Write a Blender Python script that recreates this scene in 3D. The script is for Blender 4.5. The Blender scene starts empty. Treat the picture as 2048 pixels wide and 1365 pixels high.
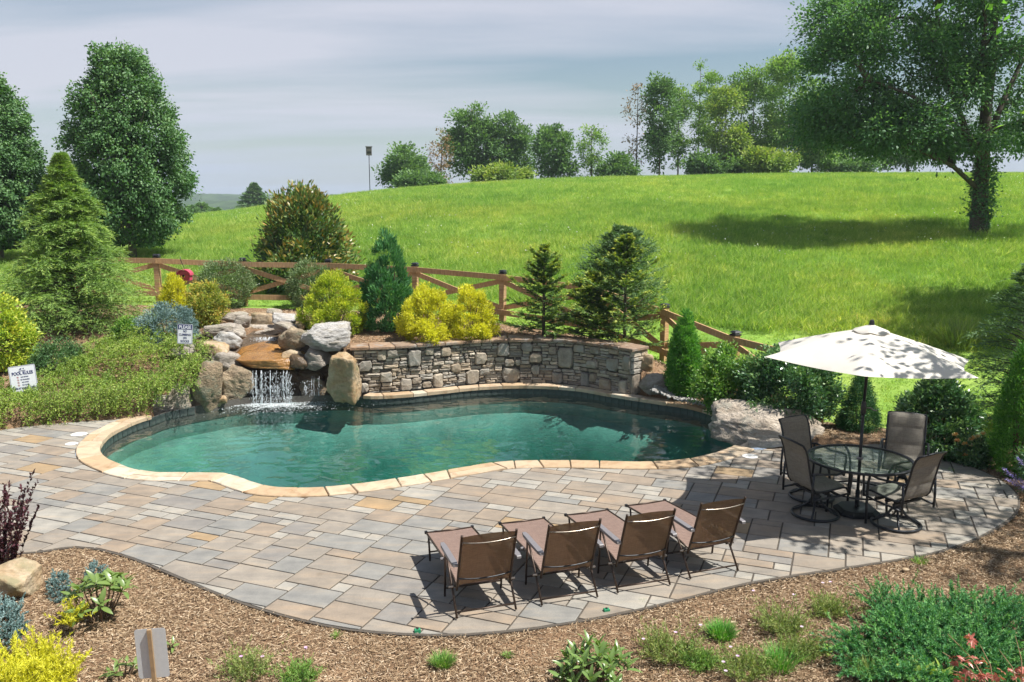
import bpy, bmesh, math, random
import numpy as np
from mathutils import Vector, Matrix, Euler, noise as mnoise
from mathutils.geometry import delaunay_2d_cdt

R = math.radians
sc = bpy.context.scene
col = sc.collection
random.seed(7)
rng = np.random.default_rng(11)

# ------------------------------------------------------------------ camera
F, CX, CY, YH, CH = 1700.0, 1024.0, 682.5, 400.0, 4.0
PITCH = math.atan((CY - YH) / F)
cam_d = bpy.data.cameras.new('camera')
cam = bpy.data.objects.new('camera', cam_d)
col.objects.link(cam)
cam.location = (0, 0, CH)
cam.rotation_euler = (R(90) - PITCH, 0, 0)
cam_d.sensor_width = 36.0
cam_d.lens = F * 36.0 / 2048.0
cam_d.clip_start = 0.1
cam_d.clip_end = 6000
sc.camera = cam

# ------------------------------------------------------------------ light
SUN_EL, SUN_AZ = 60.0, 104.0           # azimuth clockwise from +Y
S = Vector((math.sin(R(SUN_AZ)) * math.cos(R(SUN_EL)), math.cos(R(SUN_AZ)) * math.cos(R(SUN_EL)), math.sin(R(SUN_EL))))
sl = bpy.data.lights.new('sun', 'SUN')
sl.energy = 4.5
sl.angle = R(0.6)
sl.color = (1.0, 0.965, 0.91)
so = bpy.data.objects.new('sun', sl)
so.rotation_euler = S.to_track_quat('Z', 'Y').to_euler()
so.location = (20, -10, 40)
col.objects.link(so)

world = bpy.data.worlds.new('World')
sc.world = world
world.use_nodes = True
wt = world.node_tree
wt.nodes.clear()
def wn(t, **k):
    n = wt.nodes.new(t)
    for a, v in k.items(): setattr(n, a, v)
    return n
wo = wn('ShaderNodeOutputWorld'); bg = wn('ShaderNodeBackground')
sky = wn('ShaderNodeTexSky', sky_type='NISHITA', sun_disc=False, sun_elevation=R(SUN_EL), sun_rotation=R(SUN_AZ), air_density=1.3, dust_density=0.4, ozone_density=2.5, altitude=300)
tc = wn('ShaderNodeTexCoord'); sep = wn('ShaderNodeSeparateXYZ')
wt.links.new(tc.outputs['Generated'], sep.inputs[0])
zc = wn('ShaderNodeMath', operation='MAXIMUM'); zc.inputs[1].default_value = 0.0
wt.links.new(sep.outputs[2], zc.inputs[0])
zz = wn('ShaderNodeMath', operation='ADD'); zz.inputs[1].default_value = 0.10
wt.links.new(zc.outputs[0], zz.inputs[0])
dx = wn('ShaderNodeMath', operation='DIVIDE'); dy = wn('ShaderNodeMath', operation='DIVIDE')
wt.links.new(sep.outputs[0], dx.inputs[0]); wt.links.new(zz.outputs[0], dx.inputs[1])
wt.links.new(sep.outputs[1], dy.inputs[0]); wt.links.new(zz.outputs[0], dy.inputs[1])
cmb = wn('ShaderNodeCombineXYZ')
wt.links.new(dx.outputs[0], cmb.inputs[0]); wt.links.new(dy.outputs[0], cmb.inputs[1])
mp = wn('ShaderNodeMapping'); mp.inputs['Scale'].default_value = (0.22, 0.75, 1); mp.inputs['Location'].default_value = (2.3, 0.42, 0); mp.inputs['Rotation'].default_value = (0, 0, R(7))
wt.links.new(cmb.outputs[0], mp.inputs[0])
nz = wn('ShaderNodeTexNoise'); nz.inputs['Scale'].default_value = 1.0; nz.inputs['Detail'].default_value = 7; nz.inputs['Roughness'].default_value = 0.5; nz.inputs['Distortion'].default_value = 0.25
wt.links.new(mp.outputs[0], nz.inputs['Vector'])
rp = wn('ShaderNodeValToRGB'); rp.color_ramp.elements[0].position = 0.40; rp.color_ramp.elements[1].position = 0.60
wt.links.new(nz.outputs['Fac'], rp.inputs[0])
hs = wn('ShaderNodeHueSaturation'); hs.inputs['Saturation'].default_value = 0.92; hs.inputs['Value'].default_value = 0.54
wt.links.new(sky.outputs[0], hs.inputs['Color'])
mx = wn('ShaderNodeMixRGB'); mx.inputs['Color2'].default_value = (3.85, 3.95, 4.5, 1)
mf = wn('ShaderNodeMath', operation='MULTIPLY'); mf.inputs[1].default_value = 0.85
wt.links.new(rp.outputs[0], mf.inputs[0]); wt.links.new(mf.outputs[0], mx.inputs['Fac'])
wt.links.new(hs.outputs[0], mx.inputs['Color1'])
hm = wn('ShaderNodeMapRange'); hm.inputs['From Min'].default_value = 0.0; hm.inputs['From Max'].default_value = 0.11; hm.inputs['To Min'].default_value = 0.85; hm.inputs['To Max'].default_value = 0.0
wt.links.new(zc.outputs[0], hm.inputs['Value'])
mh = wn('ShaderNodeMixRGB'); mh.inputs['Color2'].default_value = (2.65, 3.3, 4.2, 1)
wt.links.new(hm.outputs[0], mh.inputs['Fac']); wt.links.new(mx.outputs[0], mh.inputs['Color1'])
wt.links.new(mh.outputs[0], bg.inputs['Color'])
bg.inputs['Strength'].default_value = 0.095
wt.links.new(bg.outputs[0], wo.inputs['Surface'])

vs = sc.view_settings
vs.view_transform = 'Standard'; vs.look = 'None'; vs.gamma = 1.0; vs.use_curve_mapping = False
vs.exposure = 0.93
sc.cycles.max_bounces = 8
sc.cycles.diffuse_bounces = 5
sc.cycles.transparent_max_bounces = 16
sc.cycles.volume_bounces = 0
sc.cycles.use_adaptive_sampling = True
sc.cycles.adaptive_threshold = 0.02
sc.cycles.use_denoising = True
sc.cycles.caustics_reflective = False
sc.cycles.caustics_refractive = False

# ------------------------------------------------------------------ pixels to places
def ray(px, py):
    a = (px - CX) / F; b = (CY - py) / F
    return Vector((a, math.cos(PITCH) + b * math.sin(PITCH), -math.sin(PITCH) + b * math.cos(PITCH)))
def P(px, py, z=0.0):
    d = ray(px, py); t = (z - CH) / d.z
    return Vector((d.x * t, d.y * t, z))
def PD(px, py, Y):
    d = ray(px, py); t = Y / d.y
    return Vector((d.x * t, Y, CH + d.z * t))

# ------------------------------------------------------------------ materials
MATS = {}
def new_mat(name):
    m = bpy.data.materials.new(name); m.use_nodes = True
    nt = m.node_tree; nt.nodes.clear()
    out = nt.nodes.new('ShaderNodeOutputMaterial')
    MATS[name] = m
    return m, nt, out
def N(nt, t, ins=None, **k):
    n = nt.nodes.new(t)
    for a, v in k.items(): setattr(n, a, v)
    for a, v in (ins or {}).items(): n.inputs[a].default_value = v
    return n
def ramp(nt, fac, stops, interp='LINEAR'):
    r = nt.nodes.new('ShaderNodeValToRGB'); cr = r.color_ramp; cr.interpolation = interp
    while len(cr.elements) < len(stops): cr.elements.new(0.5)
    for e, (p, c) in zip(cr.elements, stops):
        e.position = p; e.color = (c[0], c[1], c[2], 1)
    nt.links.new(fac, r.inputs[0])
    return r.outputs[0]
def mixc(nt, fac, a, b, mode='MIX'):
    m = nt.nodes.new('ShaderNodeMixRGB'); m.blend_type = mode
    for s, v in (('Fac', fac), ('Color1', a), ('Color2', b)):
        if isinstance(v, (int, float)): m.inputs[s].default_value = v
        elif isinstance(v, (tuple, list)): m.inputs[s].default_value = (v[0], v[1], v[2], 1)
        else: nt.links.new(v, m.inputs[s])
    return m.outputs[0]
def noise_tex(nt, scale, detail=5, rough=0.55, vec=None, dist=0.0):
    n = N(nt, 'ShaderNodeTexNoise', {'Scale': scale, 'Detail': detail, 'Roughness': rough, 'Distortion': dist})
    if vec is not None: nt.links.new(vec, n.inputs['Vector'])
    return n.outputs['Fac']
def coords(nt, kind='Object', scale=None, rot=None):
    t = nt.nodes.new('ShaderNodeTexCoord'); o = t.outputs[kind]
    if scale or rot:
        mpn = nt.nodes.new('ShaderNodeMapping')
        if scale: mpn.inputs['Scale'].default_value = scale
        if rot: mpn.inputs['Rotation'].default_value = rot
        nt.links.new(o, mpn.inputs[0]); o = mpn.outputs[0]
    return o
def fresnel(nt, ior, nrm):
    # the node inverts its index on back faces; undo that, these sheets are thin
    g = N(nt, 'ShaderNodeNewGeometry'); mr = N(nt, 'ShaderNodeMapRange', {'To Min': ior, 'To Max': 1.0 / ior}); nt.links.new(g.outputs['Backfacing'], mr.inputs['Value'])
    f = N(nt, 'ShaderNodeFresnel'); nt.links.new(mr.outputs[0], f.inputs['IOR'])
    if nrm is not None: nt.links.new(nrm, f.inputs['Normal'])
    return f
def bump(nt, h, strength=0.4, dist=0.02):
    b = N(nt, 'ShaderNodeBump', {'Strength': strength, 'Distance': dist})
    nt.links.new(h, b.inputs['Height'])
    return b.outputs[0]
def principled(nt, out, color, rough=0.6, metal=0.0, nrm=None, spec=0.5):
    p = N(nt, 'ShaderNodeBsdfPrincipled', {'Metallic': metal, 'Specular IOR Level': spec})
    if isinstance(rough, (int, float)): p.inputs['Roughness'].default_value = rough
    else: nt.links.new(rough, p.inputs['Roughness'])
    if isinstance(color, (tuple, list)): p.inputs['Base Color'].default_value = (*color[:3], 1)
    else: nt.links.new(color, p.inputs['Base Color'])
    if nrm is not None: nt.links.new(nrm, p.inputs['Normal'])
    nt.links.new(p.outputs[0], out.inputs['Surface'])
    return p
def flat(name, color, rough=0.5, metal=0.0, var=0.12, scale=30, spec=0.5, bmp=0.15):
    m, nt, out = new_mat(name)
    v = coords(nt)
    n = noise_tex(nt, scale, 4, 0.6, v)
    c = ramp(nt, n, [(0.25, [x * (1 - var) for x in color]), (0.75, [min(1, x * (1 + var)) for x in color])])
    principled(nt, out, c, rough, metal, bump(nt, n, bmp, 0.003), spec)
    return m
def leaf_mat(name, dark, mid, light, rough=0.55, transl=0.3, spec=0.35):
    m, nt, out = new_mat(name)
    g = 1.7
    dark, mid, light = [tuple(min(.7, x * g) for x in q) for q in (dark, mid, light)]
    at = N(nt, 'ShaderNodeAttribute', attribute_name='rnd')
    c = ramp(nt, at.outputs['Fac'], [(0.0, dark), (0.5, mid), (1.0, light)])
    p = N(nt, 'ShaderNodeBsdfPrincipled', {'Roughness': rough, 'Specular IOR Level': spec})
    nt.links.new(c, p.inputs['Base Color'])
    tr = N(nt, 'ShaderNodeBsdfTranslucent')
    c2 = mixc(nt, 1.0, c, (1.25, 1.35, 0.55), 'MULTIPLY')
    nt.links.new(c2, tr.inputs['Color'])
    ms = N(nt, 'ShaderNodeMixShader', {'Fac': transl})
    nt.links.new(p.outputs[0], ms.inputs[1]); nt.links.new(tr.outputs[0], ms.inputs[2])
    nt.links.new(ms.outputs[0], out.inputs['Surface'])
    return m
def stone_mat(name, stops, scale=2.2, rough=0.75, lichen=None, strat=1.0, obj_rand=0.0, bmp=0.5, bdist=0.03):
    m, nt, out = new_mat(name)
    v = coords(nt, 'Object', (1, 1, strat))
    oi = N(nt, 'ShaderNodeObjectInfo')
    addv = N(nt, 'ShaderNodeVectorMath', operation='ADD'); nt.links.new(v, addv.inputs[0])
    sc3 = N(nt, 'ShaderNodeVectorMath', operation='SCALE'); nt.links.new(oi.outputs['Location'], sc3.inputs[0]); sc3.inputs['Scale'].default_value = 3.7
    nt.links.new(sc3.outputs[0], addv.inputs[1]); v = addv.outputs[0]
    n1 = noise_tex(nt, scale, 6, 0.62, v, 0.6)
    n2 = noise_tex(nt, scale * 7, 5, 0.65, v)
    c = ramp(nt, n1, stops)
    c = mixc(nt, 0.55, c, ramp(nt, n2, [(0.3, (0.45, 0.45, 0.45)), (0.7, (1.25, 1.25, 1.25))]), 'MULTIPLY')
    if obj_rand:
        c = mixc(nt, obj_rand, c, ramp(nt, oi.outputs['Random'], [(0.0, (0.55, 0.52, 0.5)), (0.35, (1.0, 0.85, 0.65)), (0.7, (0.85, 0.88, 0.9)), (1.0, (1.4, 1.3, 1.15))]), 'MULTIPLY')
    if lichen:
        n3 = noise_tex(nt, 3.1, 4, 0.6, v)
        f = ramp(nt, n3, [(0.52, (0, 0, 0)), (0.66, (1, 1, 1))])
        c = mixc(nt, f, c, lichen)
    h = N(nt, 'ShaderNodeMath', operation='ADD'); nt.links.new(n1, h.inputs[0]); nt.links.new(n2, h.inputs[1])
    principled(nt, out, c, rough, 0, bump(nt, h.outputs[0], bmp, bdist), 0.3)
    return m

# ------------------------------------------------------------------ object helpers
def tag(o, label=None, cat=None, group=None, kind=None):
    if label: o['label'] = label
    if cat: o['category'] = cat
    if group: o['group'] = group
    if kind: o['kind'] = kind
    return o
def empty(name, loc, rz=0.0, label=None, cat=None, group=None):
    o = bpy.data.objects.new(name, None); col.objects.link(o)
    o.location = loc; o.rotation_euler = (0, 0, rz)
    o.empty_display_size = 0.1
    return tag(o, label, cat, group)
def link(name, me, mat=None, parent=None, loc=None):
    if mat is not None and not me.materials: me.materials.append(MATS[mat] if isinstance(mat, str) else mat)
    o = bpy.data.objects.new(name, me); col.objects.link(o)
    if parent is not None: o.parent = parent
    if loc is not None: o.location = loc
    return o
class MB:
    def __init__(s): s.v = []; s.f = []
    def add(s, vs_, fs):
        k = len(s.v); s.v += [tuple(p) for p in vs_]; s.f += [tuple(i + k for i in f) for f in fs]; return s
    def box(s, c, d, rz=0.0, M=None):
        x, y, z = d[0] / 2, d[1] / 2, d[2] / 2
        pts = [Vector((sx * x, sy * y, sz * z)) for sz in (-1, 1) for sx, sy in ((-1, -1), (1, -1), (1, 1), (-1, 1))]
        m = Matrix.Rotation(rz, 3, 'Z') if M is None else M
        return s.add([m @ p + Vector(c) for p in pts], [(3, 2, 1, 0), (4, 5, 6, 7), (0, 1, 5, 4), (1, 2, 6, 5), (2, 3, 7, 6), (3, 0, 4, 7)])
    def bar(s, a, b, w, h, up=(0, 0, 1)):
        a = Vector(a); b = Vector(b); y = (b - a); L = y.length; y.normalize()
        x = y.cross(Vector(up)).normalized(); z = x.cross(y)
        M = Matrix((x, y, z)).transposed()
        return s.box((a + b) / 2, (w, L, h), M=M)
    def tube(s, pts, r, n=6, cap=True, closed=False):
        pts = [Vector(p) for p in pts]; m = len(pts)
        rs = r if isinstance(r, (list, tuple)) else [r] * m
        rings = []; prev = None
        for i, p in enumerate(pts):
            if closed: t = pts[(i + 1) % m] - pts[i - 1]
            else: t = pts[min(i + 1, m - 1)] - pts[max(i - 1, 0)]
            t.normalize()
            if prev is None:
                a = Vector((0, 0, 1)) if abs(t.z) < 0.9 else Vector((1, 0, 0))
                u = t.cross(a).normalized()
            else:
                u = prev - t * prev.dot(t)
                u = u.normalized() if u.length > 1e-6 else t.orthogonal().normalized()
            prev = u; w = t.cross(u)
            rings.append([p + (u * math.cos(2 * math.pi * k / n) + w * math.sin(2 * math.pi * k / n)) * rs[i] for k in range(n)])
        fs = []
        for i in range(m if closed else m - 1):
            j = (i + 1) % m
            for k in range(n):
                fs.append((i * n + k, i * n + (k + 1) % n, j * n + (k + 1) % n, j * n + k))
        if cap and not closed:
            fs.append(tuple(range(n - 1, -1, -1))); fs.append(tuple((m - 1) * n + k for k in range(n)))
        return s.add([p for rg in rings for p in rg], fs)
    def prism(s, poly, z0, z1, bev=0.0, bz=0.0):
        n = len(poly); cx = sum(p[0] for p in poly) / n; cy = sum(p[1] for p in poly) / n
        def ins(p):
            d = math.hypot(p[0] - cx, p[1] - cy) or 1; k = max(0.0, 1 - bev / d)
            return (cx + (p[0] - cx) * k, cy + (p[1] - cy) * k)
        rings = [[(p[0], p[1], z0) for p in poly], [(p[0], p[1], z1 - bz) for p in poly]]
        if bev: rings.append([(*ins(p), z1) for p in poly])
        vs_ = [p for rg in rings for p in rg]; fs = [tuple(range(n - 1, -1, -1))]
        for q in range(len(rings) - 1):
            for k in range(n): fs.append((q * n + k, q * n + (k + 1) % n, (q + 1) * n + (k + 1) % n, (q + 1) * n + k))
        fs.append(tuple((len(rings) - 1) * n + k for k in range(n)))
        return s.add(vs_, fs)
    def lathe(s, prof, c=(0, 0, 0), n=20):
        vs_ = []; fs = []
        for r, z in prof: vs_ += [(c[0] + r * math.cos(2 * math.pi * k / n), c[1] + r * math.sin(2 * math.pi * k / n), c[2] + z) for k in range(n)]
        for i in range(len(prof) - 1):
            for k in range(n): fs.append((i * n + k, i * n + (k + 1) % n, (i + 1) * n + (k + 1) % n, (i + 1) * n + k))
        fs.append(tuple(range(n - 1, -1, -1))); fs.append(tuple((len(prof) - 1) * n + k for k in range(n)))
        return s.add(vs_, fs)
    def mesh(s, name, smooth=False):
        me = bpy.data.meshes.new(name); me.from_pydata(s.v, [], s.f); me.update()
        if smooth: me.polygons.foreach_set('use_smooth', [True] * len(me.polygons))
        return me
    def build(s, name, mat, parent=None, loc=None, smooth=False):
        return link(name, s.mesh(name, smooth), mat, parent, loc)

def fast_mesh(name, verts, quads, rnd=None, smooth=False):
    me = bpy.data.meshes.new(name)
    nv = len(verts); nf, k = quads.shape
    me.vertices.add(nv); me.vertices.foreach_set('co', np.ascontiguousarray(verts, dtype=np.float32).ravel())
    me.loops.add(nf * k); me.loops.foreach_set('vertex_index', np.ascontiguousarray(quads, dtype=np.int32).ravel())
    me.polygons.add(nf); me.polygons.foreach_set('loop_start', np.arange(0, nf * k, k, dtype=np.int32))
    if smooth: me.polygons.foreach_set('use_smooth', np.ones(nf, dtype=bool))
    me.update(calc_edges=True)
    if rnd is not None:
        a = me.attributes.new('rnd', 'FLOAT', 'FACE'); a.data.foreach_set('value', np.ascontiguousarray(rnd, dtype=np.float32))
    return me
def nrmz(a): return a / np.maximum(np.linalg.norm(a, axis=1, keepdims=True), 1e-9)
def leaves(name, pos, d, nv, L, W, mat, parent=None, rnd=None, fold=0.15, mid=0.42):
    """one kite-shaped folded leaf per row"""
    n = len(pos); d = nrmz(d); side = nrmz(np.cross(d, nv)); up = np.cross(side, d)
    L = np.broadcast_to(np.asarray(L, float), (n,))[:, None]; W = np.broadcast_to(np.asarray(W, float), (n,))[:, None]
    v = np.empty((n, 4, 3))
    v[:, 0] = pos
    v[:, 1] = pos + d * L * mid + side * W * 0.5 + up * W * fold
    v[:, 2] = pos + d * L
    v[:, 3] = pos + d * L * mid - side * W * 0.5 + up * W * fold
    q = np.arange(n * 4).reshape(n, 4)
    me = fast_mesh(name, v.reshape(-1, 3), q, rng.random(n) if rnd is None else np.clip(rnd, 0, 1))
    return link(name, me, mat, parent)
def merge_tubes(lines, n=5):
    mb = MB()
    for pts, rs in lines: mb.tube(pts, rs, n, cap=False)
    return mb
def catmull(pts, step=0.2, closed=False):
    pts = [Vector((p[0], p[1])) for p in pts]; n = len(pts); out = []
    segs = n if closed else n - 1
    for i in range(segs):
        if closed: p0, p1, p2, p3 = pts[i - 1], pts[i], pts[(i + 1) % n], pts[(i + 2) % n]
        else: p0, p1, p2, p3 = pts[max(i - 1, 0)], pts[i], pts[i + 1], pts[min(i + 2, n - 1)]
        m = max(1, int((p2 - p1).length / step))
        for k in range(m):
            t = k / m
            out.append(0.5 * ((2 * p1) + (p2 - p0) * t + (2 * p0 - 5 * p1 + 4 * p2 - p3) * t * t + (3 * p1 - p0 - 3 * p2 + p3) * t ** 3))
    if not closed: out.append(pts[-1])
    return out
def inside(poly, x, y):
    """vectorised point-in-polygon"""
    x = np.asarray(x, float); y = np.asarray(y, float); c = np.zeros(x.shape, bool)
    n = len(poly); j = n - 1
    for i in range(n):
        xi, yi = poly[i][0], poly[i][1]; xj, yj = poly[j][0], poly[j][1]
        if yi != yj:
            c ^= ((yi > y) != (yj > y)) & (x < (xj - xi) * (y - yi) / (yj - yi) + xi)
        j = i
    return c

# ------------------------------------------------------------------ outlines of the place
WZ = -0.17
pool_px = [(195,899,0),(200,886,0),(220,866,0),(269,842,0),(301,832,0),(340,829,-.1),(420,821,WZ),(462,813,WZ),(500,808,WZ),(570,806,WZ),(645,804,WZ),(700,797,-.1),(745,792,0),(820,788,0),(880,782,0),(961,774,0),(1055,771,0),(1149,776,0),(1211,786,0),(1261,794,0),(1320,803,0),(1381,812,0),(1435,828,0),(1485,850,0),(1500,875,0),(1473,892,0),(1449,902,0),(1398,916,0),(1347,924,0),(1278,926,0),(1176,924,0),(1090,923,0),(1005,926,0),(902,942,0),(800,959,0),(688,974,0),(623,978,0),(568,978,0),(527,974,0),(501,966,0),(472,955,0),(446,949,0),(398,948,0),(346,948,0),(301,947,0),(262,940,0),(227,927,0),(204,915,0)]
pool_ctrl = [P(*q) for q in pool_px]
pool = catmull(pool_ctrl, 0.16, True)                      # clockwise seen from above? fixed below
area = sum(pool[i - 1].x * pool[i].y - pool[i].x * pool[i - 1].y for i in range(len(pool)))
if area < 0: pool.reverse()                                 # counter-clockwise
def offset_pts(pts, d, closed=True):
    n = len(pts); out = []
    for i in range(n):
        a = pts[i - 1] if (closed or i > 0) else pts[0]
        b = pts[(i + 1) % n] if (closed or i < n - 1) else pts[-1]
        t = (b - a).normalized(); out.append(pts[i] + Vector((t.y, -t.x)) * d)
    return out
NP_ = len(pool)
def nearest_idx(p): return min(range(NP_), key=lambda i: (pool[i].x - p.x) ** 2 + (pool[i].y - p.y) ** 2)
def run(i0, i1):
    out = []; i = i0
    while True:
        out.append(i)
        if i == i1: return out
        i = (i + 1) % NP_
# coping: counter-clockwise the front runs left -> right
iL = nearest_idx(P(312, 831)); iR = nearest_idx(P(1478, 893))
front_ids = run(iL, iR)
iRB = nearest_idx(P(1440, 830)); iLB = nearest_idx(P(722, 794))
back_ids = run(iRB, iLB)
COPW = 0.33
pool_off = offset_pts(pool, COPW)
front_in = [pool[i] for i in front_ids]; front_out = [pool_off[i] for i in front_ids]

edge_px = [(0,1108),(150,1092),(240,1106),(330,1140),(450,1190),(560,1226),(700,1256),(860,1267),(1000,1261),(1150,1241),(1300,1211),(1500,1163),(1700,1132),(1880,1100),(1990,1055),(2035,1012),(2016,970),(1935,930),(1850,903),(1750,888)]
edge = catmull([Vector((-13.5, 8.6, 0)), Vector((-9, 8.9, 0))] + [P(*q) for q in edge_px], 0.25)
patio_left = [P(240, 838).xy, P(100, 848).xy, P(0, 860).xy, Vector((-13.5, 14.0))]
patio_poly = [Vector(p) for p in edge] + [P(1660, 893).xy] + list(reversed(front_out)) + patio_left

wall_px = [(706,789),(770,786),(821,782),(880,777),(961,769),(1055,767),(1149,771),(1211,781),(1264,792)]
wall_base = catmull([P(*q, 0.0) + Vector((0, 0.10, 0)) for q in wall_px], 0.1)   # front face of the wall, left to right
wall_mid = offset_pts(wall_base, -0.22, False)
hole_back = [P(1660, 893).xy + Vector((0.0, 0.5)), P(1560, 850).xy, P(1480, 834).xy] + [pool_off[i] for i in run(iRB, nearest_idx(P(1290, 799)))] + list(reversed(wall_mid)) + \
            [Vector(p) for p in ((-3.75, 17.9), (-4.2, 18.5), (-4.45, 19.15), (-5.9, 19.15), (-6.35, 18.4), (-6.45, 17.6), (-6.6, 16.9), (-6.95, 16.2))] + [P(290, 832).xy] + patio_left
hole = [Vector(p) for p in edge] + hole_back

fence_px = [(141,23.6,1.2),(313,23.5,1.17),(485,23.5,1.07),(657,23.5,1.04),(830,23.0,.97),(1005,21.9,.86),(1189,20.3,.72),(1333,19.2,.32),(1478,17.2,0.0),(1655,15.2,-.06)]
fence_pts = [Vector(((px - CX) / F * Y * 0.998, Y, z)) for px, Y, z in fence_px]

MULCH = [(-40, 23.2), (-10, 23.1), (-5, 23.1), (-2.6, 22.6), (-.24, 21.5), (2, 19.9), (3.5, 18.8), (4.6, 16.9), (5.4, 15.5), (6.5, 14.8), (7.6, 14.1), (8.6, 12.8), (10, 12.2), (14, 11), (40, 9)]
MX = np.array([m[0] for m in MULCH]); MY = np.array([m[1] for m in MULCH])
def is_mulch(x, y): return y < np.interp(x, MX, MY)

# ------------------------------------------------------------------ height of the land (thin-plate spline through known spots)
ctrl = [(p.x, p.y, p.z) for p in fence_pts]
ctrl += [(-3.0, 18.2, .93), (-1.6, 18.5, .95), (0, 18.9, .95), (1.4, 18.6, .93), (2.3, 17.9, .86), (3.0, 17.4, .40), (3.3, 16.9, .10), (3.9, 16.3, .05), (4.6, 15.5, .02), (5.2, 14.6, 0)]
ctrl += [(-5, 19.6, 1.15), (-5, 21.5, 1.1), (-8, 20.5, 1.05), (-7.5, 18.6, .95), (-9.5, 19, 1.0), (-12, 20, 1.1), (-6.9, 16.9, .55), (-8.0, 16.4, .45), (-9.5, 15.9, .4), (-12, 16.2, .45), (-7.2, 15.5, .03), (-8.5, 15.0, .02), (-10.5, 14.7, .02), (-14, 14.3, .02), (-18, 20, 1.1)]
for x in (-14, -8, -4, 0, 4, 8, 12):
    for y in (3.0, 5.5): ctrl.append((x, y, -.04))
for p in edge[::6]: ctrl.append((p.x, p.y, -.035))
ctrl += [(-5, 12, -.03), (0, 12, -.03), (0, 15, -.03), (-4, 14, -.03), (7.5, 14.6, 0), (9, 13.5, 0), (11, 12.5, .03), (13, 16, .3), (10, 17, .22), (13, 9, 0), (7.6, 11.5, -.03)]
cols = [(-.75, 24, 1.2, 450, 58), (-.55, 24, 1.2, 447, 60), (-.37, 24.2, 1.17, 435, 60), (-.26, 24.2, 1.1, 411, 62), (-.15, 23.7, 1.0, 386, 65), (0, 23.2, .95, 367, 68), (.15, 22, .85, 358, 70), (.34, 22, .85, 352, 70), (.5, 20, .7, 351, 70), (.7, 18.5, .6, 351, 70), (.95, 18, .6, 351, 70)]
for u, D0, z0, pyc, Dc in cols:
    d = ray(CX + F * u, pyc); g = d.z / d.y; zc_ = CH + g * Dc
    Lc = Dc - D0; s0 = 2 * (zc_ - z0) / Lc - g
    for f in ((0.0, .22, .45, .7, 1.0, 1.25) if abs(u) < .6 else (0.1, .5, 1.0, 1.25)):
        t = f * Lc; ctrl.append((u * (D0 + t), D0 + t, z0 + s0 * t + 0.5 * (g - s0) / Lc * t * t))
ctrl += [(-60, 110, -3), (0, 120, -1), (60, 120, 0), (-90, 70, 0), (100, 80, 4)]
CT = np.array(ctrl)
def _U(r2): return np.where(r2 > 1e-9, 0.5 * r2 * np.log(np.maximum(r2, 1e-9)), 0.0)
n_ = len(CT)
K = _U(((CT[:, None, :2] - CT[None, :, :2]) ** 2).sum(-1)) + np.eye(n_) * 0.02
Pm = np.c_[np.ones(n_), CT[:, :2]]
A = np.block([[K, Pm], [Pm.T, np.zeros((3, 3))]])
sol = np.linalg.solve(A, np.r_[CT[:, 2], 0, 0, 0])
def height(x, y):
    x = np.atleast_1d(np.asarray(x, float)); y = np.atleast_1d(np.asarray(y, float))
    xc = np.clip(x, -110, 110); yc = np.clip(y, 2.5, 125)
    out = np.empty(x.shape)
    for i in range(0, len(x), 4000):
        a = xc[i:i + 4000]; b = yc[i:i + 4000]
        r2 = (a[:, None] - CT[None, :, 0]) ** 2 + (b[:, None] - CT[None, :, 1]) ** 2
        out[i:i + 4000] = _U(r2) @ sol[:n_] + sol[n_] + sol[n_ + 1] * a + sol[n_ + 2] * b
    w = np.clip((np.hypot(x, y) - 85) / 60, 0, 1); w = w * w * (3 - 2 * w)
    return out * (1 - w) + w * -9.0
def hz(x, y): return float(height([x], [y])[0])
def hit(px, py, tmax=150):
    d = ray(px, py); t = np.linspace(5, tmax, 1400)
    z = CH + d.z * t - height(d.x * t, d.y * t)
    k = np.argmax(z < 0)
    if z[k] >= 0: k = len(t) - 1
    tt = t[k]
    return Vector((d.x * tt, d.y * tt, CH + d.z * tt))
def ground(px, Y):
    x = (px - CX) / F * Y
    return Vector((x, Y, hz(x, Y)))

# ------------------------------------------------------------------ surface materials
def mulch_mat():
    m, nt, out = new_mat('mulch')
    v = coords(nt, 'Object', (1, 1, 1))
    n1 = noise_tex(nt, 55, 6, 0.7, coords(nt, 'Object', (1, .45, 1), (0, 0, .6)), 1.5)
    n2 = noise_tex(nt, 1.3, 3, 0.5, v)
    c = ramp(nt, n1, [(.3, (.07, .04, .022)), (.5, (.24, .15, .09)), (.72, (.48, .34, .21))])
    c = mixc(nt, .5, c, ramp(nt, n2, [(.35, (.75, .7, .65)), (.65, (1.2, 1.15, 1.05))]), 'MULTIPLY')
    principled(nt, out, c, .9, 0, bump(nt, n1, .9, .03), .15)
mulch_mat()
def grass_ground():
    m, nt, out = new_mat('grass_ground')
    v = coords(nt)
    n1 = noise_tex(nt, .35, 5, 0.6, v); n2 = noise_tex(nt, 9, 5, .7, v)
    c = ramp(nt, n1, [(.3, (.135, .25, .04)), (.5, (.20, .33, .055)), (.7, (.29, .38, .09))])
    c = mixc(nt, .6, c, ramp(nt, n2, [(.3, (.55, .6, .5)), (.7, (1.3, 1.25, 1.2))]), 'MULTIPLY')
    principled(nt, out, c, .85, 0, bump(nt, n2, .6, .08), .15)
grass_ground()
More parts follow.
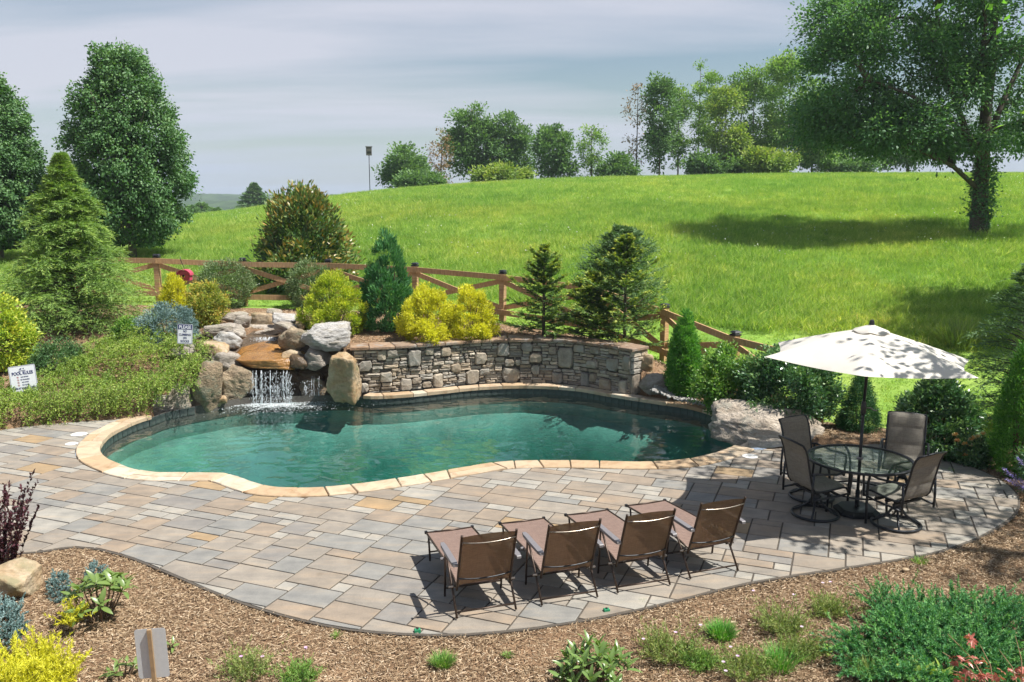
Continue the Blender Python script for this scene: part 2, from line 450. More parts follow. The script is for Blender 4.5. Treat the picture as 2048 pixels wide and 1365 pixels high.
def paver_mat():
    m, nt, out = new_mat('paver')
    oi = N(nt, 'ShaderNodeObjectInfo')
    base = ramp(nt, oi.outputs['Random'], [(0, (.245, .20, .155)), (.17, (.235, .208, .175)), (.34, (.205, .192, .175)), (.5, (.252, .222, .185)), (.64, (.23, .196, .158)), (.78, (.212, .206, .19)), (.90, (.285, .268, .235)), (.955, (.29, .21, .125))], 'CONSTANT')
    geo = N(nt, 'ShaderNodeNewGeometry')
    mpn = N(nt, 'ShaderNodeMapping'); mpn.inputs['Rotation'].default_value = (0, 0, R(21.6)); mpn.inputs['Scale'].default_value = (1, 5, 1)
    nt.links.new(geo.outputs['Position'], mpn.inputs[0])
    n1 = noise_tex(nt, 1.6, 5, .6, mpn.outputs[0], .3)
    n2 = noise_tex(nt, 60, 4, .7, geo.outputs['Position'])
    c = mixc(nt, .5, base, ramp(nt, n1, [(.3, (.70, .72, .74)), (.5, (1, 1, 1)), (.68, (1.3, 1.16, 1.0))]), 'MULTIPLY')
    n3 = noise_tex(nt, 3.5, 4, .6, geo.outputs['Position'])
    c = mixc(nt, .6, c, ramp(nt, n3, [(.35, (.78, .78, .78)), (.65, (1.2, 1.18, 1.14))]), 'MULTIPLY')
    c = mixc(nt, .35, c, ramp(nt, n2, [(.3, (.7, .7, .7)), (.7, (1.25, 1.25, 1.25))]), 'MULTIPLY')
    vor = N(nt, 'ShaderNodeTexVoronoi', {'Scale': 2.6}); nt.links.new(geo.outputs['Position'], vor.inputs['Vector'])
    st = ramp(nt, vor.outputs['Distance'], [(.03, (.72, .69, .64)), (.16, (1, 1, 1))])
    c = mixc(nt, .45, c, st, 'MULTIPLY')
    principled(nt, out, c, .8, 0, bump(nt, n2, .35, .006), .25)
paver_mat()
flat('joint_sand', (.075, .062, .048), .95, var=.3, scale=60)
def coping_mat():
    m, nt, out = new_mat('coping')
    oi = N(nt, 'ShaderNodeObjectInfo'); geo = N(nt, 'ShaderNodeNewGeometry')
    base = ramp(nt, oi.outputs['Random'], [(0, (.40, .29, .18)), (.2, (.43, .33, .225)), (.4, (.48, .39, .28)), (.55, (.40, .29, .18)), (.7, (.45, .36, .25)), (.86, (.50, .43, .33)), (.95, (.34, .21, .115))], 'CONSTANT')
    n1 = noise_tex(nt, 3.2, 6, .65, geo.outputs['Position'], 1.2); n2 = noise_tex(nt, 45, 4, .7, geo.outputs['Position'])
    c = mixc(nt, .8, base, ramp(nt, n1, [(.3, (.72, .58, .46)), (.5, (1, 1, 1)), (.7, (1.25, 1.2, 1.1))]), 'MULTIPLY')
    c = mixc(nt, .3, c, ramp(nt, n2, [(.3, (.7, .7, .7)), (.7, (1.2, 1.2, 1.2))]), 'MULTIPLY')
    principled(nt, out, c, .7, 0, bump(nt, n1, .35, .012), .3)
coping_mat()
stone_mat('wall_stone', [(.25, (.20, .175, .145)), (.42, (.36, .325, .275)), (.6, (.50, .455, .39)), (.8, (.60, .54, .45))], 3.0, .85, None, 2.0, .8, .6, .02)
stone_mat('wall_stone_big', [(.25, (.19, .17, .145)), (.5, (.34, .305, .255)), (.75, (.48, .42, .335))], 2.2, .8, (.30, .285, .25), 1.0, .7, .5, .02)
flat('mortar', (.09, .08, .068), .95, var=.4, scale=25)
stone_mat('cap_stone', [(.28, (.17, .115, .08)), (.5, (.28, .195, .135)), (.75, (.37, .29, .215))], 2.5, .75, (.28, .25, .22), 1, .6, .5, .02)
stone_mat('boulder_grey', [(.22, (.19, .155, .12)), (.4, (.36, .315, .26)), (.58, (.50, .45, .385)), (.85, (.62, .57, .50))], 2.6, .85, (.34, .31, .24), 3.0, .35, 1.0, .07)
stone_mat('boulder_white', [(.22, (.30, .28, .26)), (.4, (.54, .52, .49)), (.7, (.74, .72, .68))], 3.0, .85, (.48, .44, .37), 6.0, .15, 1.0, .07)
stone_mat('boulder_brown', [(.25, (.14, .105, .07)), (.48, (.31, .24, .16)), (.65, (.43, .34, .23)), (.85, (.52, .45, .36))], 2.4, .85, (.22, .215, .15), 1.5, .25, 1.0, .07)
stone_mat('boulder_orange', [(.25, (.18, .115, .06)), (.42, (.35, .235, .125)), (.58, (.42, .33, .22)), (.85, (.52, .45, .34))], 1.6, .8, (.24, .21, .12), 1.0, .1, .7, .04)
stone_mat('boulder_tan', [(.22, (.22, .175, .13)), (.42, (.40, .335, .265)), (.62, (.55, .48, .40)), (.85, (.66, .60, .52))], 2.2, .85, (.36, .33, .27), 2.0, .1, 1.0, .07)
stone_mat('wet_slab', [(.25, (.16, .075, .022)), (.5, (.30, .15, .045)), (.75, (.36, .22, .09))], 2.0, .22, None, 1.0, .1, .6, .03)
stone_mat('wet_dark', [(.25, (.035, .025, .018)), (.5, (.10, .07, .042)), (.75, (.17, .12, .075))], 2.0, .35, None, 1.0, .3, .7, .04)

# ------------------------------------------------------------------ ground sheet, cut round patio and pool
def build_ground():
    pts = []
    def noise_ok(x, y): return not (-13.4 < x < 7.6 and 7.0 < y < 19.2)
    inpoly = lambda x, y: bool(inside(hole, [x], [y])[0])
    edges = []
    hp = []
    for p in hole:
        if not hp or (p - hp[-1]).length > 0.05: hp.append(p)
    k0 = len(pts); pts += [Vector((p.x, p.y)) for p in hp]
    edges += [(k0 + i, k0 + (i + 1) % len(hp)) for i in range(len(hp))]
    ml = [Vector((x, float(np.interp(x, MX, MY)))) for x in np.arange(-30, 20.1, .4)]
    k1 = len(pts); pts += ml; edges += [(k1 + i, k1 + i + 1) for i in range(len(ml) - 1)]
    gx, gy = np.meshgrid(np.arange(-18, 18.1, .45), np.arange(2.2, 26, .45))
    gx = gx.ravel() + rng.uniform(-.1, .1, gx.size); gy = gy.ravel() + rng.uniform(-.1, .1, gy.size)
    keep = ~inside(hole, gx, gy)
    hpx = np.array([[p.x, p.y] for p in hp])
    near = np.min((gx[:, None] - hpx[None, :, 0]) ** 2 + (gy[:, None] - hpx[None, :, 1]) ** 2, axis=1) < .02
    keep &= ~near
    pts += [Vector((a, b)) for a, b in zip(gx[keep], gy[keep])]
    def add_grid(xs, ys, ex):
        for x in xs:
            for y in ys:
                if not (ex[0] < x < ex[1] and ex[2] < y < ex[3]): pts.append(Vector((x + random.uniform(-.05, .05), y + random.uniform(-.05, .05))))
    add_grid(np.arange(-70, 70.1, 2.0), np.arange(-2, 100, 2.0), (-18.5, 18.5, 1.8, 26.3))
    add_grid(np.arange(-250, 251, 25), np.arange(-60, 400, 25), (-74, 74, -6, 104))
    add_grid(np.arange(-3000, 3001, 300), np.arange(-600, 4000, 300), (-260, 260, -70, 410))
    vo, eo, fo = delaunay_2d_cdt(pts, edges, [], 0, 1e-5)[:3]
    V = np.array([[v.x, v.y] for v in vo]); T = np.array([f for f in fo if len(f) == 3])
    c = V[T].mean(axis=1)
    out = ~inside(hole, c[:, 0], c[:, 1])
    T = T[out]; c = c[out]
    z = height(V[:, 0], V[:, 1])
    nz_ = np.array([mnoise.noise(Vector((a * .9, b * .9, 3))) * .03 if abs(a) < 20 and b < 27 else 0 for a, b in V])
    hset = inside(hole, V[:, 0], V[:, 1])
    z = z + nz_
    near_m = is_mulch(c[:, 0], c[:, 1]) & (np.abs(c[:, 0]) < 31) & (c[:, 1] > -40)
    for nm, sel, mt in (('mulch_bed', near_m, 'mulch'), ('field', ~near_m, 'grass_ground')):
        t = T[sel]; used, inv = np.unique(t, return_inverse=True)
        t2 = inv.reshape(t.shape)
        verts = np.c_[V[used], z[used]]
        # skirts along the cut edges
        e = np.sort(np.vstack([t2[:, [0, 1]], t2[:, [1, 2]], t2[:, [2, 0]]]), axis=1)
        ue, cnt = np.unique(e, axis=0, return_counts=True)
        be = ue[cnt == 1]
        mid = verts[be].mean(axis=1)
        be = be[(np.abs(mid[:, 0]) < 18) & (mid[:, 1] < 23) & (mid[:, 1] > 6)]
        low = np.unique(be); mp_ = {a: len(verts) + i for i, a in enumerate(low)}
        vlow = verts[low].copy(); vlow[:, 2] = np.minimum(vlow[:, 2] - .3, -.5)
        verts2 = np.vstack([verts, vlow])
        me = bpy.data.meshes.new(nm)
        me.from_pydata(verts2.tolist(), [], [tuple(x) for x in t2.tolist()] + [(a, b, mp_[b], mp_[a]) for a, b in be.tolist()])
        me.polygons.foreach_set('use_smooth', [True] * len(me.polygons)); me.update()
        tag(link(nm, me, mt), kind='structure')
build_ground()

# ------------------------------------------------------------------ patio of pavers
def poly_fill(name, poly, z, mat):
    pl = [Vector((p[0], p[1])) for p in poly]
    vo, eo, fo = delaunay_2d_cdt(pl, [(i, (i + 1) % len(pl)) for i in range(len(pl))], [], 1, 1e-5)[:3]
    me = bpy.data.meshes.new(name)
    me.from_pydata([(v.x, v.y, z) for v in vo], [], [tuple(f) for f in fo]); me.update()
    return link(name, me, mat)
patio = tag(poly_fill('patio', patio_poly, -.012, 'joint_sand'), kind='structure')
# edge restraint of the paving
mbe = MB()
eo_ = offset_pts([Vector((p.x, p.y)) for p in edge], .03, False)
for i in range(len(edge) - 1):
    a, b, c, d = edge[i], edge[i + 1], eo_[i + 1], eo_[i]
    mbe.add([(a.x, a.y, -.01), (b.x, b.y, -.01), (c.x, c.y, -.01), (d.x, d.y, -.01), (a.x, a.y, -.3), (b.x, b.y, -.3), (c.x, c.y, -.3), (d.x, d.y, -.3)], [(0, 1, 2, 3), (3, 2, 6, 7), (1, 0, 4, 5)])
mbe.build('edge_restraint', 'joint_sand', patio)
def clip_rect(subj, x0, x1, y0, y1):
    def cl(pts, ins, cut):
        o = []
        for i in range(len(pts)):
            a, b = pts[i - 1], pts[i]
            ia, ib = ins(a), ins(b)
            if ib:
                if not ia: o.append(cut(a, b))
                o.append(b)
            elif ia: o.append(cut(a, b))
        return o
    def cx(v): return lambda a, b: (v, a[1] + (b[1] - a[1]) * (v - a[0]) / (b[0] - a[0]))
    def cy(v): return lambda a, b: (a[0] + (b[0] - a[0]) * (v - a[1]) / (b[1] - a[1]), v)
    for ins, cut in ((lambda p: p[0] >= x0, cx(x0)), (lambda p: p[0] <= x1, cx(x1)), (lambda p: p[1] >= y0, cy(y0)), (lambda p: p[1] <= y1, cy(y1))):
        if len(subj) < 3: return []
        subj = cl(subj, ins, cut)
    o = []
    for p in subj:
        if not o or math.hypot(p[0] - o[-1][0], p[1] - o[-1][1]) > 1e-4: o.append(p)
    return o
ANG = R(-21.6); ca, sa = math.cos(ANG), math.sin(ANG)
def to_l(p): return (p[0] * ca + p[1] * sa, -p[0] * sa + p[1] * ca)
def to_w(p): return (p[0] * ca - p[1] * sa, p[0] * sa + p[1] * ca)
def build_pavers():
    U = .185; lp = [to_l(p) for p in patio_poly]
    xs = [p[0] for p in lp]; ys = [p[1] for p in lp]
    x0, y0 = min(xs) - 1, min(ys) - 1
    nx = int((max(xs) - x0) / U) + 4; ny = int((max(ys) - y0) / U) + 4
    occ = np.zeros((nx + 4, ny + 4), bool)
    rnd = random.Random(4); rects = []
    for j in range(ny):
        for i in range(nx):
            if occ[i, j]: continue
            free = 1
            while free < 4 and i + free < nx and not occ[i + free, j]: free += 1
            opts = [o for o in ((3, 2), (3, 2), (3, 2), (2, 2), (2, 2), (2, 1), (2, 1), (3, 1), (4, 2)) if o[0] <= free and not occ[i:i + o[0], j:j + o[1]].any()]
            w, h = rnd.choice(opts) if opts else (free, 1)
            occ[i:i + w, j:j + h] = True; rects.append((i, j, w, h))
    shared = {}; cells = []
    lpa = np.array(lp)
    g = .009
    for i, j, w, h in rects:
        a, b, c, d = x0 + i * U + g, x0 + (i + w) * U - g, y0 + j * U + g, y0 + (j + h) * U - g
        pl = clip_rect(lp, a, b, c, d)
        if len(pl) < 3: continue
        ar = abs(sum(pl[k - 1][0] * pl[k][1] - pl[k][0] * pl[k - 1][1] for k in range(len(pl)))) / 2
        if ar < .002: continue
        full = ar > .999 * (b - a) * (d - c)
        cx_, cy_ = (a + b) / 2, (c + d) / 2
        wx, wy = to_w((cx_, cy_))
        cells.append((full, ar, w, h, wx, wy, cx_, cy_, pl, b - a, d - c))
    # the 300 largest in view are parts, slivers and those out of view are one part
    def vis(cc):
        wx, wy = cc[4], cc[5]; return abs(wx / wy) < .63
    order = sorted(range(len(cells)), key=lambda k: -(cells[k][1] / cells[k][5] ** 2 if vis(cells[k]) else 0))
    top = set(order[:300]); rest = MB()
    for k, (full, ar, w, h, wx, wy, cx_, cy_, pl, bw, bh) in enumerate(cells):
        zt = rnd.uniform(-.0035, .0)
        loc_poly = [(p[0] - cx_, p[1] - cy_) for p in pl]
        if sum(loc_poly[q - 1][0] * loc_poly[q][1] - loc_poly[q][0] * loc_poly[q - 1][1] for q in range(len(loc_poly))) < 0: loc_poly.reverse()
        if k in top:
            if full:
                if (w, h) not in shared:
                    shared[(w, h)] = MB().prism([(-bw / 2, -bh / 2), (bw / 2, -bh / 2), (bw / 2, bh / 2), (-bw / 2, bh / 2)], -.045, 0, .006, .004).mesh('paver')
                me = shared[(w, h)]
            else: me = MB().prism(loc_poly, -.045, 0, .006, .004).mesh('paver')
            o = link('paver', me, 'paver', patio, (wx, wy, zt)); o.rotation_euler = (rnd.gauss(0, .002), rnd.gauss(0, .002), ANG)
        else:
            rest.prism([to_w((p[0] + cx_, p[1] + cy_)) for p in loc_poly], -.045, zt, .006, .004)
    if rest.v: tag(rest.build('paver_remainder', 'paver', patio), kind='stuff')
    print('PAVERS', len(cells))
build_pavers()

# ------------------------------------------------------------------ pool: shell, coping, water
def shell_mats():
    m, nt, out = new_mat('pool_plaster')
    v = coords(nt); n1 = noise_tex(nt, 1.2, 5, .6, v); n2 = noise_tex(nt, 40, 4, .7, v)
    c = ramp(nt, n1, [(.3, (.13, .22, .19)), (.7, (.27, .40, .345))])
    c = mixc(nt, .5, c, ramp(nt, n2, [(.3, (.7, .7, .7)), (.7, (1.2, 1.2, 1.2))]), 'MULTIPLY')
    principled(nt, out, c, .8, 0, None, .2)
    m, nt, out = new_mat('waterline_tile')
    br = N(nt, 'ShaderNodeTexNoise', {'Scale': 6.0}); 
    nt.links.new(coords(nt), br.inputs['Vector'])
    c = ramp(nt, br.outputs['Fac'], [(.35, (.022, .032, .032)), (.65, (.062, .075, .068))])
    principled(nt, out, c, .35, 0, None, .5)
shell_mats()
pool_c = sum((p for p in pool), Vector((0, 0))) / NP_
PA = np.array([[p.x, p.y] for p in pool])
def build_pool():
    basin = MB()
    for i in range(NP_):
        a, b = pool[i - 1], pool[i]
        basin.add([(a.x, a.y, -.30), (b.x, b.y, -.30), (b.x, b.y, -1.0), (a.x, a.y, -1.0)], [(0, 1, 2, 3)])
    gx, gy = np.meshgrid(np.arange(-7.5, 5, .3), np.arange(11, 18.6, .3)); gx = gx.ravel(); gy = gy.ravel()
    k = inside(pool, gx, gy); gx = gx[k]; gy = gy[k]
    dd = np.sqrt(np.min((gx[:, None] - PA[None, :, 0]) ** 2 + (gy[:, None] - PA[None, :, 1]) ** 2, axis=1))
    k = dd > .15
    pts = [Vector(p) for p in pool] + [Vector((a, b)) for a, b in zip(gx[k], gy[k])]
    vo, eo, fo = delaunay_2d_cdt(pts, [(i, (i + 1) % NP_) for i in range(NP_)], [], 1, 1e-5)[:3]
    vs_ = []
    for v in vo:
        d = math.sqrt(float(np.min((v.x - PA[:, 0]) ** 2 + (v.y - PA[:, 1]) ** 2)))
        q = min(d / 1.6, 1); q = q * q * (3 - 2 * q)
        deep = .55 + .75 * min(max((v.x + 7) / 7.0, 0), 1)
        vs_.append((v.x, v.y, -.62 - (deep) * q))
    basin.add(vs_, [tuple(f) for f in fo])
    b = basin.build('pool_basin', 'pool_plaster', None, smooth=True); tag(b, kind='structure')
    tl = MB(); tin = offset_pts(pool, -.012)
    for i in range(NP_):
        a, b2 = tin[i - 1], tin[i]
        tl.add([(a.x, a.y, -.03), (b2.x, b2.y, -.03), (b2.x, b2.y, -.36), (a.x, a.y, -.36)], [(0, 1, 2, 3)])
    tl.build('tile_backing', 'mortar', b)
    # single waterline tiles along the band
    per = [0.0]
    tin2 = offset_pts(pool, -.02)
    for i in range(NP_): per.append(per[-1] + (tin2[(i + 1) % NP_] - tin2[i]).length)
    tot = per[-1]
    def at(s):
        s %= tot; i = max(0, int(np.searchsorted(per, s, 'right')) - 1); i = min(i, NP_ - 1)
        t = (s - per[i]) / max(1e-6, per[i + 1] - per[i]); return tin2[i].lerp(tin2[(i + 1) % NP_], t)
    nt_ = int(tot / .155); rr = random.Random(2); inner = MB()
    tm = MB().box((0, 0, 0), (.146, .014, .146)).mesh('tile')
    ntile = 0
    for k in range(nt_):
        s = (k + .5) * tot / nt_; a = at(s - .05); c = at(s); e = at(s + .05)
        if (c.y < 14.8 and c.x > -6.4) or (c.y > 15.9 and -6.3 < c.x < -3.5): continue           # the near side cannot be seen
        t = (e - a); o = link('tile', tm, 'waterline_tile', b, (c.x, c.y, -.115)); o.rotation_euler = (0, 0, math.atan2(t.y, t.x)); ntile += 1
    # coping
    cop = tag(bpy.data.objects.new('pool_coping', MB().mesh('pool_coping')), kind='structure'); 
    bed = MB()
    for ids, wd in ((front_ids, COPW - .02), (back_ids, .19)):
        off = offset_pts(pool, wd)
        for q in range(len(ids) - 1):
            a, b2, c, d = pool[ids[q]], pool[ids[q + 1]], off[ids[q + 1]], off[ids[q]]
            bed.add([(a.x, a.y, -.02), (b2.x, b2.y, -.02), (c.x, c.y, -.02), (d.x, d.y, -.02), (a.x, a.y, -.2), (b2.x, b2.y, -.2)], [(0, 1, 2, 3), (1, 0, 4, 5)])
    cop.data = bed.mesh('pool_coping'); cop.data.materials.append(MATS['mortar']); col.objects.link(cop)
    r = random.Random(9)
    for ids, wd, ovh in ((front_ids, COPW - .012, .035), (back_ids, .20, .05)):
        inn = offset_pts(pool, -ovh); out = offset_pts(pool, wd)
        pin = [inn[i] for i in ids]; pout = [out[i] for i in ids]
        cum = [0.0]
        for q in range(1, len(pin)): cum.append(cum[-1] + (pin[q] - pin[q - 1]).length)
        def ptat(lst, s):
            s = min(max(s, 0), cum[-1]); i = min(max(0, int(np.searchsorted(cum, s, 'right')) - 1), len(lst) - 2)
            t = (s - cum[i]) / max(1e-6, cum[i + 1] - cum[i]); return lst[i].lerp(lst[i + 1], t)
        s = 0.0; jo = 0.0
        while s < cum[-1] - .12:
            L = r.uniform(.28, .85); e = min(s + L, cum[-1])
            if cum[-1] - e < .2: e = cum[-1]
            j1 = 0 if e == cum[-1] else r.uniform(-.13, .13)
            g = .007
            def strip(sa_, sb_, oa, ob, f0=0.0, f1=1.0):
                m = max(2, int((sb_ - sa_) / .1) + 1)
                lo = []; hi = []
                for q in range(m + 1):
                    t = q / m
                    sl_ = sa_ + g + (sb_ - sa_ - 2 * g) * t
                    so_ = sa_ + oa + g + (sb_ + ob - sa_ - oa - 2 * g) * t
                    a = ptat(pin, sl_); b_ = ptat(pout, so_)
                    lo.append(a.lerp(b_, f0)); hi.append(a.lerp(b_, f1))
                return lo, hi
            parts = [strip(s, e, jo, j1)]
            if wd > .3 and r.random() < .38 and e - s > .4:
                f = r.uniform(.4, .6)
                parts = [strip(s, e, jo, j1, 0, f - .012), strip(s, e, jo, j1, f + .012, 1)]
            for lo, hi in parts:
                poly = [Vector(p) for p in lo] + [Vector(p) for p in reversed(hi)]
                c = sum(poly, Vector((0, 0))) / len(poly)
                pl = [((p - c).x + r.uniform(-.004, .004), (p - c).y + r.uniform(-.004, .004)) for p in poly]
                if sum(pl[q - 1][0] * pl[q][1] - pl[q][0] * pl[q - 1][1] for q in range(len(pl))) < 0: pl.reverse()
                zt = r.uniform(.008, .018)
                o = MB().prism(pl, -.062, zt, .012, .012).build('coping_stone', 'coping', cop, (c.x, c.y, 0))
            s = e; jo = j1
    # water
    m, nt, out = new_mat('pool_water')
    geo = N(nt, 'ShaderNodeNewGeometry')
    mpn = N(nt, 'ShaderNodeMapping'); mpn.inputs['Scale'].default_value = (1, 1.7, 1); nt.links.new(geo.outputs['Position'], mpn.inputs[0])
    w1 = noise_tex(nt, 3.5, 3, .6, mpn.outputs[0], .8); w2 = noise_tex(nt, 15, 3, .6, mpn.outputs[0], .7)
    ad = N(nt, 'ShaderNodeMath', operation='MULTIPLY_ADD'); nt.links.new(w2, ad.inputs[0]); ad.inputs[1].default_value = .55; nt.links.new(w1, ad.inputs[2])
    bn = bump(nt, ad.outputs[0], .5, .03)
    fr = fresnel(nt, 1.33, None)
    tr = N(nt, 'ShaderNodeBsdfTransparent', {'Color': (.93, .97, .96, 1)})
    gl = N(nt, 'ShaderNodeBsdfGlossy', {'Roughness': .0, 'Color': (1, 1, 1, 1)})
    ms = N(nt, 'ShaderNodeMixShader'); nt.links.new(fr.outputs[0], ms.inputs[0]); nt.links.new(tr.outputs[0], ms.inputs[1]); nt.links.new(gl.outputs[0], ms.inputs[2])
    nt.links.new(ms.outputs[0], out.inputs['Surface'])
    va = N(nt, 'ShaderNodeVolumeAbsorption', {'Color': (.06, .56, .52, 1), 'Density': .50}); nt.links.new(va.outputs[0], out.inputs['Volume'])
    wob = MB(); wp = offset_pts(pool, .03)
    n = NP_
    pl = [Vector((p.x, p.y)) for p in wp]
    gx, gy = np.meshgrid(np.arange(-7.3, 4.6, .055), np.arange(11.2, 18.4, .055)); gx = gx.ravel() + rng.uniform(-.02, .02, gx.size); gy = gy.ravel() + rng.uniform(-.02, .02, gy.size)
    k = inside([(p.x, p.y) for p in pool], gx, gy); gx, gy = gx[k], gy[k]
    pl += [Vector((a, b_)) for a, b_ in zip(gx, gy)]
    vo, eo, fo = delaunay_2d_cdt(pl, [(i, (i + 1) % n) for i in range(n)], [], 1, 1e-6)[:3]
    def wave(x, y):
        d = math.hypot(x + 4.7, y - 17.1); a = .0105 * (1 + 1.0 * math.exp(-d / 1.8))
        return a * (.8 * mnoise.noise(Vector((x * 2.2, y * 3.4, .3))) + .7 * mnoise.noise(Vector((x * 5.0 + y * 1.2, y * 7.0, 5))) + .25 * mnoise.noise(Vector((x * 9, y * 11, 2))))
    wob.add([(v.x, v.y, WZ + wave(v.x, v.y)) for v in vo], [tuple(f) for f in fo])
    wob.add([(v.x, v.y, -2.6) for v in vo], [tuple(reversed(f)) for f in fo])
    nn = len(vo)
    ue = {}
    for f in fo:
        for i in range(len(f)):
            a, b_ = f[i - 1], f[i]; ue.setdefault((min(a, b_), max(a, b_)), []).append((a, b_))
    for kk, l in ue.items():
        if len(l) == 1:
            a, b_ = l[0]; wob.f.append((b_, a, a + nn, b_ + nn))
    tag(wob.build('pool_water', 'pool_water', smooth=True), kind='structure')
build_pool()

# ------------------------------------------------------------------ retaining wall of stacked stone
def chain(pts):
    cum = [0.0]
    for q in range(1, len(pts)): cum.append(cum[-1] + (pts[q] - pts[q - 1]).length)
    def at(s):
        i = min(max(0, int(np.searchsorted(cum, s, 'right')) - 1), len(pts) - 2)
        t = (s - cum[i]) / (cum[i + 1] - cum[i]); p = pts[i].lerp(pts[i + 1], t)
        tg = (pts[min(i + 2, len(pts) - 1)] - pts[max(i - 1, 0)]).normalized()
        return p, tg
    return cum[-1], at
def stone_mesh(poly, frame, depth, r):
    """poly in (s, z); frame(s, z, out) -> point"""
    n = len(poly); cs = sum(p[0] for p in poly) / n; cz_ = sum(p[1] for p in poly) / n
    o = frame(cs, cz_, 0); vs_ = []
    for k, (ins, dp, jit) in enumerate(((1.0, -.05, 0), (1.0, depth * .55, .004), (.86, depth, .008))):
        for s, z in poly: vs_.append(frame(cs + (s - cs) * ins, cz_ + (z - cz_) * ins, dp + r.uniform(-jit, jit)) - o)
    fs = []
    for q in (0, 1):
        for k in range(n): fs.append((q * n + k, q * n + (k + 1) % n, (q + 1) * n + (k + 1) % n, (q + 1) * n + k))
    vs_.append(frame(cs, cz_, depth * r.uniform(1.0, 1.25)) - o); c = len(vs_) - 1
    for k in range(n): fs.append((2 * n + k, 2 * n + (k + 1) % n, c))
    return MB().add(vs_, fs).mesh('stone'), o
def ragged(x0, x1, z0, z1, r, cut=.22, j=.06):
    w, h = x1 - x0, z1 - z0; c = min(w, h) * cut
    pts = [(x0 + c * r.uniform(.2, 1), z0), ((x0 + x1) / 2, z0 + h * r.uniform(0, j)), (x1 - c * r.uniform(.2, 1), z0), (x1, z0 + c * r.uniform(.2, 1)), (x1 - w * r.uniform(0, j * .6), (z0 + z1) / 2), (x1, z1 - c * r.uniform(.2, 1)), (x1 - c * r.uniform(.2, 1.0), z1), ((x0 + x1) / 2, z1 - h * r.uniform(0, j)), (x0 + c * r.uniform(.2, 1), z1), (x0, z1 - c * r.uniform(.2, 1)), (x0 + w * r.uniform(0, j * .6), (z0 + z1) / 2), (x0, z0 + c * r.uniform(.2, 1))]
    return pts
WALL_H = .93
def skewed(pl, r):
    x0 = min(p[0] for p in pl); x1 = max(p[0] for p in pl); z0 = min(p[1] for p in pl); z1 = max(p[1] for p in pl)
    ta, tb, l_, rr_ = r.uniform(0, .13), r.uniform(0, .13), r.uniform(0, .10), r.uniform(0, .10); cx_ = (x0 + x1) / 2; o = []
    for x, z in pl:
        t = (z - z0) / (z1 - z0); u = (x - x0) / (x1 - x0)
        k = 1 - (ta * t if ta > tb else tb * (1 - t)) * 1.3
        o.append((cx_ + (x - cx_) * k, z - (z1 - z0) * (l_ * u * (t > .5) if l_ > rr_ else rr_ * (1 - u) * (t > .5))))
    return o
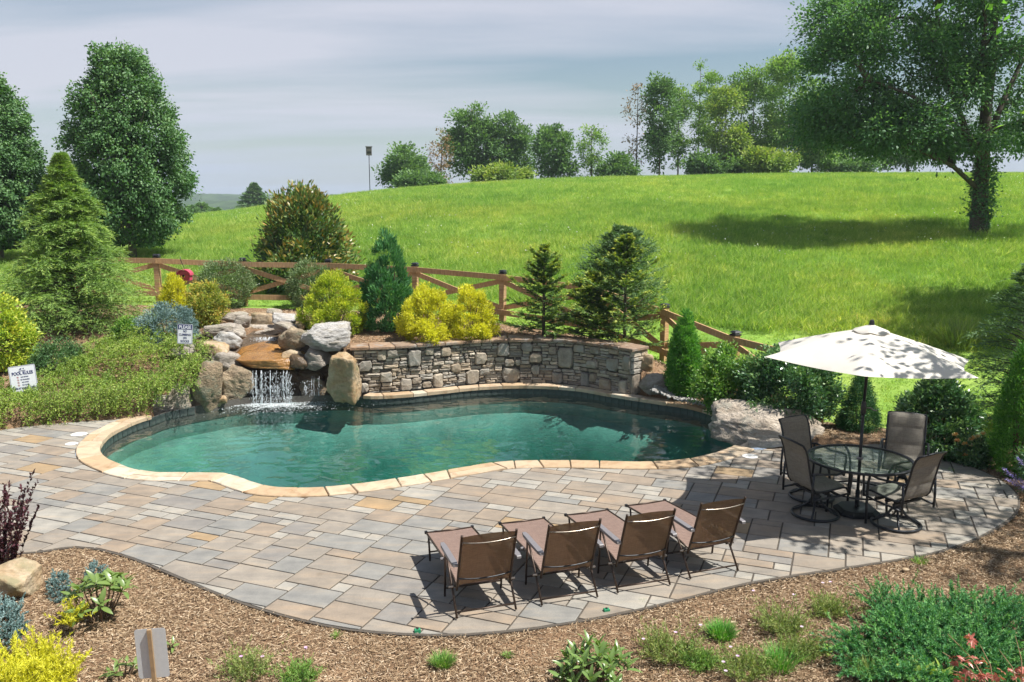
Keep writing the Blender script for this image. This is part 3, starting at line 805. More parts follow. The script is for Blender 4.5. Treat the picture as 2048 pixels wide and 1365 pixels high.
def build_wall():
    Lw, at = chain(wall_base)
    wall = empty('retaining_wall', (wall_base[0].x, wall_base[0].y, 0), 0, 'curved retaining wall of stacked grey and tan stone behind the pool', 'wall')
    O = Vector(wall.location)
    core = MB(); m = 60
    ring = []
    for q in range(m + 1):
        p, t = at(Lw * q / m); nrm = Vector((t.y, -t.x))
        a = p - nrm * .0; b = p - nrm * .42
        core_pts = [(a.x, a.y, -.4), (a.x, a.y, WALL_H), (b.x, b.y, WALL_H), (b.x, b.y, -.4)]
        ring.append([Vector(c) - O for c in core_pts])
    vs_ = [p for rg in ring for p in rg]; fs = []
    for q in range(m):
        for k in range(4): fs.append((q * 4 + k, q * 4 + (k + 1) % 4, (q + 1) * 4 + (k + 1) % 4, (q + 1) * 4 + k))
    fs += [(3, 2, 1, 0), tuple(m * 4 + k for k in range(4))]
    core.add(vs_, fs).build('core', 'mortar', wall)
    def frame(s, z, out):
        s2 = min(max(s, 0), Lw); p, t = at(s2); p = p + t * (s - s2); nrm = Vector((t.y, -t.x))
        return Vector((p.x + nrm.x * out, p.y + nrm.y * out, z)) - O
    # pixel x -> s
    tab = []
    for q in range(201):
        s = Lw * q / 200; p, t = at(s); tab.append((CX + F * p.x / (p.y * math.cos(PITCH) + 4 * math.sin(PITCH)), s))
    tx = [a for a, b in tab]; tsv = [b for a, b in tab]
    r = random.Random(5)
    bigpx = [(120,230,212,312),(240,155,300,235),(430,160,522,287),(640,140,712,215),(255,315,336,392),(380,365,460,465),(590,335,657,445),(858,185,940,275),(798,310,890,425),(703,265,772,332),(888,305,957,352),(1003,115,1086,218),(1155,118,1236,186),(1210,190,1297,264),(1033,295,1155,412),(1050,235,1116,292),(1220,275,1281,352),(1390,150,1497,302),(1332,145,1388,205),(1355,330,1432,417),(1490,130,1572,190),(1603,135,1672,195),(1578,240,1657,300),(1708,215,1787,317),(1543,330,1603,432),(1606,335,1647,400),(1665,370,1742,462),(1720,145,1787,190),(1813,190,1866,312),(1793,375,1846,477),(125,390,186,466),(543,150,602,205),(302,155,372,210),(455,365,522,412),(520,395,585,440),(1120,240,1160,285)]
    by = lambda x: np.interp(x, [100, 450, 640, 900, 1200, 1500, 1700, 1870], [470, 458, 442, 414, 408, 420, 452, 485])
    ty = lambda x: np.interp(x, [70, 500, 750, 1000, 1300, 1600, 1900], [155, 145, 125, 110, 112, 126, 165])
    bigs = []
    for x0, y0, x1, y1 in bigpx:
        xm = (x0 + x1) / 2; B, T = by(xm), ty(xm)
        s0 = float(np.interp(680 + x0 / 3.2, tx, tsv)); s1 = float(np.interp(680 + x1 / 3.2, tx, tsv))
        z0 = max(.0, (B - y1) / (B - T) * WALL_H); z1 = min(WALL_H - .01, (B - y0) / (B - T) * WALL_H)
        if s1 - s0 > .08: bigs.append((s0, s1, z0, z1))
    pieces = []
    for s0, s1, z0, z1 in bigs:
        me, o = stone_mesh(skewed(ragged(s0 + .004, s1 - .004, z0 + .004, z1 - .004, r, .34, .04), r), frame, r.uniform(.075, .10), r)
        pieces.append((me, o, 'wall_stone_big'))
    z = .0
    while z < WALL_H - .02:
        h = r.uniform(.045, .085)
        if WALL_H - (z + h) < .035: h = WALL_H - z
        iv = sorted((a + .018, b - .018) for a, b, c, d in bigs if c + .014 < z + h - .012 and d - .014 > z + .012)
        free = []; s = 0.02
        for a, b in iv:
            if a > s + .03: free.append((s, a))
            s = max(s, b)
        if s < Lw - .03: free.append((s, Lw))
        for a, b in free:
            s = a
            while s < b - .02:
                L = r.uniform(.10, .34)
                e = s + L if b - (s + L) > .08 else b
                hh = h
                if r.random() < .22 and h > .065 and e - s > .14:
                    zm = z + h * .5
                    for q0, q1 in ((z, zm), (zm, z + h)):
                        me, o = stone_mesh(ragged(s + .005, e - .005, q0 + .003, q1 - .003, r, .4, .1), frame, r.uniform(.02, .06), r); pieces.append((me, o, 'wall_stone'))
                else:
                    me, o = stone_mesh(ragged(s + .005, e - .005, z + .004, z + hh - .004, r, .4, .12), frame, r.uniform(.02, .065), r); pieces.append((me, o, 'wall_stone'))
                s = e
        z += h
    # the wall's end face
    pe, te = at(Lw); ne = Vector((te.y, -te.x))
    def frame_e(s, z, out): return Vector((pe.x - ne.x * s + te.x * out, pe.y - ne.y * s + te.y * out, z)) - O
    zz_ = 0.0
    for h, cuts in ((.44, (0, .44)), (.10, (0, .2, .44)), (.16, (0, .28, .44)), (.09, (0, .14, .44)), (.14, (0, .25, .44))):
        for a, b in zip(cuts[:-1], cuts[1:]):
            me, o = stone_mesh(ragged(a + .005 - .03, b - .005, zz_ + .005, zz_ + h - .005, r, .15, .03), frame_e, r.uniform(.05, .07), r); pieces.append((me, o, 'wall_stone_big' if h > .3 else 'wall_stone'))
        zz_ += h
    print('WALL STONES', len(pieces))
    pieces.sort(key=lambda q: -sum(p.area for p in q[0].polygons))
    rest = MB()
    for k, (me, o, mt) in enumerate(pieces):
        if k < 300: link('stone', me, mt, wall, o)
        else: rest.add([Vector(v.co) + o for v in me.vertices], [tuple(p.vertices) for p in me.polygons])
    if rest.v: tag(rest.build('stone_remainder', 'wall_stone', wall), kind='stuff')
    # cap stones
    s = -.06
    while s < Lw + .06:
        e = min(s + r.uniform(.38, .72), Lw + .10)
        if Lw + .1 - e < .2: e = Lw + .10
        f = []; b = []
        for q in range(4):
            ss = s + .006 + (e - s - .012) * q / 3
            f.append(frame(ss, 0, .11 + r.uniform(-.015, .015))); b.append(frame(ss, 0, -.44 + r.uniform(-.02, .02)))
        poly = [(p.x, p.y) for p in f] + [(p.x, p.y) for p in reversed(b)]
        cx_ = sum(p[0] for p in poly) / len(poly); cy_ = sum(p[1] for p in poly) / len(poly)
        MB().prism([(p[0] - cx_, p[1] - cy_) for p in poly], WALL_H + .002, WALL_H + .06 + r.uniform(-.006, .008), .02, .015).build('cap_stone', 'cap_stone', wall, (cx_, cy_, 0))
        s = e
build_wall()

# ------------------------------------------------------------------ boulders
def boulder_mesh(dims, seed, facets=14, p=16, sub=3, rough=.05):
    r = np.random.default_rng(seed)
    bm = bmesh.new(); bmesh.ops.create_icosphere(bm, subdivisions=sub, radius=1.0)
    v = np.array([x.co for x in bm.verts]); f = np.array([[q.index for q in x.verts] for x in bm.faces]); bm.free()
    nr = nrmz(r.normal(size=(facets, 3))); h = r.uniform(.70, 1.06, facets)
    ax = np.vstack([np.eye(3), -np.eye(3)]); nr = np.vstack([nr, ax]); h = np.r_[h, np.full(6, .97)]
    q = np.maximum(v @ nr.T, 0) / h
    rad = (q ** (p * 2)).sum(1) ** (-.5 / p)
    off = r.uniform(0, 50, 3)
    nn = np.array([mnoise.fractal(Vector(x * 1.9 + off), .75, 2.1, 5) for x in v])
    rg = np.array([abs(mnoise.noise(Vector(x * np.array([1.2, 1.2, 3.2]) + off))) for x in v])
    fine = np.array([mnoise.fractal(Vector(x * 6.0 + off), .8, 2.2, 3) for x in v])
    v = v * (rad * (1 + rough * 1.5 * nn + rough * .55 * fine - rough * 2.4 * np.clip(.16 - rg, 0, 1) * 6 * .5))[:, None]
    v *= np.array(dims) / 2 / np.abs(v).max(axis=0)
    return fast_mesh('boulder', v, f, None, True)
def boulder(bb, Y, thick, mat, seed, label, group=None, tilt=(0, 0, 0), name='boulder', facets=14, rough=.05, p=16, sink=0.0):
    x0, y0, x1, y1 = bb
    c = PD((x0 + x1) / 2, (y0 + y1) / 2, Y); k = Y / F * (1.14 if (15 < Y and p < 20 and name == 'boulder' and x1 < 700) else 1.01)
    me = boulder_mesh(((x1 - x0) * k, thick, (y1 - y0) * k), seed, facets, p, 5 if (x1 - x0) > 60 else 4, rough)
    o = link(name, me, mat); o.location = (c.x, c.y + thick * .25, c.z - sink); o.rotation_euler = tilt
    tag(o, label, 'boulder', group)
    return o
BL = [
 ((470,714,606,743),17.5,1.0,'wet_slab',3,'wide wet orange ledge slab where the lower waterfall spills into the pool',None,(.04,0,0),'ledge_slab',8,.02,30),
 ((472,694,566,719),18.25,1.5,'wet_slab',4,'wet tan slab lying above the orange waterfall ledge',None,(.10,0,.05),'ledge_slab',8,.02,24),
 ((560,703,607,722),17.6,.5,'boulder_orange',44,'flat rusty stone beside the orange waterfall ledge',None,(0,.1,.2),'flat_stone',8,.03,20),
 ((480,652,564,677),19.25,.8,'boulder_tan',5,'flat tan slab over which the upper small waterfall spills',None,(.05,0,0),'ledge_slab',8,.03,24),
 ((493,628,546,656),19.6,.5,'boulder_orange',6,'rounded tan rock at the head of the waterfall stream',None,(0,0,0),'boulder',10,.04,14),
 ((463,634,496,660),19.3,.4,'boulder_grey',7,'wedge-shaped pale rock between two tan rocks at the stream head',None,(0,.2,.2),'boulder',12,.05,16),
 ((441,627,492,645),19.8,.6,'boulder_grey',8,'flat pale rock sunk in mulch near the round green bush',None,(0,-.1,0),'boulder',9,.04,18),
 ((544,630,587,654),19.2,.5,'boulder_white',9,'white-streaked rock beside the stream head',None,(0,.1,.3),'boulder',12,.06,14),
 ((530,620,562,631),20.2,.5,'boulder_grey',10,'low flat stone behind the stream head',None,(0,0,.2),'flat_stone',8,.03,20),
 ((552,646,594,672),18.7,.5,'boulder_grey',11,'squarish grey block beside the upper spill slab',None,(0,.06,-.3),'boulder',8,.03,22),
 ((592,648,609,658),18.8,.25,'boulder_orange',12,'small tan stone in mulch beside the chartreuse shrub',None,(0,0,0),'boulder',10,.04,10),
 ((412,650,485,677),18.7,.6,'boulder_grey',13,'long flat pale rock at the edge of the mulch slope by the upper spill',None,(0,-.08,.2),'boulder',10,.05,18),
 ((462,655,486,682),18.4,.4,'boulder_grey',14,'upright pale rock flanking the upper spill slab',None,(0,.1,0),'boulder',11,.05,14),
 ((425,668,482,702),17.9,.6,'boulder_white',15,'rounded white and grey boulder beside the tan middle slab',None,(0,.25,.2),'boulder',12,.06,12),
 ((396,686,452,714),17.6,.6,'boulder_orange',16,'flat pinkish rock with moss tufts below the sign about climbing',None,(0,.12,0),'boulder',9,.04,18),
 ((420,706,474,754),17.3,.7,'boulder_grey',17,'pale lichen-spotted boulder beside the orange ledge slab',None,(0,-.3,.2),'boulder',13,.06,12),
 ((404,728,428,764),16.9,.4,'boulder_brown',18,'narrow olive rock wedged above the tall mossy boulder',None,(0,.2,0),'boulder',11,.05,14),
 ((418,752,437,780),16.9,.3,'boulder_brown',19,'small brown rock wedged between two large pool-edge boulders',None,(0,.3,0),'boulder',11,.05,12),
 ((376,728,436,836),16.5,.7,'boulder_brown',20,'tall mossy olive boulder at the pool edge under trailing shrub',None,(0,.12,.3),'boulder',13,.06,12),
 ((432,738,503,808),17.1,.6,'boulder_brown',21,'large smooth wet olive-brown boulder beside the lower waterfall',None,(0,.35,.1),'boulder',10,.04,14),
 ((432,794,452,808),16.75,.2,'boulder_orange',22,'small bright rusty stone at the waterline by the olive boulder',None,(0,0,0),'boulder',10,.04,10),
 ((555,660,608,708),18.0,.7,'boulder_brown',23,'rough brown-grey boulder beside the tan middle slab',None,(0,.15,.2),'boulder',13,.07,14),
 ((600,655,692,704),17.5,.9,'boulder_white',24,'broad white layered boulder overhanging the end of the stone wall',None,(0,-.06,.1),'boulder',10,.06,16),
 ((608,698,657,740),17.5,.6,'boulder_grey',25,'grey boulder supporting the broad white layered boulder',None,(0,.1,0),'boulder',12,.05,12),
 ((578,712,614,742),17.4,.4,'wet_dark',26,'dark wet rock tucked under the grey supporting boulder',None,(0,.2,0),'boulder',12,.05,14),
 ((645,707,719,808),17.0,.5,'boulder_orange',27,'tall leaning rust-and-tan boulder standing at the wall end in the pool',None,(.08,.07,-.2),'boulder',6,.045,12),
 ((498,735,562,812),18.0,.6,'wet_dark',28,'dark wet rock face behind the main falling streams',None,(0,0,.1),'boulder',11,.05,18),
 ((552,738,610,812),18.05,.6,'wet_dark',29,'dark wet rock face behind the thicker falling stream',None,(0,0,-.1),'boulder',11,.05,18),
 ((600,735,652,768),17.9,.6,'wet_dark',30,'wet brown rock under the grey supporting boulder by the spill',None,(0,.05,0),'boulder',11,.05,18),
 ((602,758,652,810),17.75,.5,'boulder_brown',31,'wet brown rock at the waterline next to the tall leaning boulder',None,(0,-.1,0),'boulder',11,.05,14),
 ((333,775,378,832),16.3,.5,'boulder_grey',32,'grey streaked boulder under trailing shrub at the pool corner',None,(0,.1,.3),'boulder',12,.06,12),
 ((272,795,340,833),16.05,.5,'boulder_grey',33,'low grey rock half covered by trailing shrub beside the coping',None,(0,0,.2),'boulder',11,.06,12),
 ((215,805,275,838),15.9,.5,'boulder_brown',34,'low brown rock under trailing shrub at the paving edge',None,(0,0,.1),'boulder',11,.06,12),
 ((340,692,392,722),17.3,.6,'boulder_grey',35,'pale rock peeping out of the trailing shrub below the sign about climbing',None,(0,.1,.2),'boulder',11,.06,12),
 ((376,700,424,724),17.5,.5,'boulder_brown',36,'brown rock among trailing stems near the pale lichen boulder',None,(0,0,.2),'boulder',11,.06,12),
 ((1428,818,1665,898),14.15,1.15,'boulder_tan',37,'large flat-topped tan boulder at the pool end beside the patio table',None,(0,.06,-.16),'boulder',8,.04,18),
 ((1278,708,1312,756),17.4,.45,'boulder_orange',38,'upright pale tan boulder beside the end of the stone wall',None,(0,.1,.2),'boulder',12,.05,12),
 ((1283,750,1328,790),17.0,.45,'boulder_grey',39,'squat grey block stone with flat top at the foot of the wall end',None,(0,0,.4),'boulder',8,.03,20),
 ((-30,1140,62,1215),8.15,.5,'boulder_orange',40,'flat tan boulder in mulch beside the purple-leaved shrub',None,(0,.06,-.2),'boulder',8,.03,22),
]
for b in BL: boulder(*b[:7], tilt=b[7], name=b[8], facets=b[9], rough=b[10], p=b[11])

# earth and rock fill behind the waterfall stones
fill = MB()
fl = [(-3.55, 17.55), (-4.2, 17.95), (-5.0, 18.1), (-5.8, 17.8), (-6.25, 17.2), (-6.6, 16.6)]
bk = [(-3.5, 18.6), (-4.2, 19.2), (-5.0, 19.5), (-6.0, 19.2), (-6.8, 18.4), (-7.3, 17.4)]
vs_ = []
for (a, b), (c, d) in zip(fl, bk): vs_ += [(a, b, -.9), (a, b, .35), (c, d, hz(c, d) + .02), (c, d, -.9)]
fs_ = []
for q in range(len(fl) - 1):
    for k in range(3): fs_.append((q * 4 + k, (q + 1) * 4 + k, (q + 1) * 4 + k + 1, q * 4 + k + 1))
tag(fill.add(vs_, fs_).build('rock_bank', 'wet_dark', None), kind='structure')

# ------------------------------------------------------------------ falling water
def water_mats():
    m, nt, out = new_mat('falling_water')
    v = coords(nt, 'Object', (40, 40, 5)); n = noise_tex(nt, 1, 4, .65, v)
    f = ramp(nt, n, [(.40, (.08, .08, .08)), (.62, (.85, .85, .85))])
    tr = N(nt, 'ShaderNodeBsdfTransparent', {'Color': (1, 1, 1, 1)})
    p = N(nt, 'ShaderNodeBsdfPrincipled', {'Base Color': (.85, .9, .93, 1), 'Roughness': .15})
    ms = N(nt, 'ShaderNodeMixShader'); nt.links.new(f, ms.inputs[0]); nt.links.new(tr.outputs[0], ms.inputs[1]); nt.links.new(p.outputs[0], ms.inputs[2])
    nt.links.new(ms.outputs[0], out.inputs['Surface'])
    m, nt, out = new_mat('foam')
    at = N(nt, 'ShaderNodeAttribute', attribute_name='rnd')
    tr = N(nt, 'ShaderNodeBsdfTransparent'); p = N(nt, 'ShaderNodeBsdfPrincipled', {'Base Color': (.85, .9, .92, 1), 'Roughness': .4})
    mm = N(nt, 'ShaderNodeMath', operation='MULTIPLY_ADD'); nt.links.new(at.outputs['Fac'], mm.inputs[0]); mm.inputs[1].default_value = .6; mm.inputs[2].default_value = .25
    ms = N(nt, 'ShaderNodeMixShader'); nt.links.new(mm.outputs[0], ms.inputs[0]); nt.links.new(tr.outputs[0], ms.inputs[1]); nt.links.new(p.outputs[0], ms.inputs[2])
    nt.links.new(ms.outputs[0], out.inputs['Surface'])
water_mats()
def streams(name, label, tops, zb, group=None, spread=.02, nsub=3.6):
    base = sum((t[0] for t in tops), Vector()) / len(tops)
    e = empty(name, (base.x, base.y, zb), 0, label, 'waterfall', group)
    r = random.Random(3)
    for top, wdt, dens in tops:
        mb = MB(); n = max(3, int(nsub * dens))
        for q in range(n):
            x = r.gauss(0, wdt); z0 = top.z; H = z0 - zb
            full = r.random() < .22
            a0 = 0 if full else r.uniform(0, .8); a1 = 1 if full else min(1, a0 + r.uniform(.08, .4))
            pts = []
            for t in np.linspace(a0, a1, 7):
                fall = H * t; out = -.10 * math.sqrt(t) - .03
                pts.append(Vector((top.x + x * (1 + .8 * t) + r.gauss(0, .0025), top.y + out + r.gauss(0, .003), z0 - fall)) - Vector(e.location))
            rad = r.uniform(.0025, .006) * (1.2 if full else .9)
            mb.tube(pts, [rad * r.uniform(.5, 1.2) for _ in pts], 5, True)
        for q in range(int(60 * dens)):        # loose drops
            t = r.random() ** .7; c = Vector((top.x + r.gauss(0, wdt * 2.4 + .02), top.y - .1 + r.gauss(0, .04), top.z - (top.z - zb) * t)) - Vector(e.location)
            mb.tube([c, c - Vector((0, 0, r.uniform(.012, .04)))], r.uniform(.002, .0045), 4, True)
        tag(mb.build('stream', 'falling_water', e, smooth=True), kind='stuff')
    return e
lo = []
for px, w, d in ((486,.008,.4),(507,.01,.7),(513,.012,2.0),(525,.02,1.9),(532,.010,.7),(541,.012,1.5),(548,.008,.5),(555,.018,2.0),(566,.012,1.4),(575,.018,3.0),(581,.010,1.0),(613,.014,1.2),(628,.03,.6),(640,.02,.5)):
    py = 741 if px < 600 else 752
    lo.append((PD(px, py, 17.25 if px < 600 else 17.45) , w, d))
wf = streams('waterfall', 'main waterfall dropping in white streams from the orange ledge into the pool', lo, WZ)
up = [(PD(px, 674, 19.0), .014, 3.0 if px > 515 else 1.4) for px in range(494, 552, 5)]
streams('waterfall', 'short upper waterfall spilling between two flat slabs', up, float(PD(520, 693, 18.9).z), nsub=4)
def foam():
    pos = []; dv = []; L = []; W = []
    for top, w, d in lo:
        n = int(170 * d); c = np.array([top.x, top.y - .14])
        ang = rng.uniform(0, 2 * np.pi, n); rad = np.abs(rng.normal(0, .22, n)) * (1 + .9 * (np.sin(ang) < 0))
        x = c[0] + np.cos(ang) * rad * 1.6; y = c[1] + np.sin(ang) * rad
        pos.append(np.c_[x, y, np.full(n, WZ + .004) + rng.random(n) * .006]); dv.append(np.c_[-np.sin(ang) + rng.normal(0, .8, n), np.cos(ang) + rng.normal(0, .8, n), np.zeros(n)])
        L.append(rng.uniform(.015, .06, n)); W.append(rng.uniform(.008, .022, n))
    k_ = len(pos)
    # wake streaks fanning towards the middle of the pool
    for a0, ln in ((-2.75, .8), (-2.2, .7), (-.55, .6), (-2.95, 1.0), (-.25, .7)):
        n = 90; a0 = a0 + rng.normal(0, .05); t = rng.random(n) * ln; src = np.array([lo[9][0].x - .1, lo[9][0].y - .15])
        x = src[0] + np.cos(a0) * t * 1.3 + rng.normal(0, .02, n); y = src[1] + np.sin(a0) * t + .12 * np.sin(t * 5 + a0 * 3) + rng.normal(0, .03, n)
        pos.append(np.c_[x, y, np.full(n, WZ + .005) + rng.random(n) * .004]); dv.append(np.tile([math.cos(a0), math.sin(a0), 0], (n, 1)) + rng.normal(0, .15, (n, 3)) * [1, 1, 0])
        L.append(rng.uniform(.03, .1, n)); W.append(rng.uniform(.005, .014, n))
    pos = np.vstack(pos); dv = np.vstack(dv); L = np.concatenate(L); W = np.concatenate(W)
    k = inside(pool, pos[:, 0], pos[:, 1]); pos, dv, L, W = pos[k], dv[k], L[k], W[k]
    loc = np.array(wf.location)
    o = leaves('foam', pos - loc, dv, np.tile([0, 0, 1.0], (len(pos), 1)), L, W, 'foam', wf, fold=0)
    tag(o, kind='stuff')
foam()

# ------------------------------------------------------------------ fence
def wood_mat(name, a, b, c_):
    m, nt, out = new_mat(name)
    v = coords(nt, 'Object')
    oi = N(nt, 'ShaderNodeObjectInfo')
    n1 = noise_tex(nt, 1.0, 5, .6, coords(nt, 'Object', (3, 3, 40)), .5); n2 = noise_tex(nt, 5, 4, .6, v)
    c = ramp(nt, n1, [(.3, a), (.5, b), (.72, c_)])
    c = mixc(nt, .6, c, ramp(nt, n2, [(.3, (.7, .68, .66)), (.7, (1.2, 1.15, 1.1))]), 'MULTIPLY')
    c = mixc(nt, .5, c, ramp(nt, oi.outputs['Random'], [(0, (.75, .75, .76)), (1, (1.25, 1.15, 1.02))]), 'MULTIPLY')
    principled(nt, out, c, .8, 0, bump(nt, n1, .3, .006), .2)
wood_mat('fence_wood', (.30, .19, .10), (.45, .295, .165), (.56, .39, .24))
flat('black_cap', (.018, .018, .022), .35, .1)
flat('cap_lens', (.10, .11, .13), .12)
def build_fence():
    f = empty('crossbuck_fence', fence_pts[2], 0, 'brown timber crossbuck fence with black post caps along the field', 'fence')
    O = Vector(f.location); PH = 1.26
    mp_ = MB().box((0, 0, PH / 2 - .2), (.14, .14, PH + .4)).mesh('post')
    mc = MB().prism([(-.085, -.085), (.085, -.085), (.085, .085), (-.085, .085)], PH, PH + .035, .012, .01).mesh('cap')
    ml = MB().box((0, 0, PH + .045), (.11, .11, .02)).prism([(-.09, -.09), (.09, -.09), (.09, .09), (-.09, .09)], PH + .055, PH + .095, .05, .035).mesh('cap_light')
    zs = [p.z for p in fence_pts]
    r = random.Random(8)
    for i, p in enumerate(fence_pts):
        a = fence_pts[max(i - 1, 0)]; b = fence_pts[min(i + 1, len(fence_pts) - 1)]; ang = math.atan2(b.y - a.y, b.x - a.x)
        o = link('post', mp_, 'fence_wood', f, p - O); o.rotation_euler = (r.gauss(0, .006), r.gauss(0, .006), ang)
        c = link('cap', mc, 'black_cap', o); l = link('cap_light', ml, 'black_cap', o)
    def board(a, b, w, nm, off):
        a = Vector(a); b = Vector(b); d = (b - a); h = Vector((d.x, d.y, 0)).normalized(); n = Vector((h.y, -h.x, 0))
        a = a + n * off; b = b + n * off; L = (b - a).length; mid = (a + b) / 2
        # local: z along the board so that the grain runs along it
        me = MB().box((0, 0, 0), (w, .036, L)).mesh(nm)
        o = link(nm, me, 'fence_wood', f, mid - O)
        zax = (b - a).normalized(); yax = n; xax = yax.cross(zax).normalized(); yax = zax.cross(xax)
        o.rotation_euler = Matrix((xax, yax, zax)).transposed().to_euler()
    for i in range(len(fence_pts) - 1):
        a, b = fence_pts[i], fence_pts[i + 1]; T = PH - .085; B = .27
        Z = lambda z: Vector((0, 0, z))
        d = (b - a); h = Vector((d.x, d.y, 0)).normalized() * .005
        board(a + Z(T) + h, b + Z(T) - h, .14, 'top_rail', .089 + (.0 if i % 2 else .003))
        board(a + Z(B) + h, b + Z(B) - h, .14, 'bottom_rail', .089 + (.0 if i % 2 else .003))
        q = h * 15
        board(a + Z(T - .12) + q, b + Z(B + .12) - q, .13, 'cross_brace', .045)
        m1 = (a + b) / 2 + Z((T + B) / 2)
        board(a + Z(B + .12) + q, b + Z(T - .12) - q, .13, 'cross_brace', .005)
build_fence()

# ------------------------------------------------------------------ folding loungers
flat('bronze_metal', (.055, .036, .026), .38, .55, var=.2)
flat('dark_metal', (.022, .024, .028), .42, .4, var=.2)
flat('arm_grey', (.16, .15, .155), .45, 0, var=.1)
flat('bar_metal', (.20, .17, .14), .25, .8, var=.1)
def sling_mat(name, a, b, alpha, band=.55):
    m, nt, out = new_mat(name)
    w1 = N(nt, 'ShaderNodeTexWave', {'Scale': 9.0, 'Distortion': .3, 'Detail': 2.0}); w1.bands_direction = 'Y'
    nt.links.new(coords(nt), w1.inputs['Vector'])
    n = noise_tex(nt, 1, 3, .7, coords(nt, 'Object', (8, 160, 160)))
    n2 = noise_tex(nt, 1, 3, .7, coords(nt, 'Object', (180, 10, 10)))
    c = ramp(nt, n, [(.3, a), (.7, b)])
    c = mixc(nt, band, c, ramp(nt, w1.outputs['Fac'], [(.08, (.55, .5, .48)), (.4, (1.05, 1.05, 1.05))]), 'MULTIPLY')
    c = mixc(nt, .6, c, ramp(nt, n2, [(.3, (.6, .6, .6)), (.7, (1.25, 1.22, 1.2))]), 'MULTIPLY')
    p = N(nt, 'ShaderNodeBsdfPrincipled', {'Roughness': .75, 'Specular IOR Level': .25}); nt.links.new(c, p.inputs['Base Color'])
    if alpha < 1:
        tr = N(nt, 'ShaderNodeBsdfTransparent', {'Color': (.95, .85, .72, 1)})
        ms = N(nt, 'ShaderNodeMixShader', {'Fac': alpha}); nt.links.new(tr.outputs[0], ms.inputs[1]); nt.links.new(p.outputs[0], ms.inputs[2])
        nt.links.new(ms.outputs[0], out.inputs['Surface'])
    else: nt.links.new(p.outputs[0], out.inputs['Surface'])
sling_mat('brown_sling', (.15, .095, .058), (.26, .175, .11), .72, .12)
sling_mat('seat_sling', (.155, .105, .085), (.27, .19, .155), .97)
sling_mat('grey_sling', (.13, .12, .10), (.25, .23, .195), 1.0, .0)
def copy_tree(o, parent=None):
    c = o.copy(); col.objects.link(c); c.parent = parent
    for ch in o.children: copy_tree(ch, c)
    return c
def sheet(name, left, right, t, mat, parent, sag=0.0, nx=8):
    """thin cloth between two edge polylines"""
    mb = MB(); rows = len(left); vs_ = []
    for lay in (0, 1):
        for i in range(rows):
            a, b = Vector(left[i]), Vector(right[i])
            tg = Vector(left[min(i + 1, rows - 1)]) - Vector(left[max(i - 1, 0)]); nr = (b - a).cross(tg).normalized()
            for k in range(nx + 1):
                u = k / nx; vs_.append(a.lerp(b, u) - nr * (sag * 4 * u * (1 - u)) + nr * (t * (lay - .5)))
    fs = []; S_ = rows * (nx + 1)
    for i in range(rows - 1):
        for k in range(nx):
            q = i * (nx + 1) + k
            fs.append((q, q + 1, q + nx + 2, q + nx + 1)); fs.append((S_ + q, S_ + q + nx + 1, S_ + q + nx + 2, S_ + q + 1))
    return mb.add(vs_, fs).build(name, mat, parent, smooth=True)
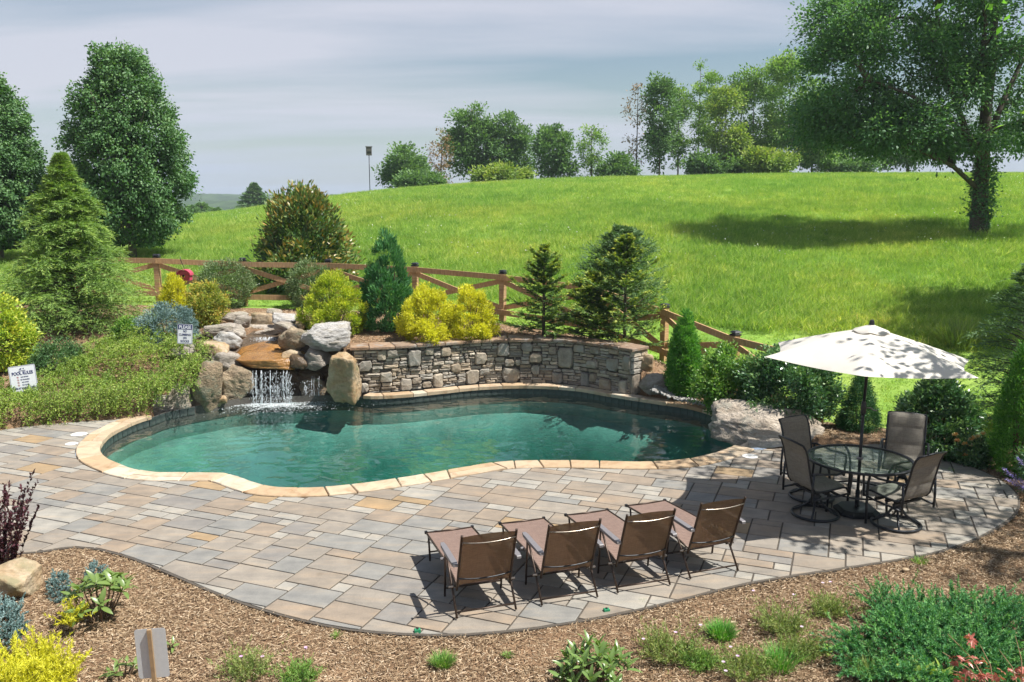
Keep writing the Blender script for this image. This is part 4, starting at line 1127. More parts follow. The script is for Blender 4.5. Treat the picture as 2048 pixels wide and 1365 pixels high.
def make_lounger():
    e = empty('folding_lounger', (0, 0, 0))
    w = .27; T = .0115
    # back
    b0, b1 = Vector((0, .10, .30)), Vector((0, -.10, .87))
    for s in (-1, 1): MB().tube([(s * w, b0.y + .02, b0.z - .05), (s * w, b0.y, b0.z), (s * w, b1.y, b1.z), (s * w, b1.y - .006, b1.z + .02)], T * 1.15, 8).build('back_rail', 'bronze_metal', e, smooth=True)
    bf = e
    def bowed(f, mat, r, nm):
        c = b0.lerp(b1, f); pts = []
        for q in range(9):
            u = -1 + 2 * q / 8; pts.append((u * (w - .005), c.y - .012 - .03 * (1 - u * u), c.z - .012 * (1 - u * u)))
        MB().tube(pts, r, 6).build(nm, mat, bf, smooth=True)
    bowed(.90, 'bar_metal', .008, 'cross_bar'); bowed(.16, 'dark_metal', .008, 'cross_bar')
    n = 8
    sheet('back_sling', [b0.lerp(b1, i / n) + Vector((-w, 0, 0)) for i in range(n + 1)], [b0.lerp(b1, i / n) + Vector((w, 0, 0)) for i in range(n + 1)], .003, 'brown_sling', e, .018)
    # seat and foot section
    seat = [Vector((0, .10, .31)), Vector((0, .35, .335)), Vector((0, .62, .35)), Vector((0, .95, .335)), Vector((0, 1.5, .30))]
    mb = MB()
    for s in (-1, 1): mb.tube([p + Vector((s * w, 0, 0)) for p in seat], T, 8)
    mb.tube([seat[-1] + Vector((-w, 0, 0)), seat[-1] + Vector((w, 0, 0))], T, 8)
    sf = mb.build('seat_frame', 'bronze_metal', e, smooth=True)
    for s in (-1, 1):
        MB().tube([(s * (w + .0), .66, .345), (s * (w + .035), .66, .345)], .016, 8).build('hinge', 'arm_grey', sf)
        MB().box((s * w, 1.515, .30), (.03, .03, .03)).build('end_plug', 'dark_metal', sf)
    pts = []
    for i in range(len(seat) - 1):
        for q in range(4): pts.append(seat[i].lerp(seat[i + 1], q / 4))
    pts.append(seat[-1])
    sheet('seat_sling', [p + Vector((-w, 0, 0)) for p in pts], [p + Vector((w, 0, 0)) for p in pts], .003, 'seat_sling', e, .01)
    # legs
    piv = Vector((0, .44, .555))
    for s in (-1, 1):
        x = s * .30
        MB().tube([(x, 0, .012), (x, .16, .225), (x, .27, .35), piv + Vector((x, 0, 0))], T, 8).build('rear_leg', 'bronze_metal', e, smooth=True)
        MB().tube([(x, .50, .012), (x, .47, .30), piv + Vector((x, .01, 0))], T, 8).build('front_leg', 'bronze_metal', e, smooth=True)
        MB().tube([(s * .255, 1.39, .012), (s * .26, 1.43, .295)], T, 8).build('foot_leg', 'bronze_metal', e, smooth=True)
        MB().tube([(s * .24, .16, .268), (s * .34, .16, .268)], .012, 8).build('pivot_bolt', 'bar_metal', e)
        ar = MB()
        top = [(-.022, -.06), (.022, -.06), (.030, .0), (.032, .25), (.028, .44), (.016, .50), (-.016, .50), (-.028, .44), (-.032, .25), (-.030, .0)]
        top = [(q[0] + s * .318, q[1] + .02) for q in top]
        ar.prism(top, .558, .588, .006, .006)
        ar.build('armrest', 'arm_grey', e, smooth=False)
    MB().tube([(-.30, .035, .06), (.30, .035, .06)], .009, 6).build('rear_bar', 'bronze_metal', e, smooth=True)
    MB().tube([(-.30, .49, .10), (.30, .49, .10)], .009, 6).build('front_bar', 'bronze_metal', e, smooth=True)
    MB().tube([(-.255, 1.405, .11), (.255, 1.405, .11)], .009, 6).build('foot_bar', 'bronze_metal', e, smooth=True)
    return e
LP = [(-.245, 7.745, 18), (.585, 8.015, 18), (1.375, 8.29, 18.5), (2.185, 8.63, 20.5)]
LL = ['brown sling folding lounger at the end of the row farthest from the glass table', 'brown sling folding lounger, third from the glass table', 'brown sling folding lounger, second from the glass table', 'brown sling folding lounger in the row closest to the glass table']
lp0 = make_lounger()
for i, ((x, y, a), lb) in enumerate(zip(LP, LL)):
    o = lp0 if i == 0 else copy_tree(lp0)
    o.location = (x, y, .0); o.rotation_euler = (0, 0, R(a)); tag(o, lb, 'lounger', 'folding loungers in a row on the paving')

# ------------------------------------------------------------------ swivel sling chairs
def make_chair():
    e = empty('swivel_chair', (0, 0, 0))
    n = 36
    MB().tube([(.285 * math.cos(2 * math.pi * k / n), .285 * math.sin(2 * math.pi * k / n), .021) for k in range(n)], .018, 8, closed=True).build('base_ring', 'dark_metal', e, smooth=True)
    for a in (45, 135, 225, 315):
        c, s = math.cos(R(a)), math.sin(R(a))
        MB().tube([(.28 * c, .28 * s, .03), (.19 * c, .19 * s, .075), (.10 * c, .10 * s, .14), (.05 * c, .05 * s, .22)], [.013, .014, .015, .016], 6).build('base_leg', 'dark_metal', e, smooth=True)
    MB().lathe([(.055, .20), (.06, .22), (.045, .25), (.045, .31), (.09, .315), (.09, .33)], n=14).build('swivel_hub', 'dark_metal', e, smooth=False)
    MB().box((0, 0, .345), (.42, .05, .02)).box((0, .12, .345), (.52, .035, .022)).box((0, -.14, .345), (.52, .035, .022)).build('seat_support', 'dark_metal', e)
    prof = [(.275, .385), (.255, .415), (.20, .425), (.10, .415), (-.02, .402), (-.14, .395), (-.21, .41), (-.25, .46), (-.275, .55), (-.30, .66), (-.325, .77), (-.35, .88), (-.385, .97), (-.425, 1.02)]
    w = .245
    for s in (-1, 1):
        MB().tube([(s * w, y, z) for y, z in prof], .014, 8).build('side_rail', 'dark_metal', e, smooth=True)
    MB().tube([(-w, prof[-1][0], prof[-1][1]), (0, prof[-1][0] - .01, prof[-1][1] + .012), (w, prof[-1][0], prof[-1][1])], .013, 8).build('top_rail', 'dark_metal', e, smooth=True)
    # padded sling with stitched seams
    dense = []
    pv = [Vector((0, a, b)) for a, b in prof]
    cum = [0.0]
    for q in range(1, len(pv)): cum.append(cum[-1] + (pv[q] - pv[q - 1]).length)
    M_ = 64; vs_ = []; nx = 10
    ptsd = []
    for i in range(M_ + 1):
        s = cum[-1] * i / M_; j = min(max(0, int(np.searchsorted(cum, s, 'right')) - 1), len(pv) - 2)
        ptsd.append((pv[j].lerp(pv[j + 1], (s - cum[j]) / (cum[j + 1] - cum[j])), s))
    pad = .24
    for lay in (-1, 1):
        for i, (p, s) in enumerate(ptsd):
            tg = (ptsd[min(i + 1, M_)][0] - ptsd[max(i - 1, 0)][0]).normalized(); nr = Vector((0, -tg.z, tg.y))
            th = .004 + .013 * abs(math.sin(math.pi * s / pad)) ** .5
            for k in range(nx + 1):
                u = -1 + 2 * k / nx; ed = (1 - u ** 6) ** .5
                vs_.append(p + Vector((u * (w - .004), 0, 0)) + nr * lay * th * ed - nr * .012 * (1 - u * u))
    fs = []; S_ = (M_ + 1) * (nx + 1)
    for i in range(M_):
        for k in range(nx):
            q = i * (nx + 1) + k; fs.append((q, q + 1, q + nx + 2, q + nx + 1)); fs.append((S_ + q, S_ + q + nx + 1, S_ + q + nx + 2, S_ + q + 1))
    MB().add(vs_, fs).build('padded_sling', 'grey_sling', e, smooth=True)
    for s in (-1, 1):
        x = s * .295
        arm = [(x * .9, -.30, .645), (x, -.24, .655), (x + s * .005, -.10, .64), (x + s * .005, .06, .625), (x, .20, .645), (x, .265, .635), (x, .285, .59), (x, .275, .47), (x, .265, .34)]
        MB().tube(arm, .015, 8).build('armrest', 'dark_metal', e, smooth=True)
        MB().tube([(x, .265, .36), (x * .98, .10, .335), (x * .98, -.14, .325), (x, -.285, .31)], .014, 8).build('lower_rail', 'dark_metal', e, smooth=True)
        MB().tube([(x, -.285, .27), (x, -.29, .45), (x, -.275, .655)], .015, 8).build('rear_upright', 'dark_metal', e, smooth=True)
    return e
def facing(fx, fy): return math.atan2(-fx, fy)
CHP = [((3.90, 10.43), (.95, .30), 'swivel sling patio chair seen from behind, beside the loungers'), ((4.79, 10.09), (-.47, .88), 'swivel sling patio chair with back turned, on the rounded end of the paving'), ((4.08, 11.08), (.45, -.9), 'swivel sling patio chair next to the big flat boulder'), ((5.40, 11.30), (-.45, -.9), 'swivel sling patio chair next to the leafy shrub and rose bush')]
ch0 = make_chair()
for i, (p, f, lb) in enumerate(CHP):
    o = ch0 if i == 0 else copy_tree(ch0)
    o.location = (p[0], p[1], 0); o.rotation_euler = (0, 0, facing(*f)); tag(o, lb, 'chair', 'swivel chairs round the glass table')

# ------------------------------------------------------------------ glass table
def glass_mat():
    m, nt, out = new_mat('table_glass')
    n = noise_tex(nt, 22, 3, .6, coords(nt))
    bn = bump(nt, n, .35, .012)
    fr = fresnel(nt, 1.5, bn)
    tr = N(nt, 'ShaderNodeBsdfTransparent', {'Color': (.80, .88, .86, 1)})
    gl = N(nt, 'ShaderNodeBsdfGlossy', {'Roughness': .06}); nt.links.new(bn, gl.inputs['Normal'])
    ms = N(nt, 'ShaderNodeMixShader'); nt.links.new(fr.outputs[0], ms.inputs[0]); nt.links.new(tr.outputs[0], ms.inputs[1]); nt.links.new(gl.outputs[0], ms.inputs[2])
    nt.links.new(ms.outputs[0], out.inputs['Surface'])
glass_mat()
TC = P(1720, 918, .72)
tb = empty('patio_table', (TC.x, TC.y, 0), R(-5), 'round patio table with dark metal rim and glass top', 'table')
TR = .655
mb = MB(); n = 48
prof = [(TR - .035, .700), (TR, .700), (TR + .006, .712), (TR, .727), (TR - .03, .727)]
vs_ = []; fs = []
for r_, z in prof: vs_ += [(r_ * math.cos(2 * math.pi * k / n), r_ * math.sin(2 * math.pi * k / n), z) for k in range(n)]
for i in range(len(prof)):
    j = (i + 1) % len(prof)
    for k in range(n): fs.append((i * n + k, i * n + (k + 1) % n, j * n + (k + 1) % n, j * n + k))
mb.add(vs_, fs).build('rim', 'dark_metal', tb, smooth=True)
mg = MB(); hol = .028
vs_ = []
for z in (.714, .719):
    for r_ in (hol, TR - .034): vs_ += [(r_ * math.cos(2 * math.pi * k / n), r_ * math.sin(2 * math.pi * k / n), z) for k in range(n)]
fs = []
for k in range(n):
    q = (k + 1) % n
    fs += [(k, n + k, n + q, q), (2 * n + k, 2 * n + q, 3 * n + q, 3 * n + k), (k, q, 2 * n + q, 2 * n + k)]
mg.add(vs_, fs).build('glass_top', 'table_glass', tb)
for a in (-90, 0, 90, 180):
    c, s = math.cos(R(a)), math.sin(R(a))
    MB().tube([(r_ * c, r_ * s, z) for r_, z in ((TR - .03, .70), (.52, .685), (.42, .64), (.375, .55), (.36, .42), (.365, .2), (.38, .0))], .017, 8).build('leg', 'dark_metal', tb, smooth=True)
MB().tube([(.352 * math.cos(2 * math.pi * k / 36), .352 * math.sin(2 * math.pi * k / 36), .30) for k in range(36)], .012, 6, closed=True).build('brace_ring', 'dark_metal', tb, smooth=True)

# ------------------------------------------------------------------ umbrella
def canvas_mat():
    m, nt, out = new_mat('canvas')
    v = coords(nt); n = noise_tex(nt, 3, 4, .6, v); n2 = noise_tex(nt, 160, 2, .5, v)
    c = ramp(nt, n, [(.3, (.63, .595, .53)), (.7, (.72, .685, .615))])
    p = N(nt, 'ShaderNodeBsdfPrincipled', {'Roughness': .85, 'Specular IOR Level': .2}); nt.links.new(c, p.inputs['Base Color']); nt.links.new(bump(nt, n2, .1, .002), p.inputs['Normal'])
    tr = N(nt, 'ShaderNodeBsdfTranslucent', {'Color': (.6, .55, .48, 1)}); ms = N(nt, 'ShaderNodeMixShader', {'Fac': .22})
    nt.links.new(p.outputs[0], ms.inputs[1]); nt.links.new(tr.outputs[0], ms.inputs[2]); nt.links.new(ms.outputs[0], out.inputs['Surface'])
canvas_mat()
ub = empty('patio_umbrella', (TC.x, TC.y, 0), 0, 'open cream canvas market umbrella through the glass table', 'umbrella')
bp = [(-.25, -.14), (-.14, -.25), (.14, -.25), (.25, -.14), (.25, .14), (.14, .25), (-.14, .25), (-.25, .14)]
MB().prism(bp, .004, .075, .05, .035).build('base', 'dark_metal', ub)
MB().tube([(0, 0, .07), (0, 0, .30)], .028, 12).build('base_tube', 'dark_metal', ub, smooth=True)
MB().tube([(0, 0, .2), (0, 0, 1.45)], .020, 12).build('pole', 'dark_metal', ub, smooth=True)
MB().lathe([(.021, 1.30), (.034, 1.33), (.036, 1.40), (.03, 1.46), (.021, 1.48)], n=14).build('crank_housing', 'dark_metal', ub, smooth=True)
MB().tube([(.03, -.01, 1.39), (.08, -.03, 1.40), (.11, -.045, 1.37), (.15, -.06, 1.37)], .008, 6).build('crank_handle', 'arm_grey', ub, smooth=True)
MB().lathe([(.021, .715), (.04, .722), (.04, .735), (.021, .745)], n=14).build('table_ring', 'arm_grey', ub)
tiltM = Matrix.Translation((0, 0, 1.45)) @ Matrix.Rotation(R(2.0), 4, Vector((-.2, 1, 0)).normalized()) @ Matrix.Translation((0, 0, -1.45))
def TT(p): return tiltM @ Vector(p)
MB().tube([TT((0, 0, 1.45)), TT((0, 0, 2.46))], .019, 12).build('upper_pole', 'dark_metal', ub, smooth=True)
UR, UZ, UA = 1.36, 2.03, 2.42
angs = [R(6 + 60 * k) for k in range(6)]
can = MB(); nr, nseg = 10, 8
vs_ = []
def cz(f): return UA - (UA - UZ) * (f ** 1.12)
for i in range(nr + 1):
    f = .10 + .90 * i / nr
    for k in range(6):
        for q in range(nseg):
            t = q / nseg; a, b = angs[k], angs[(k + 1) % 6] + (2 * math.pi if k == 5 else 0)
            pa = Vector((math.cos(a), math.sin(a), 0)); pb = Vector((math.cos(b), math.sin(b), 0))
            p = pa.lerp(pb, t); sag = 4 * t * (1 - t)
            rad = UR * f * (1 - .085 * sag * f ** 5)
            vs_.append(TT((p.x * rad, p.y * rad, cz(f) - .055 * sag * f * (1 - .35 * f) - (.0))))
m6 = 6 * nseg; fs = []
for i in range(nr):
    for k in range(m6): fs.append((i * m6 + k, i * m6 + (k + 1) % m6, (i + 1) * m6 + (k + 1) % m6, (i + 1) * m6 + k))
cn = can.add(vs_, fs).build('canopy', 'canvas', ub, smooth=False)
for p in cn.data.polygons: p.use_smooth = True
vent = MB(); vs_ = []
for i, (f, dz) in enumerate(((.012, .045), (.07, .03), (.155, .012), (.165, .002))):
    for k in range(m6):
        a = angs[0] + 2 * math.pi * k / m6; wv = .02 * math.cos(6 * (a - angs[0])) * (i / 3)
        vs_.append(TT((UR * f * math.cos(a) * (1 + wv), UR * f * math.sin(a) * (1 + wv), cz(f) + dz + .012 * math.cos(6 * (a - angs[0])) * (i / 3))))
fs = []
for i in range(3):
    for k in range(m6): fs.append((i * m6 + k, i * m6 + (k + 1) % m6, (i + 1) * m6 + (k + 1) % m6, (i + 1) * m6 + k))
vent.add(vs_, fs).build('vent_flap', 'canvas', cn, smooth=True)
MB().lathe([(.02, 0), (.034, .005), (.03, .03), (.026, .06), (.012, .068)], n=12).build('finial', 'black_cap', ub, loc=TT((0, 0, 2.455)))
for a in angs:
    c, s = math.cos(a), math.sin(a)
    MB().tube([TT((UR * f * c, UR * f * s, cz(f) - .016)) for f in (.03, .3, .6, .985)], .008, 6).build('rib', 'dark_metal', ub, smooth=True)
    MB().tube([TT((.03 * c, .03 * s, 1.93)), TT((UR * .5 * c, UR * .5 * s, cz(.5) - .02))], .007, 6).build('strut', 'dark_metal', ub, smooth=True)
MB().lathe([(.022, 1.89), (.045, 1.90), (.045, 1.95), (.022, 1.96)], n=12).build('runner', 'dark_metal', ub)
# canopy hem
hem = [TT((0, 0, 0))] * 0
for k in range(6):
    pass

# ------------------------------------------------------------------ skimmer lids and small fittings
flat('white_plastic', (.62, .61, .57), .5)
flat('green_plastic', (.02, .22, .10), .45)
for (px, py), rd, lb in (((1500, 913), .125, 'round white skimmer lid in the paving beside the big flat boulder'), ((158, 869), .135, 'larger round white skimmer lid in the paving near the trailing shrub'), ((143, 888), .10, 'smaller round white skimmer lid in the paving next to the larger lid')):
    p = P(px, py, .003)
    e = empty('skimmer_lid', p, 0, lb, 'pool lid')
    MB().lathe([(rd, 0), (rd, .004), (rd - .006, .006)], n=28).build('rim', 'white_plastic', e)
    MB().lathe([(rd - .014, .005), (rd - .016, .0095)], n=28).build('cover', 'white_plastic', e)
    for s in (-1, 1): MB().lathe([(.008, .0096), (.007, .0108)], (s * rd * .5, 0, 0), 8).build('finger_hole', 'dark_metal', e)
for (px, py), lb in (((1213, 1226), 'small green irrigation box at the paving edge behind the loungers'), ((835, 1267), 'small green irrigation peg at the paving edge near the end lounger')):
    p = P(px, py, -.02)
    e = empty('irrigation_marker', p, .3, lb, 'garden fitting')
    MB().prism([(-.03, -.02), (.03, -.02), (.03, .02), (-.03, .02)], 0, .045, .006, .006).build('body', 'green_plastic', e)
    MB().lathe([(.012, .045), (.012, .052)], n=10).build('nozzle', 'dark_metal', e)
o = link('small_stone', boulder_mesh((.08, .06, .04), 77, 12, 10, 2, .03), 'boulder_orange'); o.location = P(1810, 1140, .0); tag(o, 'small tan stone on mulch at the paving edge near the creeping juniper', 'stone')

# ------------------------------------------------------------------ signs
flat('sign_white', (.66, .68, .70), .45, var=.04)
flat('navy', (.02, .03, .12), .5, var=.05)
flat('sign_red', (.35, .05, .035), .5, var=.1)
flat('sign_back', (.50, .52, .52), .45, .1, var=.06)
flat('stake_wood', (.30, .20, .105), .8, var=.25, scale=14)
def text_obj(s, size, x, z, parent, mat='navy', y=-.0042, align='CENTER', name='lettering', bold=0.0, width=None):
    cu = bpy.data.curves.new('lettering', 'FONT'); cu.body = s; cu.size = size; cu.align_x = align; cu.align_y = 'CENTER'; cu.offset = bold
    cu.extrude = .0004
    tmp = bpy.data.objects.new('tmp', cu); col.objects.link(tmp)
    dg = bpy.context.evaluated_depsgraph_get(); me = bpy.data.meshes.new_from_object(tmp.evaluated_get(dg))
    bpy.data.objects.remove(tmp)
    if width:
        xs = [v.co.x for v in me.vertices]; k = width / (max(xs) - min(xs))
        for v in me.vertices: v.co.x *= k
    me.materials.clear()
    o = link(name, me, mat, parent); o.location = (x, y, z); o.rotation_euler = (R(90), 0, 0)
    return o
def rrect(w, h, r, n=4):
    o = []
    for cx_, cz_, a0 in ((w / 2 - r, -h / 2 + r, -90), (w / 2 - r, h / 2 - r, 0), (-w / 2 + r, h / 2 - r, 90), (-w / 2 + r, -h / 2 + r, 180)):
        for k in range(n + 1): o.append((cx_ + r * math.cos(R(a0 + 90 * k / n)), cz_ + r * math.sin(R(a0 + 90 * k / n))))
    return o
def plate(w, h, r, y0, y1, x=0, z=0):
    pl = rrect(w, h, r); n = len(pl)
    vs_ = [(p[0] + x, y0, p[1] + z) for p in pl] + [(p[0] + x, y1, p[1] + z) for p in pl]
    return MB().add(vs_, [tuple(range(n)), tuple(range(2 * n - 1, n - 1, -1))] + [(k, k + n, (k + 1) % n + n, (k + 1) % n) for k in range(n)])
def frame_line(w, h, r, t, y0):
    a = rrect(w, h, r); b = rrect(w - 2 * t, h - 2 * t, max(r - t, .002)); n = len(a)
    return MB().add([(p[0], y0, p[1]) for p in a] + [(p[0], y0, p[1]) for p in b], [(k, (k + 1) % n, n + (k + 1) % n, n + k) for k in range(n)])
# no climbing
p = PD(370, 668.5, 17.0); w, h = .30, .40
e = empty('warning_sign', (p.x, p.y, p.z), R(2), 'small white and navy sign about climbing on rocks above the trailing shrub', 'sign'); e.rotation_euler = (R(-6), R(3), R(4))
plate(w, h, .02, -.0015, .0015).build('panel', 'sign_white', e)
frame_line(w - .012, h - .012, .016, .007, -.0022).build('border', 'navy', e)
plate(w - .03, .095, .006, -.0034, -.0024, 0, .139).build('header', 'navy', e)
text_obj('PLEASE', .092, 0, .137, e, 'sign_white', -.0040, bold=.002, width=.235)
for s, z in (('NO', .055), ('CLIMBING', -.015), ('ON', -.082), ('ROCKS', -.148)): text_obj(s, .062, 0, z, e, bold=.0012, width={'NO': .07, 'CLIMBING': .235, 'ON': .07, 'ROCKS': .165}[s])
for s in (-1, 1): MB().tube([(s * .10, .006, -h / 2 + .1), (s * .10, .006, -h / 2 - .35)], .004, 6).build('stake', 'dark_metal', e)
# pool rules
p = PD(46.5, 758, 15.6); w, h = .46, .50
e = empty('pool_rules_sign', (p.x, p.y, p.z), 0, 'white pool rules sign standing in the trailing shrub by the paving', 'sign'); e.rotation_euler = (R(-8), R(-6), R(14))
plate(w, h, .025, -.0015, .0015).build('panel', 'sign_white', e)
frame_line(w - .016, h - .016, .02, .006, -.0022).build('border', 'navy', e)
text_obj('POOL RULES', .085, 0, .105, e, bold=.0025, width=.36)
sw = MB()
sw.add([(x, -.0028, z) for x, z in ((-.055, .180), (-.02, .172), (.0, .19), (-.012, .205), (-.03, .198), (-.035, .19))], [(0, 1, 2, 3, 4, 5)])
sw.lathe([(.012, -.0005), (.012, .0005)], n=12)
k0 = len(sw.v) - 24
sw.v = sw.v[:k0] + [(a + .028, -.0028, b + .192) for a, b, c in sw.v[k0:]]
for q in range(3): sw.add([(-.06, -.003, .158 - q * .007), (.06, -.003, .160 - q * .007), (.06, -.003, .163 - q * .007), (-.06, -.003, .161 - q * .007)], [(0, 1, 2, 3)])
sw.build('swimmer_emblem', 'navy', e)
for s, z in (('NO DIVING', .035), ('NO RUNNING', -.015), ('NO FOOD', -.065), ('NO GLASS', -.115)):
    text_obj(s, .03, .03, z, e, bold=.0008, width={'NO DIVING': .13, 'NO RUNNING': .155, 'NO FOOD': .115, 'NO GLASS': .12}[s])
    ring = MB(); n = 16
    ring.add([(-.09 + .017 * math.cos(2 * math.pi * k / n), -.003, z + .017 * math.sin(2 * math.pi * k / n)) for k in range(n)] + [(-.09 + .0125 * math.cos(2 * math.pi * k / n), -.003, z + .0125 * math.sin(2 * math.pi * k / n)) for k in range(n)], [(k, (k + 1) % n, n + (k + 1) % n, n + k) for k in range(n)])
    ring.add([(-.101, -.0032, z + .009), (-.098, -.0032, z + .012), (-.079, -.0032, z - .009), (-.082, -.0032, z - .012)], [(0, 1, 2, 3)])
    ring.build('prohibition_ring', 'sign_red', e)
text_obj('SWIM AT YOUR OWN RISK', .045, 0, -.175, e, bold=.0018, width=.37)
for s in (-1, 1): MB().tube([(s * .15, .006, -h / 2 + .12), (s * .15, .006, -h / 2 - .35)], .004, 6).build('stake', 'dark_metal', e)
# back of a sign on a stake in the near bed
p = PD(299, 1258, 6.25)
e = empty('sign_panel', (p.x, p.y, p.z), 0, 'grey blank back of a sign panel on a wooden stake in the mulch bed', 'sign'); e.rotation_euler = (0, R(-1.5), R(6))
plate(.238, .42, .022, -.001, .001, 0, -.21).build('panel', 'sign_back', e)
MB().box((0, -.0135, -.46), (.030, .024, .92)).build('stake', 'stake_wood', e)

# ------------------------------------------------------------------ bird houses
flat('red_wood', (.42, .05, .09), .6, var=.15)
flat('grey_wood', (.10, .09, .085), .8, var=.2)
p = PD(370, 553, 21.5); g = hz(p.x, p.y)
e = empty('bird_feeder', (p.x, p.y, g), 0, 'red barn-shaped bird feeder on a black hook above the golden shrub', 'bird feeder')
zf = p.z - g
mb = MB()
arc = [(-.15, 0, -.10), (.15, 0, -.10), (.15, 0, .03)] + [(.15 * math.cos(R(a)), 0, .03 + .12 * math.sin(R(a))) for a in (30, 60, 90, 120, 150)] + [(-.15, 0, .03)]
n = len(arc)
mb.add([(x, -.09, z + zf) for x, y, z in arc] + [(x, .09, z + zf) for x, y, z in arc], [tuple(range(n)), tuple(range(2 * n - 1, n - 1, -1))] + [(k, k + n, (k + 1) % n + n, (k + 1) % n) for k in range(n)])
mb.build('house', 'red_wood', e)
rf = MB(); vs_ = []
for y in (-.12, .12):
    for rr in (.155, .172):
        for a in range(0, 181, 20): vs_.append((rr * 1.06 * math.cos(R(a)), y, zf + .03 + rr * .86 * math.sin(R(a))))
fs = []
for k in range(9):
    fs += [(10 + k, 11 + k, 31 + k, 30 + k), (k, 20 + k, 21 + k, 1 + k), (k, k + 1, 11 + k, 10 + k), (20 + k, 30 + k, 31 + k, 21 + k)]
rf.add(vs_, fs).build('roof', 'red_wood', e)
MB().lathe([(.03, 0), (.03, .003)], n=12).build('entrance', 'dark_metal', e, loc=(0, -.093, zf + .02)).rotation_euler = (R(90), 0, 0)
MB().tube([(-.02, .02, zf + .17), (-.02, .02, zf + .22), (-.09, .02, zf + .40), (-.10, .02, zf + .5)], .008, 6).build('hook', 'dark_metal', e, smooth=True)
MB().tube([(-.02, .0, -.1), (-.02, .02, zf - .08)], .012, 6).build('pole', 'dark_metal', e, smooth=True)
p = PD(740, 385, 66); zt = PD(736, 303, 66).z; g = hz(p.x, p.y) - .1
e = empty('bat_house', (p.x, p.y, g), R(12), 'grey wooden bat house on a tall thin pole at the field crest', 'bird house')
zh = zt - g
b = MB().box((0, 0, zh), (.42, .22, .62)).build('box', 'grey_wood', e)
MB().box((0, 0, zh + .335), (.52, .34, .05)).build('roof', 'grey_wood', b)
MB().box((0, -.12, zh - .1), (.34, .02, .05)).build('slot', 'dark_metal', b)
MB().box((0, -.125, zh + .12), (.36, .02, .2)).build('front_panel', 'grey_wood', b)
MB().tube([(0, 0, -.2), (.0, 0, zh - .3)], .03, 8).build('pole', 'dark_metal', e, smooth=True)

# ------------------------------------------------------------------ plants
flat('bark', (.085, .068, .052), .9, var=.35, scale=12, bmp=.6)
flat('bark_grey', (.16, .14, .12), .9, var=.35, scale=9, bmp=.6)
flat('twig', (.12, .075, .045), .85, var=.3)
LM = leaf_mat
LM('pear_leaf', (.028, .068, .024), (.056, .125, .040), (.11, .185, .07), .55, .25, .4)
LM('hemlock_leaf', (.052, .108, .03), (.12, .195, .048), (.25, .315, .075), .6, .3)
LM('oak_leaf', (.038, .088, .042), (.07, .15, .066), (.125, .21, .09), .55, .38)
LM('maple_bright', (.07, .18, .03), (.12, .26, .05), (.2, .34, .08), .5, .4)
LM('magnolia_leaf', (.022, .06, .02), (.075, .125, .03), (.24, .15, .035), .4, .15, .5)
LM('gold_leaf', (.20, .21, .018), (.40, .37, .025), (.58, .50, .05), .6, .35)
LM('chartreuse_leaf', (.11, .18, .018), (.24, .29, .025), (.42, .40, .05), .6, .35)
LM('blue_needle', (.05, .09, .085), (.09, .145, .14), (.155, .22, .215), .6, .1)
LM('bush_leaf', (.05, .085, .03), (.085, .135, .055), (.19, .22, .12), .6, .25)
LM('nandina_leaf', (.09, .13, .022), (.19, .22, .03), (.36, .23, .05), .6, .3)
LM('juniper_green', (.025, .09, .036), (.05, .15, .052), (.10, .22, .075), .6, .2)
LM('hinoki_leaf', (.025, .06, .02), (.075, .135, .03), (.30, .31, .045), .6, .25)
LM('cedar_leaf', (.035, .075, .030), (.07, .125, .05), (.12, .175, .075), .65, .2)
LM('arbor_leaf', (.035, .12, .02), (.07, .19, .028), (.14, .28, .05), .6, .3)
LM('spruce_dwarf', (.015, .055, .018), (.03, .095, .03), (.06, .14, .045), .6, .15)
LM('broad_leaf', (.018, .055, .022), (.045, .11, .04), (.13, .20, .07), .32, .22, .6)
LM('privet_leaf', (.04, .10, .02), (.085, .18, .03), (.18, .26, .05), .4, .3, .5)
LM('yellow_shrub', (.10, .17, .022), (.22, .28, .03), (.38, .36, .05), .5, .35)
LM('coton_leaf', (.065, .112, .02), (.14, .205, .036), (.255, .295, .065), .55, .32)
LM('dark_ground', (.025, .065, .022), (.05, .11, .035), (.09, .15, .05), .6, .2)
LM('purple_leaf', (.018, .008, .010), (.045, .016, .022), (.10, .035, .045), .5, .25)
LM('juniper_fresh', (.02, .08, .032), (.05, .155, .055), (.15, .29, .085), .6, .25)
LM('wispy_leaf', (.07, .11, .03), (.14, .19, .05), (.26, .27, .10), .7, .3)
LM('tuft_leaf', (.05, .12, .025), (.11, .2, .04), (.22, .29, .08), .6, .3)
LM('grass_blade', (.105, .185, .038), (.172, .268, .058), (.29, .345, .115), .75, .44)
LM('red_leaf', (.28, .05, .03), (.42, .11, .08), (.5, .2, .15), .5, .4)
LM('far_leaf', (.042, .088, .034), (.076, .14, .05), (.125, .195, .07), .65, .3)
LM('far_yellow', (.08, .13, .03), (.14, .20, .04), (.23, .26, .06), .65, .3)
LM('far_dry', (.10, .075, .035), (.16, .10, .05), (.22, .13, .07), .7, .2)
LM('airy_leaf', (.06, .12, .03), (.11, .19, .045), (.2, .27, .07), .6, .35)
LM('flower_pink', (.45, .2, .4), (.55, .3, .5), (.65, .4, .6), .6, .3)
LM('flower_orange', (.6, .16, .05), (.7, .3, .14), (.8, .45, .3), .6, .3)
LM('flower_violet', (.12, .10, .4), (.2, .17, .5), (.32, .28, .6), .6, .3)
LM('flower_white', (.55, .56, .45), (.65, .66, .55), (.75, .76, .66), .6, .3)
